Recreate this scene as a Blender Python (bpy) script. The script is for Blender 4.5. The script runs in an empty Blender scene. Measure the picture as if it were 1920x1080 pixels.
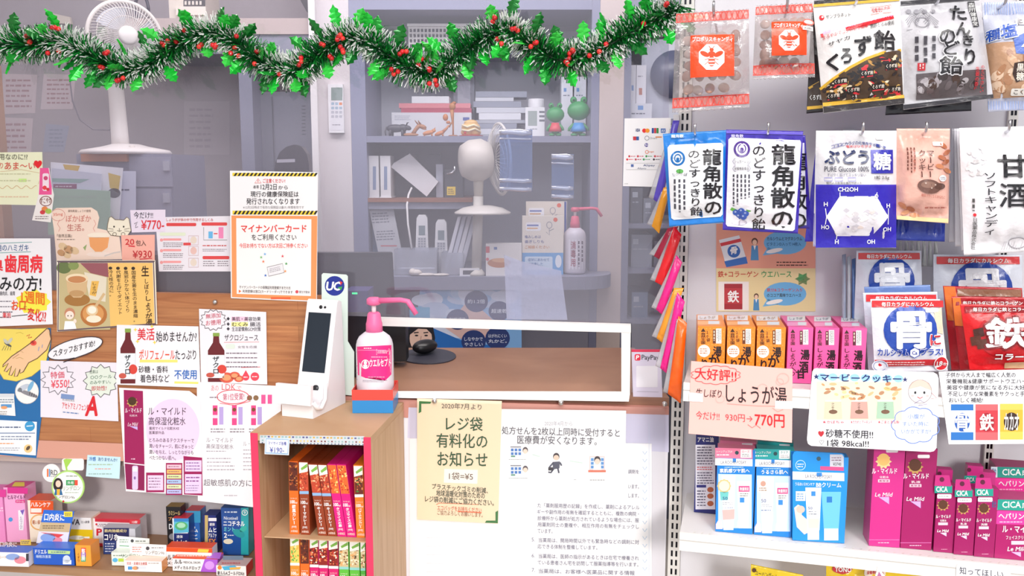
import bpy, bmesh, math, random
from mathutils import Vector, Matrix, noise
random.seed(7)
C = bpy.context.scene
COL = C.collection
# ------------------------------------------------------------------ camera
F = 1660.0                       # focal length in pixels of the 1920 px wide frame
PITCH = math.radians(7.5)
EYE = Vector((0, 0, 1.5))
cam = bpy.data.cameras.new('camera'); cam.sensor_width = 36; cam.lens = F / 1920 * 36; cam.clip_start = .02
camo = bpy.data.objects.new('camera', cam); COL.objects.link(camo)
camo.location = EYE; camo.rotation_euler = (math.radians(90) - PITCH, 0, 0)
C.camera = camo
RC = Matrix.Rotation(math.radians(90) - PITCH, 3, 'X')
# ------------------------------------------------------------------ light
wd = bpy.data.worlds.new('daylight'); C.world = wd; wd.use_nodes = True
wb = wd.node_tree.nodes['Background']; wb.inputs[0].default_value = (.93, .96, 1, 1); wb.inputs[1].default_value = .95
C.view_settings.view_transform = 'Standard'; C.view_settings.look = 'None'
C.view_settings.exposure = .12; C.view_settings.gamma = 1; C.view_settings.use_curve_mapping = False
def area(name, loc, size, power, col=(1, 1, 1), rot=(0, 0, 0)):
    l = bpy.data.lights.new(name, 'AREA'); l.shape = 'RECTANGLE'; l.size, l.size_y = size; l.energy = power; l.color = col
    o = bpy.data.objects.new(name, l); COL.objects.link(o); o.location = loc; o.rotation_euler = rot
    return o
area('shop_ceiling_light', (.1, .55, 2.66), (2.2, .5), 32, (1, .98, .96))
area('shop_front_light', (.5, -.1, 2.62), (2.2, .7), 30, (1, .98, .95), (math.radians(48), 0, 0))
area('back_room_light', (-.5, 2.6, 2.6), (2.6, .5), 32, (1, .94, .91), (math.radians(20), 0, 0))
sun = bpy.data.lights.new('sun', 'SUN'); sun.energy = 1.5; sun.angle = .16; sun.color = (1, .97, .92)
so = bpy.data.objects.new('sun', sun); COL.objects.link(so); so.rotation_euler = (math.radians(69), 0, math.radians(10))
# ------------------------------------------------------------------ materials
def lin(h):
    h = h.lstrip('#')
    if len(h) == 3: h = ''.join(c * 2 for c in h)
    v = [int(h[i:i + 2], 16) / 255 for i in (0, 2, 4)]
    return tuple(c / 12.92 if c <= .04045 else ((c + .055) / 1.055) ** 2.4 for c in v) + (1,)
MC = {}
KIND = {'paper': (.62, 0, 0), 'gloss': (.34, 0, .06), 'film': (.25, 0, .25), 'plastic': (.42, 0, .05), 'metal': (.25, 1, 0),
        'wall': (.8, 0, 0), 'foil': (.22, .75, .2), 'leaf': (.2, .3, .3), 'ink': (.5, 0, 0)}
def M(h, kind='paper'):
    key = (h, kind)
    if key in MC: return MC[key]
    m = bpy.data.materials.new(kind + '_' + h); m.use_nodes = True; nt = m.node_tree; b = nt.nodes['Principled BSDF']
    r, me, co = KIND[kind]
    b.inputs['Base Color'].default_value = lin(h); b.inputs['Roughness'].default_value = r; b.inputs['Metallic'].default_value = me
    b.inputs['Coat Weight'].default_value = co; b.inputs['Coat Roughness'].default_value = .12
    if kind in ('film', 'wall', 'paper', 'plastic'):
        n = nt.nodes.new('ShaderNodeTexNoise'); bp = nt.nodes.new('ShaderNodeBump'); tc = nt.nodes.new('ShaderNodeTexCoord')
        nt.links.new(tc.outputs['Object'], n.inputs['Vector'])
        sc, st, di = {'film': (42, .55, .006), 'wall': (260, .15, .001), 'paper': (26, .04, .002), 'plastic': (300, .04, .001)}[kind]
        n.inputs['Scale'].default_value = sc; n.inputs['Detail'].default_value = 3
        bp.inputs['Strength'].default_value = st; bp.inputs['Distance'].default_value = di
        nt.links.new(n.outputs['Fac'], bp.inputs['Height']); nt.links.new(bp.outputs['Normal'], b.inputs['Normal'])
    MC[key] = m
    return m
def clear(name, tint, haze, hz_col='e8ecff', rough=.05, gl=.10, bump=0):
    """a see-through sheet: transparent, a little milky, glossy"""
    if name in MC: return MC[name]
    m = bpy.data.materials.new(name); m.use_nodes = True; nt = m.node_tree; nt.nodes.clear()
    o = nt.nodes.new('ShaderNodeOutputMaterial'); t = nt.nodes.new('ShaderNodeBsdfTransparent'); d = nt.nodes.new('ShaderNodeBsdfDiffuse')
    g = nt.nodes.new('ShaderNodeBsdfGlossy'); a = nt.nodes.new('ShaderNodeMixShader'); b = nt.nodes.new('ShaderNodeMixShader')
    t.inputs[0].default_value = lin(tint); d.inputs[0].default_value = lin(hz_col); g.inputs['Roughness'].default_value = rough
    a.inputs[0].default_value = haze; nt.links.new(t.outputs[0], a.inputs[1]); nt.links.new(d.outputs[0], a.inputs[2])
    lw = nt.nodes.new('ShaderNodeLayerWeight'); lw.inputs[0].default_value = .35
    mu = nt.nodes.new('ShaderNodeMath'); mu.operation = 'MULTIPLY_ADD'; mu.inputs[1].default_value = .5; mu.inputs[2].default_value = gl
    nt.links.new(lw.outputs['Fresnel'], mu.inputs[0]); nt.links.new(mu.outputs[0], b.inputs[0])
    nt.links.new(a.outputs[0], b.inputs[1]); nt.links.new(g.outputs[0], b.inputs[2]); nt.links.new(b.outputs[0], o.inputs[0])
    if bump:
        n = nt.nodes.new('ShaderNodeTexNoise'); bp = nt.nodes.new('ShaderNodeBump'); tc = nt.nodes.new('ShaderNodeTexCoord')
        nt.links.new(tc.outputs['Object'], n.inputs['Vector']); n.inputs['Scale'].default_value = 34; n.inputs['Detail'].default_value = 4
        bp.inputs['Strength'].default_value = bump; bp.inputs['Distance'].default_value = .01
        nt.links.new(n.outputs['Fac'], bp.inputs['Height'])
        for s in (d, g): nt.links.new(bp.outputs['Normal'], s.inputs['Normal'])
    MC[name] = m
    return m
def wood(name, c1, c2, blocks=False, scale=1.0, rough=.42):
    if name in MC: return MC[name]
    m = bpy.data.materials.new(name); m.use_nodes = True; nt = m.node_tree; b = nt.nodes['Principled BSDF']; L = nt.links.new
    tc = nt.nodes.new('ShaderNodeTexCoord'); mp = nt.nodes.new('ShaderNodeMapping'); L(tc.outputs['Object'], mp.inputs[0])
    mp.inputs['Scale'].default_value = (2.2 * scale, 2.2 * scale, 46 * scale) if not name.endswith('upright') else (40, 40, 2.5)
    n = nt.nodes.new('ShaderNodeTexNoise'); L(mp.outputs[0], n.inputs['Vector']); n.inputs['Scale'].default_value = 1.6; n.inputs['Detail'].default_value = 5
    n.inputs['Distortion'].default_value = .6
    r = nt.nodes.new('ShaderNodeValToRGB'); L(n.outputs['Fac'], r.inputs[0])
    r.color_ramp.elements[0].color = lin(c1); r.color_ramp.elements[0].position = .32
    r.color_ramp.elements[1].color = lin(c2); r.color_ramp.elements[1].position = .72
    out = r.outputs[0]
    if blocks:       # finger-jointed laminated board: rows of staves, each of its own tone
        sx = nt.nodes.new('ShaderNodeSeparateXYZ'); cx = nt.nodes.new('ShaderNodeCombineXYZ'); L(tc.outputs['Object'], sx.inputs[0])
        L(sx.outputs['X'], cx.inputs[0]); L(sx.outputs['Z'], cx.inputs[1])
        k = nt.nodes.new('ShaderNodeTexBrick'); L(cx.outputs[0], k.inputs['Vector'])
        k.inputs['Color1'].default_value = (.86, .84, .82, 1); k.inputs['Color2'].default_value = (1.08, 1.02, .98, 1); k.inputs['Mortar'].default_value = (.72, .62, .55, 1)
        k.inputs['Scale'].default_value = 1; k.inputs['Brick Width'].default_value = .36; k.inputs['Row Height'].default_value = .038
        k.inputs['Mortar Size'].default_value = .0006; k.inputs['Bias'].default_value = -.1
        mx = nt.nodes.new('ShaderNodeMix'); mx.data_type = 'RGBA'; mx.blend_type = 'MULTIPLY'; mx.inputs[0].default_value = 1
        L(out, mx.inputs[6]); L(k.outputs['Color'], mx.inputs[7]); out = mx.outputs[2]
    L(out, b.inputs['Base Color']); b.inputs['Roughness'].default_value = rough
    MC[name] = m
    return m
# ------------------------------------------------------------------ planes and pixels
def ray(px, py): return RC @ Vector(((px - 960) / F, -(py - 540) / F, -1))
def proj(p):
    v = RC.transposed() @ (Vector(p) - EYE); return 960 - F * v.x / v.z, 540 + F * v.y / v.z
class Pl:
    def __init__(s, o, n):
        s.o = Vector(o); s.n = Vector(n).normalized(); s.u = Vector((0, 0, 1)).cross(s.n)
        s.u = s.u.normalized() if s.u.length > 1e-6 else Vector((1, 0, 0))
    def off(s, d): return Pl(s.o + s.n * d, s.n)
    def hit(s, px, py):
        r = ray(px, py); return EYE + r * ((s.o - EYE).dot(s.n) / r.dot(s.n))
    def S(s, px, py, l=0): return s.hit(px, py) + s.n * l
def footy(pl, x, z):            # the pixel row where column x of a vertical plane is at height z
    y = 700
    for _ in range(12): y += (pl.hit(x, y).z - z) * 800
    return y
def yaw(o, deg):
    t = math.radians(deg); return Pl(o, (-math.sin(t), -math.cos(t), 0))
def level(z): return Pl((0, 0, z), (0, 0, 1))
PC = yaw((0, 2.0, 0), 7)                       # the counter front and its clear screen
PG = yaw(PC.hit(1285, 500), 14.5)              # the gondola's back panel
def PB(Y): return Pl((0, Y, 0), (0, -1, 0))    # planes across the back room
# ------------------------------------------------------------------ lettering
TX = {}
def unit(V):
    x0 = min(v[0] for v in V); x1 = max(v[0] for v in V); y0 = min(v[1] for v in V); y1 = max(v[1] for v in V)
    return [((x - x0) / max(x1 - x0, 1e-6), (y1 - y) / max(y1 - y0, 1e-6), i) for x, y, i in V]
def glyphs(s, b=0.0, norm=True):
    if b > 0:                    # heavier strokes: the outline laid over itself, shifted all round
        k = (s, b, norm)
        if k not in TX:
            V0, F0 = glyphs(s, 0, False); d = b * .62; V = []; Fs = []
            for i, (ox, oy) in enumerate(((0, 0), (d, 0), (-d, 0), (0, d), (0, -d)) if b < .03 else ((0, 0), (d, 0), (-d, 0), (0, d), (0, -d), (d * .7, d * .7), (-d * .7, d * .7), (d * .7, -d * .7), (-d * .7, -d * .7))):
                n = len(V); V += [(x + ox, y + oy, i * 3e-5) for x, y, _ in V0]; Fs += [tuple(j + n for j in f) for f in F0]     # each copy a hair above the last
            if norm and V: V = unit(V)
            TX[k] = (V, Fs)
        return TX[k]
    k = (s, 0, norm)
    if k in TX: return TX[k]
    c = bpy.data.curves.new('lettering', 'FONT'); c.body = s; c.resolution_u = 2; c.offset = 0
    o = bpy.data.objects.new('lettering', c); COL.objects.link(o)
    m = o.evaluated_get(bpy.context.evaluated_depsgraph_get()).to_mesh()
    V = [(v.co.x, v.co.y, 0) for v in m.vertices]; Fa = [tuple(p.vertices) for p in m.polygons]
    bpy.data.objects.remove(o); bpy.data.curves.remove(c)
    if norm and V: V = unit(V)
    TX[k] = (V, Fa)
    return TX[k]
LAY = .00022
class Art:
    """collects faces of ONE mesh; 2-D shapes are given in photo pixels and land on the surface S"""
    def __init__(s, S, grid=0, kind='paper'):
        s.S = S; s.V = []; s.F = []; s.m = []; s.mats = []; s.grid = grid; s.kind = kind; s.sm = []; s.ik = None
    def mi(s, c, kind=None):
        m = c if isinstance(c, bpy.types.Material) else M(c, kind or s.ik or s.kind)
        if m not in s.mats: s.mats.append(m)
        return s.mats.index(m)
    def face(s, pts, c, smooth=False, kind=None):
        i = len(s.V); s.V += [Vector(p) for p in pts]; s.F.append(tuple(range(i, i + len(pts)))); s.m.append(s.mi(c, kind)); s.sm.append(smooth)
    def mesh(s, V, Fs, c, smooth=False, kind=None):
        i = len(s.V); s.V += [Vector(p) for p in V]; k = s.mi(c, kind)
        for f in Fs: s.F.append(tuple(j + i for j in f)); s.m.append(k); s.sm.append(smooth)
    def fill(s, P, c, lv):
        if s.grid:
            bm = bmesh.new(); bm.faces.new([bm.verts.new((x, y, 0)) for x, y in P]); bmesh.ops.triangulate(bm, faces=bm.faces[:])
            for ax in (0, 1):
                a = min(p[ax] for p in P); b = max(p[ax] for p in P); g = s.grid
                for k in range(int(a // g) + 1, int(b // g) + 1):
                    co = [0, 0, 0]; no = [0, 0, 0]; co[ax] = k * g; no[ax] = 1
                    bmesh.ops.bisect_plane(bm, geom=bm.verts[:] + bm.edges[:] + bm.faces[:], plane_co=co, plane_no=no)
            bm.verts.index_update()
            s.mesh([s.S(v.co.x, v.co.y, lv * LAY) for v in bm.verts], [[v.index for v in f.verts] for f in bm.faces], c, True)
            bm.free()
        else:
            s.mesh([s.S(x, y, lv * LAY) for x, y in P], [tuple(range(len(P)))], c)
    def s_(s, P, c, lv=1): s.fill(P, c, lv)
    def r(s, x0, y0, x1, y1, c, lv=1, sl=0, sk=0):
        s.fill([(x, y) for x, y in ((x0, y0), (x1, y0 + sl * (x1 - x0)), (x1 + sk * (y1 - y0), y1 + sl * (x1 - x0)), (x0 + sk * (y1 - y0), y1))], c, lv)
    def rr(s, x0, y0, x1, y1, rad, c, lv=1, sl=0):
        P = []
        for cx, cy, a0 in ((x1 - rad, y0 + rad, -90), (x1 - rad, y1 - rad, 0), (x0 + rad, y1 - rad, 90), (x0 + rad, y0 + rad, 180)):
            for k in range(5):
                a = math.radians(a0 + k * 22.5); x = cx + rad * math.cos(a); P.append((x, cy + rad * math.sin(a) + sl * (x - x0)))
        s.fill(P, c, lv)
    def e(s, cx, cy, rx, ry, c, lv=1, n=24, rot=0):
        cr, sr = math.cos(rot), math.sin(rot)
        s.fill([(cx + rx * math.cos(t) * cr - ry * math.sin(t) * sr, cy + rx * math.cos(t) * sr + ry * math.sin(t) * cr) for t in [2 * math.pi * k / n for k in range(n)]], c, lv)
    def l(s, P, w, c, lv=2, closed=False):
        n = len(P); L = []; R = []
        for i, (x, y) in enumerate(P):
            a = P[i - 1] if (i > 0 or closed) else P[i]; b = P[(i + 1) % n] if (i < n - 1 or closed) else P[i]
            dx, dy = b[0] - a[0], b[1] - a[1]; d = math.hypot(dx, dy) or 1
            L.append((x - dy / d * w / 2, y + dx / d * w / 2)); R.append((x + dy / d * w / 2, y - dx / d * w / 2))
        V = [s.S(x, y, lv * LAY) for x, y in L + R]; k = n if closed else n - 1
        s.mesh(V, [(i, (i + 1) % n, n + (i + 1) % n, n + i) for i in range(k)], c)
    def ring(s, cx, cy, rx, ry, w, c, lv=2, n=24):
        s.l([(cx + rx * math.cos(2 * math.pi * k / n), cy + ry * math.sin(2 * math.pi * k / n)) for k in range(n)], w, c, lv, True)
    def burst(s, cx, cy, rx, ry, n, c, line=None, dep=.8, lv=1, w=1.5):
        P = []
        for k in range(2 * n):
            t = math.pi * k / n; f = 1 if k % 2 == 0 else dep
            P.append((cx + rx * f * math.cos(t), cy + ry * f * math.sin(t)))
        if c: s.fill(P, c, lv)
        if line: s.l(P, w, line, lv + 1, True)
    def cloud(s, cx, cy, rx, ry, n, line, w=1.5, lv=2):
        P = []
        for k in range(n * 6):
            t = 2 * math.pi * k / (n * 6); f = 1 + .12 * abs(math.sin(t * n / 2)); P.append((cx + rx * f * math.cos(t), cy + ry * f * math.sin(t)))
        s.l(P, w, line, lv, True)
    def t(s, txt, x0, y0, x1, y1, c, b=.012, sl=0, sk=0, lv=3, out=None):
        V, Fs = glyphs(txt, b); w, h = x1 - x0, y1 - y0
        if out:
            V2, F2 = glyphs(txt, b + .035); e = h * .06
            s.mesh([s.S(x0 - e + x * (w + 2 * e) + sk * y * h, y0 - e + y * (h + 2 * e) + sl * x * w, (lv - .5) * LAY + i) for x, y, i in V2], F2, out)
        s.mesh([s.S(x0 + x * w + sk * y * h, y0 + y * h + sl * x * w, lv * LAY + i) for x, y, i in V], Fs, c)
    def v(s, txt, x0, y0, x1, y1, c, b=.012, sk=0, lv=3):
        n = len(txt); ch = (y1 - y0) / n; w = x1 - x0
        for i, g in enumerate(txt):
            ty = y0 + i * ch
            if g == ' ': continue
            if g == 'ー':
                xm = x0 + w * .5 + sk * (ty + ch / 2 - y0); s.l([(xm - w * .05, ty + ch * .1), (xm, ty + ch * .5), (xm, ty + ch * .92)], w * .12 + b * w, c, lv); continue
            V, Fs = glyphs(g, b, False)
            s.mesh([s.S(x0 + x * w + sk * (ty - y0), ty + (.88 - y) * ch, lv * LAY + i) for x, y, i in V], Fs, c)
    def f(s, x0, y0, x1, y1, rows, c, fillr=.85, sl=0, w=None, lv=2):
        """small print too fine to read: broken strokes"""
        h = (y1 - y0) / rows; w = w or h * .45
        for k in range(rows):
            y = y0 + (k + .5) * h; x = x0; end = x0 + (x1 - x0) * (fillr + random.random() * (1 - fillr))
            while x < end:
                d = min(random.uniform(1.2, 3.2) * w, end - x)
                if d > .5: s.l([(x, y + sl * (x - x0)), (x + d, y + sl * (x + d - x0))], w * random.uniform(.7, 1), c, lv)
                x += d + w * random.uniform(.35, .7)
    def build(s, name, parent=None, origin=None):
        o = None
        if origin is None:
            lo = [min(v[i] for v in s.V) for i in range(3)]; hi = [max(v[i] for v in s.V) for i in range(3)]
            origin = Vector(((lo[0] + hi[0]) / 2, (lo[1] + hi[1]) / 2, lo[2]))
        pw = parent.matrix_basis.translation if parent else Vector()
        if parent and parent.parent: pw = pw + parent.parent.matrix_basis.translation
        me = bpy.data.meshes.new(name); me.from_pydata([tuple(v - origin) for v in s.V], [], s.F)
        for m in s.mats: me.materials.append(m)
        me.polygons.foreach_set('material_index', s.m); me.polygons.foreach_set('use_smooth', s.sm); me.update()
        o = bpy.data.objects.new(name, me); COL.objects.link(o); o.location = origin - pw
        if parent: o.parent = parent
        return o
def tag(o, label=None, cat=None, group=None, kind=None):
    for k, v in (('label', label), ('category', cat), ('group', group), ('kind', kind)):
        if v: o[k] = v
    return o
def thing(name, label, cat, loc, group=None):
    o = bpy.data.objects.new(name, None); COL.objects.link(o); o.location = loc; o.empty_display_size = .05
    return tag(o, label, cat, group)
# ------------------------------------------------------------------ solid helpers (world coordinates into an Art)
def hexa(a, P, c, kind=None):           # P: 8 corners, front 0-3 (bl br tr tl), back 4-7
    a.mesh(P, [(0, 1, 2, 3), (5, 4, 7, 6), (4, 0, 3, 7), (1, 5, 6, 2), (3, 2, 6, 7), (4, 5, 1, 0)], c, False, kind)
def slab(a, pl, x0, y0, x1, y1, d0, d1, c, kind=None):
    """box whose front face (at offset d0 of plane pl) fills the pixel rectangle, back at offset d1"""
    p = pl.off(d0); A = p.hit(x0, y1); B = p.hit(x1, y1); T = p.hit((x0 + x1) / 2, y0); zb = (A.z + B.z) / 2; A.z = B.z = zb
    U = Vector((0, 0, T.z - zb)); k = pl.n * (d1 - d0)
    hexa(a, [A, B, B + U, A + U, A + k, B + k, B + U + k, A + U + k], c, kind)
def bx(a, x0, x1, y0, y1, z0, z1, c, kind=None):
    hexa(a, [Vector(p) for p in ((x0, y0, z0), (x1, y0, z0), (x1, y0, z1), (x0, y0, z1), (x0, y1, z0), (x1, y1, z0), (x1, y1, z1), (x0, y1, z1))], c, kind)
def tube(a, P, r, c, n=8, kind=None, caps=True):
    P = [Vector(p) for p in P]; V = []; R = r if isinstance(r, (list, tuple)) else [r] * len(P); up = None
    for i, p in enumerate(P):
        d = (P[min(i + 1, len(P) - 1)] - P[max(i - 1, 0)]).normalized()
        if up is None: up = Vector((0, 0, 1)) if abs(d.z) < .9 else Vector((1, 0, 0))
        x = d.cross(up).normalized(); y = x.cross(d).normalized(); up = y
        V += [p + (x * math.cos(2 * math.pi * k / n) + y * math.sin(2 * math.pi * k / n)) * R[i] for k in range(n)]
    Fs = [(i * n + k, i * n + (k + 1) % n, (i + 1) * n + (k + 1) % n, (i + 1) * n + k) for i in range(len(P) - 1) for k in range(n)]
    if caps: Fs += [tuple(range(n))[::-1], tuple((len(P) - 1) * n + k for k in range(n))]
    a.mesh(V, Fs, c, True, kind)
def lathe(a, o, prof, c, n=28, kind=None, sx=1, sy=1, ax=Vector((0, 0, 1)), cap=True):
    """prof: (radius, height) along axis ax from o"""
    ax = Vector(ax).normalized(); q = ax.to_track_quat('Z', 'Y').to_matrix() if ax.z < .999 else Matrix.Identity(3); V = []
    for r, h in prof:
        V += [Vector(o) + q @ Vector((r * sx * math.cos(2 * math.pi * k / n), r * sy * math.sin(2 * math.pi * k / n), h)) for k in range(n)]
    Fs = [(i * n + k, i * n + (k + 1) % n, (i + 1) * n + (k + 1) % n, (i + 1) * n + k) for i in range(len(prof) - 1) for k in range(n)]
    if cap: Fs += [tuple(range(n))[::-1], tuple((len(prof) - 1) * n + k for k in range(n))]
    a.mesh(V, Fs, c, True, kind)
def blob(a, o, r, c, n=16, kind=None, rot=None):
    V = []; Fs = []; m = n // 2; rot = rot or Matrix.Identity(3)
    for i in range(m + 1):
        t = math.pi * i / m
        for k in range(n):
            f = 2 * math.pi * k / n; V.append(Vector(o) + rot @ Vector((r[0] * math.sin(t) * math.cos(f), r[1] * math.sin(t) * math.sin(f), r[2] * math.cos(t))))
    Fs = [(i * n + k, (i + 1) * n + k, (i + 1) * n + (k + 1) % n, i * n + (k + 1) % n) for i in range(m) for k in range(n)]
    a.mesh(V, Fs, c, True, kind)
def A0(kind='plastic'): return Art(lambda x, y, l=0: Vector(), 0, kind)
def struct(name, a, parent=None):
    o = a.build(name, parent)
    if not parent: o['kind'] = 'structure'
    return o
def solid(name, label, cat, a, group=None): return tag(a.build(name), label, cat, group)
# ------------------------------------------------------------------ sheets of paper or card
def sheet(name, label, cat, pl, d, P, c, art=None, t=.0006, kind='paper', group=None, parent=None, ik=None):
    """P: outline in pixels; a flat card with real thickness whose back lies at offset d"""
    p = pl.off(d + t); a = Art(p.S, 0, kind); n = len(P); k = -pl.n * t
    Fr = [p.hit(x, y) for x, y in P]
    a.mesh(Fr + [v + k for v in Fr], [tuple(range(n))[::-1], tuple(range(n, 2 * n))] + [(i, (i + 1) % n, n + (i + 1) % n, n + i) for i in range(n)], c)
    a.ik = ik
    if art: art(a)
    o = a.build(name, parent)
    if not parent: tag(o, label, cat, group)
    elif label: o['label'] = label
    return o
def Q(x0, y0, x1, y1, sl=0, sk=0): return [(x0, y0), (x1, y0 + sl * (x1 - x0)), (x1 + sk * (y1 - y0), y1 + sl * (x1 - x0)), (x0 + sk * (y1 - y0), y1)]
def RQ(x0, y0, x1, y1, rad, n=4):
    P = []
    for cx, cy, a0 in ((x1 - rad, y0 + rad, -90), (x1 - rad, y1 - rad, 0), (x0 + rad, y1 - rad, 90), (x0 + rad, y0 + rad, 180)):
        P += [(cx + rad * math.cos(math.radians(a0 + k * 90 / n)), cy + rad * math.sin(math.radians(a0 + k * 90 / n))) for k in range(n + 1)]
    return P
def EL(cx, cy, rx, ry, n=28): return [(cx + rx * math.cos(2 * math.pi * k / n), cy + ry * math.sin(2 * math.pi * k / n)) for k in range(n)]
# ------------------------------------------------------------------ cartons
class Carton:
    """front face on vertical plane through two pixel points at the foot; .front .top .side_l .side_r are planes to print on"""
    def __init__(s, base, bl, br, yt, depth, col, kind='gloss', top=None, sides=None, face=None):
        if isinstance(base, (int, float)): g = level(base)
        else: g = base
        A = g.hit(*bl); B = g.hit(*br) if face is None else Pl(A, face).hit(*br); B.z = A.z
        u = (B - A).normalized(); n = Vector((0, 0, 1)).cross(u); n = u.cross(Vector((0, 0, 1)))
        s.front = Pl(A, n); T = s.front.hit(bl[0], yt); U = Vector((0, 0, T.z - A.z)); k = -n * depth
        s.P = [A, B, B + U, A + U, A + k, B + k, B + U + k, A + U + k]; s.n = n; s.u = u
        s.top = Pl(A + U, (0, 0, 1)); s.side_r = Pl(B, u); s.side_l = Pl(A, -u)
        s.a = Art(s.front.S, 0, kind)
        s.a.mesh(s.P, [(0, 1, 2, 3), (5, 4, 7, 6), (4, 5, 1, 0)], col)
        s.a.mesh(s.P, [(4, 0, 3, 7), (1, 5, 6, 2)], sides or col); s.a.mesh(s.P, [(3, 2, 6, 7)], top or col)
    def on(s, pl): s.a.S = pl.S; return s.a
def carton(name, label, cat, base, bl, br, yt, depth, col, art=None, group=None, top_art=None, side_art=None, origin=None, **k):
    c = Carton(base, bl, br, yt, depth, col, **k)
    if art: art(c.a)
    if top_art: top_art(c.on(c.top))
    if side_art: side_art(c.on(c.side_r))
    return tag(c.a.build(name), label, cat, group)
# ------------------------------------------------------------------ pouches
class Pouch:
    """pillow bag: quad of pixel corners (tl tr br bl) on a plane, swollen in the middle"""
    def __init__(s, pl, quad, bulge, col, kind='film', seal=(.1, .08), wr=.0075, seed=0, nx=34, ny=46, jag=0, back=.45, grid=11):
        s.pl = pl; s.q = [Vector(p) for p in quad]; s.b = bulge; s.seal = seal; s.wr = wr; s.seed = seed
        s.a = Art(s.S, grid, kind); V = []; W = []
        for j in range(ny + 1):
            for i in range(nx + 1):
                u, v = .5 - .5 * math.cos(math.pi * i / nx), j / ny; x, y = s.px(u, v)
                if jag and j in (0, ny) and i % 2: y += jag if j == 0 else -jag
                V.append(s.S(x, y)); h = s.h(u, v); W.append(pl.hit(x, y) - pl.n * (abs(h) * back + .0008))
        n = nx + 1; N = len(V)
        Fs = [(j * n + i, (j + 1) * n + i, (j + 1) * n + i + 1, j * n + i + 1) for j in range(ny) for i in range(nx)]
        Fb = [tuple(N + q for q in f[::-1]) for f in Fs]
        rim = [i for i in range(n)] + [j * n + nx for j in range(1, ny + 1)] + [ny * n + i for i in range(nx - 1, -1, -1)] + [j * n for j in range(ny - 1, 0, -1)]
        Fr = [(rim[k], rim[(k + 1) % len(rim)], N + rim[(k + 1) % len(rim)], N + rim[k]) for k in range(len(rim))]
        s.a.mesh(V + W, Fs + Fb + Fr, col, True)
    def px(s, u, v):
        a, b, c, d = s.q; p = (a * (1 - u) + b * u) * (1 - v) + (d * (1 - u) + c * u) * v; return p.x, p.y
    def uv(s, x, y):
        u = v = .5; a, b, c, d = s.q
        for _ in range(4):
            p = (a * (1 - u) + b * u) * (1 - v) + (d * (1 - u) + c * u) * v
            du = (b - a) * (1 - v) + (c - d) * v; dv = (d - a) * (1 - u) + (c - b) * u; e = Vector((x, y)) - p
            D = du.x * dv.y - du.y * dv.x or 1
            u += (e.x * dv.y - e.y * dv.x) / D; v += (du.x * e.y - du.y * e.x) / D
        return u, v
    def h(s, u, v):
        u = min(max(u, 0), 1); v = min(max(v, 0), 1); t0, t1 = s.seal
        w = min(max((v - t0) / (1 - t0 - t1), 0), 1)
        pr = (1 - (1 - max(math.sin(math.pi * u), 0)) ** 2) * (1 - (1 - max(math.sin(math.pi * w), 0)) ** 2)
        edge = 1 - abs(2 * w - 1); e2 = math.exp(-((v - t0) / .10) ** 2) + math.exp(-((1 - t1 - v) / .10) ** 2)
        wr = noise.noise(Vector((u * 9 + s.seed, v * 2.2, s.seed))) * e2 * 1.5 + noise.noise(Vector((u * 4 + s.seed * 3, v * 5, 2))) * .7
        return s.b * pr + s.wr * wr * min(1, 6 * u, 6 * (1 - u)) * (0.35 + .65 * (0 < w < 1)) + .0012
    def S(s, x, y, l=0):
        u, v = s.uv(x, y); return s.pl.hit(x, y) + s.pl.n * (s.h(u, v) + (l * 3 + .0013 if l else 0))
def pouch(name, label, cat, pl, quad, bulge, col, art=None, group=None, **k):
    p = Pouch(pl, quad, bulge, col, **k)
    if art: art(p.a)
    return tag(p.a.build(name), label, cat, group)
K = '1c1a20'; W = 'fbfbfb'; RED = 'e8202a'; GR = '77737c'
# ================================================================== SETTING
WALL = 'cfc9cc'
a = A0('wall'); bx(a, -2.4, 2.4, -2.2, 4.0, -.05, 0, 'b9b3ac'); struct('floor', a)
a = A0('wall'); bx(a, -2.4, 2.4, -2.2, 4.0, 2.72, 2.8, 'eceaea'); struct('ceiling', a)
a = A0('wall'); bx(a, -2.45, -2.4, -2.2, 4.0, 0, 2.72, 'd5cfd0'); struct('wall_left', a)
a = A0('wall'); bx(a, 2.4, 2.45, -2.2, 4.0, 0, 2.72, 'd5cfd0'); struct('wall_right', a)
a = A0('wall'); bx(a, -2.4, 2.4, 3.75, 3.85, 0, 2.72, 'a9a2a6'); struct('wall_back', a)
BACKWALL = PB(3.75)
# partition between the back rooms: white pier, beige pier and the beam over the locker
def zat(pl, px, py): return pl.hit(px, py).z
def xat(pl, px, py=400): return pl.hit(px, py).x
P33 = PB(3.3)
a = A0('wall'); bx(a, xat(P33, 604), xat(P33, 662), 3.3, 3.75, 0, 2.72, 'd2cbcc'); struct('wall_pier', a)
a = A0('wall'); bx(a, xat(P33, 592), xat(P33, 604), 3.27, 3.75, 0, 2.72, 'e6e2e2'); struct('trim_1', a)
a = A0('wall'); bx(a, xat(P33, 1121), xat(P33, 1166), 3.3, 3.75, 0, 2.72, 'cbbcb6'); struct('wall_pier', a)
a = A0('wall'); zl = zat(P33, 420, 34); bx(a, xat(P33, 246), xat(P33, 592), 3.3, 3.749, zat(P33, 420, 64), zl, 'b9a9a4'); struct('trim_2', a)
a = A0('plastic'); bx(a, xat(P33, 280), xat(P33, 592), 3.31, 3.7, zat(P33, 420, 100), zat(P33, 420, 64) - .001, '858797'); struct('trim_3', a)
a = A0('plastic'); bx(a, xat(P33, 456), xat(P33, 480), 3.31, 3.7, 0, zat(P33, 420, 100) - .001, '7d7f90'); struct('trim_4', a)
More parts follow.
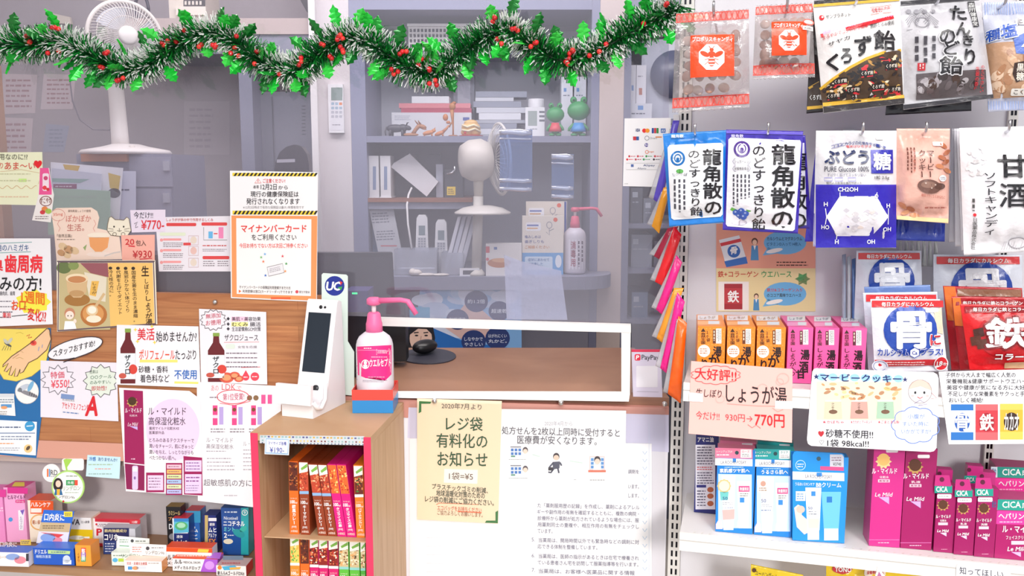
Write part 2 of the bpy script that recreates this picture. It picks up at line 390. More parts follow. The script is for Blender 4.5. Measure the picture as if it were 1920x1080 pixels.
a = A0('wall'); bx(a, xat(PB(3.2), -40), xat(PB(3.2), 5), 3.2, 3.26, 0, zat(PB(3.2), 0, 120), 'b98d70'); struct('trim_5', a)
# ------------------------------------------------------------------ counter
cz = PC.hit(960, 741).z                          # worktop height
ctr = thing('counter', 'wooden reception counter with a brown worktop and laminated board front', 'counter', PC.hit(600, 900) * 1)
ctr.location.z = 0
def ppl(pl, x, y, z): return pl.hit(x, y).xy.to_3d() + Vector((0, 0, z))
def run(a, x0, x1, z0, z1, d0, d1, c, kind=None, y=700):     # a bar along the counter front between two pixel columns
    p = PC.off(d0); A = p.hit(x0, y); B = x1 - p.n * (x1 - p.o).dot(p.n) if isinstance(x1, Vector) else p.hit(x1, y); k = PC.n * (d1 - d0)
    P = [Vector((v.x, v.y, z)) for z in (z0, z1) for v in (A, B)]; P = [P[0], P[1], P[3], P[2]]
    hexa(a, P + [q + k for q in P], c, kind)
wtop = PC.hit(380, 551).z; wbot = PC.hit(250, 832).z; pbot = PC.hit(150, 861).z
WB = wood('board_wood', 'a0633f', 'cc9060', True)
a = A0(); run(a, -520, 642, wbot, wtop, 0, -.02, WB); a.build('wood_board', ctr)
a = A0('paper'); run(a, -520, 642, pbot, wbot - .0005, .001, -.02, 'd39a88'); a.build('lower_band', ctr)
zs = PC.off(-.09).hit(250, 1012).z
a = A0('wall'); run(a, -520, 600, zs - .05, pbot, -.13, -.15, 'ccc3c6'); run(a, -520, 600, pbot - .02, pbot - .0005, -.02, -.15, 'c9b6b0'); a.build('recess_back', ctr)
CFp = PC.off(.28).hit(470, 900); SHX = CFp - PC.u * .004
WS = wood('shelf_wood', '8f6a4c', 'b08a66')
a = A0(); run(a, -520, SHX, zs - .02, zs, .085, -.1295, WS); a.build('display_shelf', ctr)
WT = wood('worktop_wood', '8a6350', 'a57c64')
yb = level(cz).hit(960, 652).y
a = A0(); A = PC.off(-.021).hit(560, 700); B = PC.off(-.021).hit(1262, 700)
B = PC.off(-.021).hit(1256, 700); hexa(a, [Vector((A.x, A.y, cz - .03)), Vector((B.x, B.y, cz - .03)), Vector((B.x, B.y, cz)), Vector((A.x, A.y, cz)),
         Vector((A.x - .1, yb, cz - .03)), Vector((B.x, yb, cz - .03)), Vector((B.x, yb, cz)), Vector((A.x - .1, yb, cz))], WT); a.build('worktop', ctr)
b1 = PC.hit(960, 790).z; b2 = PC.hit(960, 830).z; b0 = PC.hit(960, 750).z
a = A0('paper'); run(a, 643, 1256, b1, PC.hit(736, 748).z - .001, 0, -.02, 'c98d80'); a.build('upper_band', ctr)
a = A0('wall'); run(a, 643, 1256, 0, b1 - .0005, .0, -.02, 'e6e3ea'); a.build('front_panel', ctr)
a = A0('wall'); run(a, -520, SHX, 0, zs - .0205, -.05, -.07, 'c9c3c2'); a.build('kick_panel', ctr)
# round head screws that pin the clear sleeve
for x, y, d in ((404, 566, 0), (815, 751.5, .008), (1246, 757, .008), (1052, 754.5, .008)):
    a = A0('metal'); lathe(a, PC.off(d).hit(x, y), [(.0062, 0), (.0062, .003), (.004, .0065), (.001, .0075)], 'd8d6d4', 14, 'metal', ax=PC.n); a.build('screw', ctr)
# ------------------------------------------------------------------ clear screen and the white pass-through frame
PANE = clear('screen_acrylic', 'f2f3f8', .09, 'ddd6e6', .03, .02)  # haze: veil of reflected light put into the sheet as a milky share
ps = PC.off(-.022)
def poly_solid(a, pl, P, t, c):
    Fr = [pl.hit(x, y) for x, y in P]; n = len(P); k = -pl.n * t
    a.mesh(Fr + [v + k for v in Fr], [tuple(range(n)), tuple(range(n, 2 * n))[::-1]] + [(i, (i + 1) % n, n + (i + 1) % n, n + i) for i in range(n)], c)
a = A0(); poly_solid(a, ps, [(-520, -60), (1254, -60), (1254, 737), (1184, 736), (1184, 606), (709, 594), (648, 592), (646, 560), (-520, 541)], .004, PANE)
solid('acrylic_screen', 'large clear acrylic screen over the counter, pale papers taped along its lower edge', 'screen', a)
fr = thing('service_window', 'white plastic frame of the low pass-through opening in the counter screen', 'window frame', PC.hit(946, 742))
def bar(name, P, d0, d1, c):
    a = A0('plastic'); poly_solid(a, PC.off(d0), P, d0 - d1, c); a.build(name, fr)
bar('top_rail', [(706, 597), (1183, 610), (1183, 624), (706, 611)], .006, -.018, 'f3f1ee')
bar('side_post', [(1165, 623.8), (1182.5, 624.3), (1181, 739.5), (1165, 739)], .0055, -.018, 'efedeb')
bar('bottom_rail', [(736, 738), (1181, 739), (1179, 753), (736, 746)], .007, -.018, 'f6f5f2')
# a fold of clear film and sleeves stuck on the back of the screen
FILM = clear('milky_film', 'f2f4fb', .42, 'f2f3ff', .2, .05, .5)
a = A0(); pb = PC.off(-.0262); poly_solid(a, pb, [(945, 478), (978, 490), (1052, 508), (1064, 600), (950, 599)], .0015, FILM)
solid('bubble_wrap_sheet', 'milky crinkled plastic sheet hanging against the screen above the white frame', 'plastic sheet', a)
BLUE = clear('blue_sleeve', 'b9cdec', .25, '8fb4e6', .06, .10, .5); SHINE = clear('blue_sleeve_sheen', 'dfe9ff', .75, 'e4eeff', .08, .25, .3)  # SHINE: white sheen of the folds put into a paler, milkier film
for lab, (x0, y0, x1, y1), lab2 in (('wide', (937, 242, 998, 358), 'wider clear blue plastic sleeve with shiny folds, nearer the beige fan'), ('narrow', (1034, 288, 1076, 372), 'narrower clear blue plastic sleeve below the frog figurines')):
    r = thing('plastic_sleeve', lab2, 'plastic sleeve', pb.hit((x0 + x1) / 2, y1), 'blue sleeves behind the screen')
    a = A0(); poly_solid(a, pb.off(-.018), Q(x0, y0, x1, y1, .02), .002, BLUE); a.build('pocket', r)
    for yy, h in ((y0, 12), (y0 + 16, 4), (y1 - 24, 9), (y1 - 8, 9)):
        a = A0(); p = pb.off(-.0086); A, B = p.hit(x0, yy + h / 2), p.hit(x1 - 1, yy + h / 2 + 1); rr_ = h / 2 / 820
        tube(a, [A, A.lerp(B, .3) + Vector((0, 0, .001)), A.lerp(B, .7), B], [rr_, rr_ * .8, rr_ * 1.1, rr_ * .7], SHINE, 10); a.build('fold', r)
# ================================================================== BACK ROOM: wall unit
UN = thing('wall_unit', 'grey built-in wall unit with open shelves and a rounded lower ledge', 'shelf unit', (xat(P33, 890), 3.5, 0))
FR = '8588a0'
def ubox(name, x0, x1, y0, y1, f, b, c, pl=P33, kind='plastic'):
    a = A0(kind); bx(a, xat(pl, x0), xat(pl, x1), f, b, zat(pl, 890, y1), zat(pl, 890, y0), c, kind); return a.build(name, UN)
a = A0('plastic'); bx(a, xat(P33, 662.3), xat(P33, 690), 3.3, 3.72, 0, zat(P33, 890, -18), FR); a.build('side_panel', UN)
a = A0('plastic'); bx(a, xat(P33, 1106), xat(P33, 1120.7), 3.3, 3.72, 0, zat(P33, 890, -18), FR); a.build('side_panel', UN)
ubox('top_rail', 690.2, 1105.8, -18, 18, 3.3, 3.72, FR)
a = A0('wall'); bx(a, xat(P33, 690.2), xat(P33, 1105.8), 3.69, 3.72, 0, zat(P33, 890, 18.2), 'b9bac4', 'wall'); a.build('back_panel', UN)
ubox('shelf_board', 690.2, 1105.8, 255, 267, 3.3, 3.689, '82859b')
OB = wood('orange_shelf_wood', '7d4f3c', 'a36a4d')
a = A0(); bx(a, xat(P33, 690.2), xat(P33, 886), 3.3, 3.689, zat(P33, 890, 379), zat(P33, 890, 371.5), OB); a.build('short_shelf', UN)
ubox('divider', 690.2, 886, 379.2, 392, 3.31, 3.689, '8b8d9e')
lz = zat(PB(3.12), 900, 519)
a = A0('plastic'); zb = lz - .047
V = [(xat(P33, 664), 3.689), (xat(P33, 664), 3.12)]
cx = xat(PB(3.12), 1085); V += [(cx, 3.12)] + [(cx + .13 * math.sin(t), 3.25 - .13 * math.cos(t)) for t in [k * math.pi / 16 for k in range(1, 9)]] + [(cx + .13, 3.298), (xat(P33, 1105), 3.298), (xat(P33, 1105), 3.689)]
n = len(V); a.mesh([(x, y, lz) for x, y in V] + [(x, y, zb) for x, y in V], [tuple(range(n))[::-1], tuple(range(n, 2 * n))] + [(i, n + i, n + (i + 1) % n, (i + 1) % n) for i in range(n)], '83869a', False, 'plastic'); a.build('lower_ledge', UN)
a = A0('wall'); bx(a, xat(P33, 690.5), xat(P33, 1105.5), 3.30, 3.32, 0, zb - .001, '9a99a6', 'wall'); a.build('lower_panel', UN)
S1 = zat(PB(3.34), 890, 255.2); S2 = zat(P33, 890, 371.5)
# transom windows seen at the top of the unit
for i, (x0, x1) in enumerate(((745, 868), (908, 1100))):
    a = A0('plastic'); bx(a, xat(PB(3.68), x0), xat(PB(3.68), x1), 3.675, 3.69, zat(PB(3.68), 890, 58), zat(PB(3.68), 890, 24), '6d717c'); a.build('dark_panel', UN)
# second opening right of the beige pier
U2 = thing('side_shelf_unit', 'narrow grey shelving opening between the beige pier and the shop shelves', 'shelf unit', (xat(P33, 1215), 3.5, 0))
def u2(name, x0, x1, y0, y1, f, b, c):
    a = A0('plastic'); bx(a, xat(P33, x0), xat(P33, x1), f, b, zat(P33, 1215, y1) if y1 < 900 else 0, zat(P33, 1215, y0), c, 'plastic'); a.build(name, U2)
u2('side_panel', 1166.3, 1179, -30, 999, 3.3, 3.72, '7d8095'); u2('side_panel', 1420, 1433, -30, 999, 3.3, 3.72, '7d8095'); u2('top_rail', 1179.2, 1419.8, -30, 12, 3.3, 3.72, '7d8095')
u2('back_panel', 1179.2, 1419.8, 12.2, 999, 3.69, 3.72, '6f7284')
for y in (222, 300, 420, 505, 600): u2('shelf_board', 1179.2, 1419.8, y, y + 9, 3.32, 3.689, '7a7d90')
# ================================================================== SHOP SHELVES (gondola)
gx0, gx1 = 1275, 1990
GD = thing('shop_shelving', 'white steel shop shelving with slotted uprights, holding sweets and skin care', 'shelving', (PG.off(.15).hit(1600, 900).x, PG.off(.15).hit(1600, 900).y, 0))
def grun(a, A, B, z0, z1, dA, dB, c, kind='plastic'):      # A,B: points of the shelving plane, dA..dB offsets
    P = [Vector((v.x, v.y, z)) for z in (z0, z1) for v in (A, B)]; P = [P[0], P[1], P[3], P[2]]
    hexa(a, [q + PG.n * dA for q in P] + [q + PG.n * dB for q in P], c, kind)
GA = PG.hit(1290, 500); GB = PG.hit(1868, 500); GC = PG.hit(2080, 500); GM = PG.hit(1886, 500)
a = A0('wall'); grun(a, GA, GB, .1, 2.35, 0, -.012, 'dddbe2', 'wall'); a.build('back_panel', GD)
a = A0('wall'); grun(a, GM, GC, .1, 2.35, 0, -.012, 'dddbe2', 'wall'); a.build('back_panel', GD)
GL = PG.hit(1266, 500)
for A, B in ((GL, GA), (GB, GM)):
    a = A0('metal'); u = (B - A).normalized(); grun(a, A, B - u * .0005, 0, 2.4, .012, -.03, 'dcd9d6', 'plastic')
    w = (B - A).length
    for k in range(96):
        for f in (.32, .68):
            c = A + u * w * f; z = 2.38 - k * .022; a.mesh([Vector((c.x, c.y, 0)) + PG.n * .0123 + u * q + Vector((0, 0, z + h)) for q, h in ((-.0022, 0), (.0022, 0), (.0022, .014), (-.0022, .014))], [(0, 1, 2, 3)], '2b2a30')
    a.build('upright', GD)
SD = .25
z_mid = PG.off(SD).hit(1510, 733).z; z_low = PG.off(SD).hit(1277, 1001).z
SA = PG.off(SD).hit(1277, 900) - PG.n * SD; SE = PG.hit(2080, 500)
for z, nm in ((z_mid, 'shelf_board'), (z_low, 'shelf_board')):
    a = A0(); grun(a, SA, SE, z - .022, z, SD - .003, .013, 'dcd9d8'); 
    for k in range(60):
        u = (SE - SA).normalized(); c = SA + u * (.03 + k * .017) + PG.n * (SD - .012); a.mesh([Vector((c.x, c.y, z + .0004)) + u * q + PG.n * h for q, h in ((-.005, -.0012), (.005, -.0012), (.005, .0012), (-.005, .0012))], [(0, 1, 2, 3)], 'f4f2e6')
    o = a.build(nm, GD)
    a = A0(); grun(a, SA, SE, z - .034, z + .003, SD + .003, SD - .0029, 'ece9e4'); grun(a, SA, SE, z - .012, z - .0105, SD + .0042, SD + .0031, 'bdb9b6'); a.build('price_rail', o)
# ================================================================== SWEETS ON HOOKS
def fv(a, x0, y0, x1, y1, cols, c, lv=3):      # fine vertical print
    w = (x1 - x0) / cols
    for k in range(cols):
        x = x1 - (k + .5) * w; y = y0; end = y0 + (y1 - y0) * random.uniform(.7, 1)
        while y < end:
            d = min(random.uniform(.6, 1.1) * w, end - y); a.l([(x, y), (x, y + d)], w * .42, c, lv); y += d + w * .35
def hook(px, py, what, d=.225):
    p = PG.off(d).hit(px, py); n = PG.n; up = Vector((0, 0, 1)); a = A0('metal')
    tube(a, [p - n * (d - .001), p - n * .02, p - n * .006, p + n * .004 + up * .003, p + n * .009 + up * .012, p + n * .009 + up * .02], .0026, 'c9c9cf', 8, 'metal')
    r = thing('peg_hook', 'bent metal peg hook holding ' + what, 'hook', p - n * (d - .001), 'peg hooks on the shop shelving')
    a.build('rod', r)
    b = A0('metal'); q = p - n * (d - .0045); u = PG.u
    hexa(b, [q + u * i * .012 + up * j * .016 for i, j in ((-1, -1), (1, -1), (1, 1), (-1, 1))] + [q - n * .0035 + u * i * .012 + up * j * .016 for i, j in ((-1, -1), (1, -1), (1, 1), (-1, 1))], 'b9b9c0', 'metal'); b.build('base_plate', r)
for x, y, w in ((1303, 252, 'the blue throat sweets bags'), (1440, 250, 'the purple throat sweets bags'), (1617, 250, 'the grape sugar bags'), (1735, 250, 'the pink cookie bags'), (1890, 247, 'the white soft candy bags'),
                (1338, 24, 'the larger clear bag with an orange bee label'), (1476, 14, 'the smaller clear bag with an orange bee label'), (1606, 4, 'the black vinegar candy bags'), (1760, 2, 'the silver throat candy bags'), (1884, 8, 'the blue and brown salt sweets bag')):
    hook(x, y, w)
H = PG.off(.2); H2 = PG.off(.165); H3 = PG.off(.15)
GB_ = 'sweets bags on peg hooks'
def blue_bag(a):
    a.r(1258, 252, 1283, 259, '3d97dd', 1, -.02); a.t('龍角散', 1259, 252.5, 1282, 258.5, W, .02, -.02)
    a.s_([(1252, 277), (1256, 272), (1353, 268), (1356, 272), (1355, 402), (1351, 406), (1264, 412), (1259, 409)], 'f4f6fb')
    a.e(1272, 297, 14, 14, '1c6fb8', 2); a.e(1272, 297, 10, 10.5, 'e8f2fb', 2.5); a.ring(1272, 297, 6, 7, 2, '1c6fb8', 3); a.e(1272, 300, 3, 4.5, '1c6fb8', 3)
    a.v('龍角散の', 1317, 279, 1354, 404, K, .03, .02); a.v('のどすっきり飴', 1290, 280, 1314, 405, K, .015, .04)
    a.e(1276, 321, 7, 4, '5fae58', 2); a.l([(1262, 325), (1264, 330), (1288, 329), (1290, 324)], 1, '8f9aa8'); a.t('ハーブパウダー配合', 1263, 324, 1290, 330, '666', 0)
    fv(a, 1262, 336, 1289, 408, 3, '4a4a55')
pouch('candy_bag', 'blue bordered throat sweets bag on the hook nearest the slotted upright', 'sweets bag', H, [(1243, 251), (1362, 244), (1358, 417), (1255, 425)], .022, '1b7cd2', blue_bag, GB_, seed=1)
def purple_bag(a):
    a.r(1362, 246, 1505, 250, '6a5bd0', 1, .02); a.t('龍角散', 1371, 252, 1394, 258, 'e6e2ff', .02)
    a.s_([(1370, 258), (1500, 263), (1502, 268), (1490, 430), (1486, 433), (1364, 424), (1361, 420), (1366, 262)], 'f1f0f8')
    a.e(1391, 280, 15.5, 15.5, '4b2d86', 2); a.e(1391, 280, 11, 11.5, 'efe9f7', 2.5); a.ring(1391, 279, 7, 8, 2, '4b2d86', 3); a.e(1391, 282, 3.6, 5, '4b2d86', 3)
    a.v('龍角散の', 1445, 270, 1492, 430, K, .032, -.02); a.v('のどすっきり飴', 1409, 271, 1436, 431, K, .016, .0)
    for y in (303, 316): a.l([(1374, y), (1377, y + 5), (1404, y + 5), (1407, y), (1404, y - 5), (1377, y - 5)], 1, '9a98a8', 2, True)
    a.t('シュガーレス', 1377, 300, 1404, 306, '555', 0); a.t('栄養機能食品', 1377, 313, 1404, 319, '555', 0)
    fv(a, 1372, 327, 1408, 386, 5, '4a4a55')
    for x, y in ((1380, 398), (1390, 395), (1398, 400), (1385, 405), (1394, 406)): a.e(x, y, 6.2, 5.6, '3d62c4', 2.5); a.e(x - 1, y - 1.5, 2, 1.8, 'a9c0f0', 3)
    a.s_([(1372, 388), (1381, 392), (1376, 397), (1369, 393)], '6db74f'); a.s_([(1399, 392), (1408, 394), (1406, 401), (1400, 398)], '6db74f')
    a.e(1386, 417, 14, 5, 'e4e0ee', 2); a.ring(1386, 417, 14, 5, 1, 'b5afc8')
pouch('candy_bag', 'purple bordered throat sweets bag with blueberries, foremost on its hook', 'sweets bag', H, [(1361.5, 243), (1506, 246), (1496, 438), (1355, 431)], .026, '3d2aa8', purple_bag, GB_, seed=2)
def purple2(a):
    a.s_([(1380, 262), (1508, 268), (1512, 422), (1385, 420)], 'eceaf6'); a.v('龍角散の', 1470, 284, 1513, 430, K, .02, .02)
pouch('candy_bag', 'second purple throat sweets bag, peeping out behind the foremost one', 'sweets bag', H2, [(1374, 248), (1510, 254), (1521, 428), (1380, 430)], .007, '3d2aa8', purple2, GB_, seed=3)
HEX = [(1572, 368), (1639, 368), (1663, 406), (1634, 442), (1568, 441), (1548, 406)]
def grape(a):
    a.r(1529, 346, 1680, 464, '2a1cab', 1); a.r(1526, 400, 1527, 462, '2a1cab', 1)
    s = 'ココロとカラダの元気をサポート!'
    for i, g in enumerate(s):
        u = (i + .5) / len(s) * 2 - 1; a.t(g, 1609 + u * 51 - 3, 265 + 9 * u * u, 1609 + u * 51 + 3, 271.5 + 9 * u * u, '2b3a8c', .02, u * .35)
    a.t('噛めばひろがる', 1586, 272, 1632, 277, 'd23', .01)
    a.t('ぶどう', 1544, 281, 1627, 308, '23305c', .05); a.r(1630, 281, 1673, 325, '2a2aa6', 2); a.t('糖', 1634, 286, 1669, 319, W, .04)
    a.t('PURE Glucose 100%', 1544, 312, 1626, 322, '2b2b45', .01); a.t('すばやく溶けてスッキリ甘い', 1549, 325, 1620, 331, '3a3a66', 0)
    for x in (1544, 1563, 1587): a.l([(x, 333), (x + 14, 333), (x + 14, 339), (x, 339)], .8, '55c', 2, True)
    a.t('現代人の生活を強力サポート', 1547, 340.5, 1612, 345, '333', .005); a.t('1粒 2.5g', 1636, 329, 1665, 337, '333', .01)
    a.s_([(1530, 346), (1679, 346), (1679, 349), (1530, 349)], '3326b8', 1.4)
    a.s_(HEX, 'eceaf2', 2); a.l(HEX, 2, 'f6f4fb', 3, True)
    for k in range(16):
        x, y = random.uniform(1572, 1640), random.uniform(382, 432); r = random.uniform(5, 9); a.burst(x, y, r, r * .75, 4, random.choice(['f7f5f4', 'dcd8de', 'e9dcd8', 'd0ccd6']), None, .8, 2.5)
    for p, q in (((1572, 368), (1572, 360)), ((1639, 368), (1641, 360)), ((1548, 406), (1546, 390)), ((1548, 406), (1546, 420)), ((1663, 406), (1663, 390)), ((1663, 406), (1663, 420)), ((1568, 441), (1568, 449)), ((1634, 442), (1632, 449))): a.l([p, q], 1.4, W)
    for g, x, y, w in (('CH2OH', 1568, 350.5, 37), ('O', 1636, 363, 7), ('H', 1543, 378, 7), ('H', 1659, 381, 7), ('HO', 1539, 421, 14), ('OH', 1653, 425, 16), ('H', 1565, 449, 7), ('OH', 1625, 449, 15)): a.t(g, x, y, x + w, y + 8, W, .03)
    a.rr(1642, 255, 1656, 262, 2, W, 2)
pouch('candy_bag', 'grape sugar bag, white over violet with a clear hexagon window, foremost', 'sweets bag', H, [(1530, 245), (1681, 245), (1680, 465), (1524.5, 462)], .024, 'dcdade', grape, GB_, seed=4)
pouch('candy_bag', 'second grape sugar bag, a violet corner showing behind the foremost one', 'sweets bag', H2, [(1533, 250), (1670, 250), (1664, 450), (1509, 453)], .007, '3424b4', None, GB_, seed=5)
def cookie(a):
    a.v('マービー', 1731, 281, 1746, 333, '5a2f26', .02); a.v('クッキー', 1716, 281, 1731, 333, '5a2f26', .02)
    fv(a, 1695, 277, 1713, 330, 3, '7a4a40'); a.v('アーモンド', 1706, 282, 1712, 324, 'c85a40', .01)
    a.e(1737, 349, 22, 13, '6d4a40', 2, rot=.15); a.e(1757, 349, 11, 6, '5c3c34', 2.2); a.e(1735, 346, 14, 6, '8a6658', 2.4)
    for x, y in ((1730, 343), (1741, 352), (1748, 346)): a.e(x, y, 1.6, 1.4, 'c9b0a4', 3)
    for x, y, r in ((1766, 273, .6), (1773, 286, -.5), (1762, 296, .3), (1770, 304, -.4), (1757, 312, .2), (1774, 320, .4), (1690, 385, .7), (1697, 398, -.3), (1706, 392, .4), (1714, 403, .1)): a.e(x, y, 9, 4.2, random.choice(['c9825c', 'b56a48', 'd99a74']), 2, 16, r)
    a.rr(1745, 266, 1765, 274, 2, 'fbf6f4', 2.5); a.e(1763, 334, 8, 6, 'eef0f2', 3); a.f(1757, 331, 1769, 337, 2, '889', lv=3.5)
    a.s_([(1681, 404), (1777, 410), (1777, 418), (1681, 411)], 'e8d09a', 1); a.t('糖質がきになるあなたに', 1722, 362, 1768, 368, 'b05548', 0, .1); a.f(1730, 386, 1772, 392, 1, 'a85a50')
pouch('candy_bag', 'pink almond cookie bag hanging over a dark blue one', 'sweets bag', H, [(1681, 241), (1781, 241), (1778, 419), (1680, 411)], .026, 'eab5a6', cookie, GB_, seed=6)
pouch('candy_bag', 'dark blue bag hanging behind the pink almond cookie bag', 'sweets bag', H2, [(1684, 246), (1776, 246), (1771, 453), (1676, 450)], .007, '1c3396', None, GB_, seed=7)
def amazake(a):
    a.t('甘', 1863, 290, 1921, 333, K, .03); a.t('酒', 1866, 343, 1919, 388, K, .022); a.v('ソフトキャンディ', 1836, 322, 1862, 440, '26242c', .012, .03)
    fv(a, 1816, 372, 1826, 402, 1, '555'); a.e(1823, 402, 3, 3, 'd8303a', 3); a.v('日医薬品株式会社', 1819, 407, 1828, 468, '444', .005)
    for k in range(26): a.e(random.uniform(1812, 1842), random.uniform(272, 330), random.uniform(3, 7), random.uniform(2, 4), random.choice(['d9d6da', 'e4e0e2', 'c9c4c6', 'f2f0f2']), 1.5, 10, random.uniform(0, 3))
    for k in range(8): a.l([(1882 + k * 5, 452), (1876 + k * 5, 468)], 1, 'b9b6bc')
    a.e(1907, 455, 16, 10, 'dedbe0', 1.5); a.ring(1907, 455, 16, 10, 1, '8a868e')
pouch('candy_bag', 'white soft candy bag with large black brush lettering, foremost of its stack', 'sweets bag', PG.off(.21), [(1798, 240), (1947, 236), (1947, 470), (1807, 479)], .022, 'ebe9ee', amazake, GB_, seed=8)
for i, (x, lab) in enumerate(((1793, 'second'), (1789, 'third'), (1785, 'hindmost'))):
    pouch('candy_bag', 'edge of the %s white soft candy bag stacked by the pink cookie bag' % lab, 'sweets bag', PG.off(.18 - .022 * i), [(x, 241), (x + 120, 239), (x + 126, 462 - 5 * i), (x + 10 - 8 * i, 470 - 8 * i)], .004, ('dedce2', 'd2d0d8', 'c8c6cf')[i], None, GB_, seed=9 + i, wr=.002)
# upper row
CLR = clear('clear_wrapper', 'f6f2f2', .16, 'f4eef0', .12, .12, .9)
def bee(a, cx, cy, r, c):
    a.s_([(cx + r * math.cos(math.pi / 8 + k * math.pi / 4), cy + r * math.sin(math.pi / 8 + k * math.pi / 4)) for k in range(8)], 'f6efec', 3.4)
    a.e(cx, cy + r * .3, r * .25, r * .38, c, 4.2); a.e(cx, cy - r * .22, r * .27, r * .2, c, 4.2); a.e(cx, cy - r * .52, r * .15, r * .13, c, 4.2)
    for s in (-1, 1):
        a.e(cx + s * r * .5, cy - r * .22, r * .36, r * .17, c, 4.2, 16, -s * .45); a.l([(cx + s * r * .06, cy - r * .6), (cx + s * r * .2, cy - r * .8)], 1, c, 4.2); a.l([(cx + s * r * .2, cy + r * .3), (cx + s * r * .5, cy + r * .55)], 1, c, 4.2)
        a.l([(cx + s * r * .2, cy + r * .1), (cx + s * r * .5, cy + r * .2)], 1, c, 4.2)
    for k in (-.05, .18, .42): a.l([(cx - r * .22, cy + r * k + r * .14), (cx + r * .22, cy + r * k + r * .14)], r * .07, 'f6efec', 5)
def clearbag(name_, label, quad, lq, oc, orad, tb, seals, seed, tagrect=None):
    pl = H; p = Pouch(pl, quad, .03, CLR, seal=(.14, .13), seed=seed, wr=.008, jag=2.5, grid=14)
    a = p.a; xs = [q[0] for q in quad]
    def band(v0, v1):
        n = 13; P0 = [p.px(u / 12, v0) for u in range(13)]; P1 = [p.px(u / 12, v1) for u in range(13)]
        pink = clear('pink_seal', 'ffb9b0', .35, 'ff9a90', .2, .1, .3)
        a.s_(P0 + P1[::-1], pink, 1)
        for P in (P0, P1): a.l(P, 1.6, 'e8483c', 3)
        for k in range(n):
            x, y = p.px((k + .5) / n, (v0 + v1) / 2); a.ring(x, y, (xs[1] - xs[0]) / n * .42, 8 if orad > 22 else 6.5, 1.5, 'e8483c', 3, 12)
    band(*seals[0]); band(*seals[1])
    a.s_(lq, 'f24a1c', 2.4); bee(a, oc[0], oc[1], orad, 'ee4a20')
    a.t('プロポリスキャンディ', *tb, W, .025, 0, 0, 5)
    if tagrect: a.r(*tagrect, 'f3f0ee', 4); a.t('¥280', tagrect[0] + 3, tagrect[1] + 2, tagrect[2] - 3, tagrect[3] - 2, '888', 0, 0, 0, 6); a.e(tagrect[0] + 12, tagrect[1] - 8, 11, 6, 'ee6a5a', 4); a.e(tagrect[0] + 12, tagrect[1] - 8, 9, 4, 'f8dcd8', 5)
    o = thing(name_, label, 'sweets bag', pl.hit((quad[2][0] + quad[3][0]) / 2, quad[2][1]), GB_)
    a.build('wrapper', o)
    for k in range(24):
        u, v = .12 + .76 * ((k % 5) + .5 + random.uniform(-.15, .15)) / 5, .22 + .62 * ((k // 5) + .5 + random.uniform(-.15, .15)) / 5
        x, y = p.px(u, v); b = A0('gloss'); q = Matrix.Rotation(random.uniform(0, 3), 3, PG.n) @ Matrix.Rotation(random.uniform(-.5, .5), 3, 'Z')
        blob(b, pl.hit(x, y) + PG.n * .006, (.0125, .0045, .0095), random.choice(['b98a78', 'c9a394', 'a87464', 'd4bcb4', 'cbb4ae']), 12, 'gloss', q); b.build('wrapped_candy', o)
clearbag('candy_bag', 'larger clear bag of honey candy with an orange bee label, beside the tinsel', [(1268, 24), (1404, 16), (1405, 203), (1260, 212)], [(1296, 70), (1377, 68), (1377, 145), (1296, 149)], (1335.5, 111), 25.5, (1300, 73, 1374, 83), ((.02, .10), (.86, .95)), 21)
clearbag('candy_bag', 'smaller clear bag of honey candy with an orange bee label, second from the tinsel', [(1417, 10), (1523, 4), (1528, 146), (1411, 150)], [(1446, 45), (1511, 44), (1511, 106), (1446, 108)], (1478, 80), 20.5, (1450, 48, 1503, 57), ((.03, .13), (.82, .94)), 22, (1503, 52, 1524, 60))
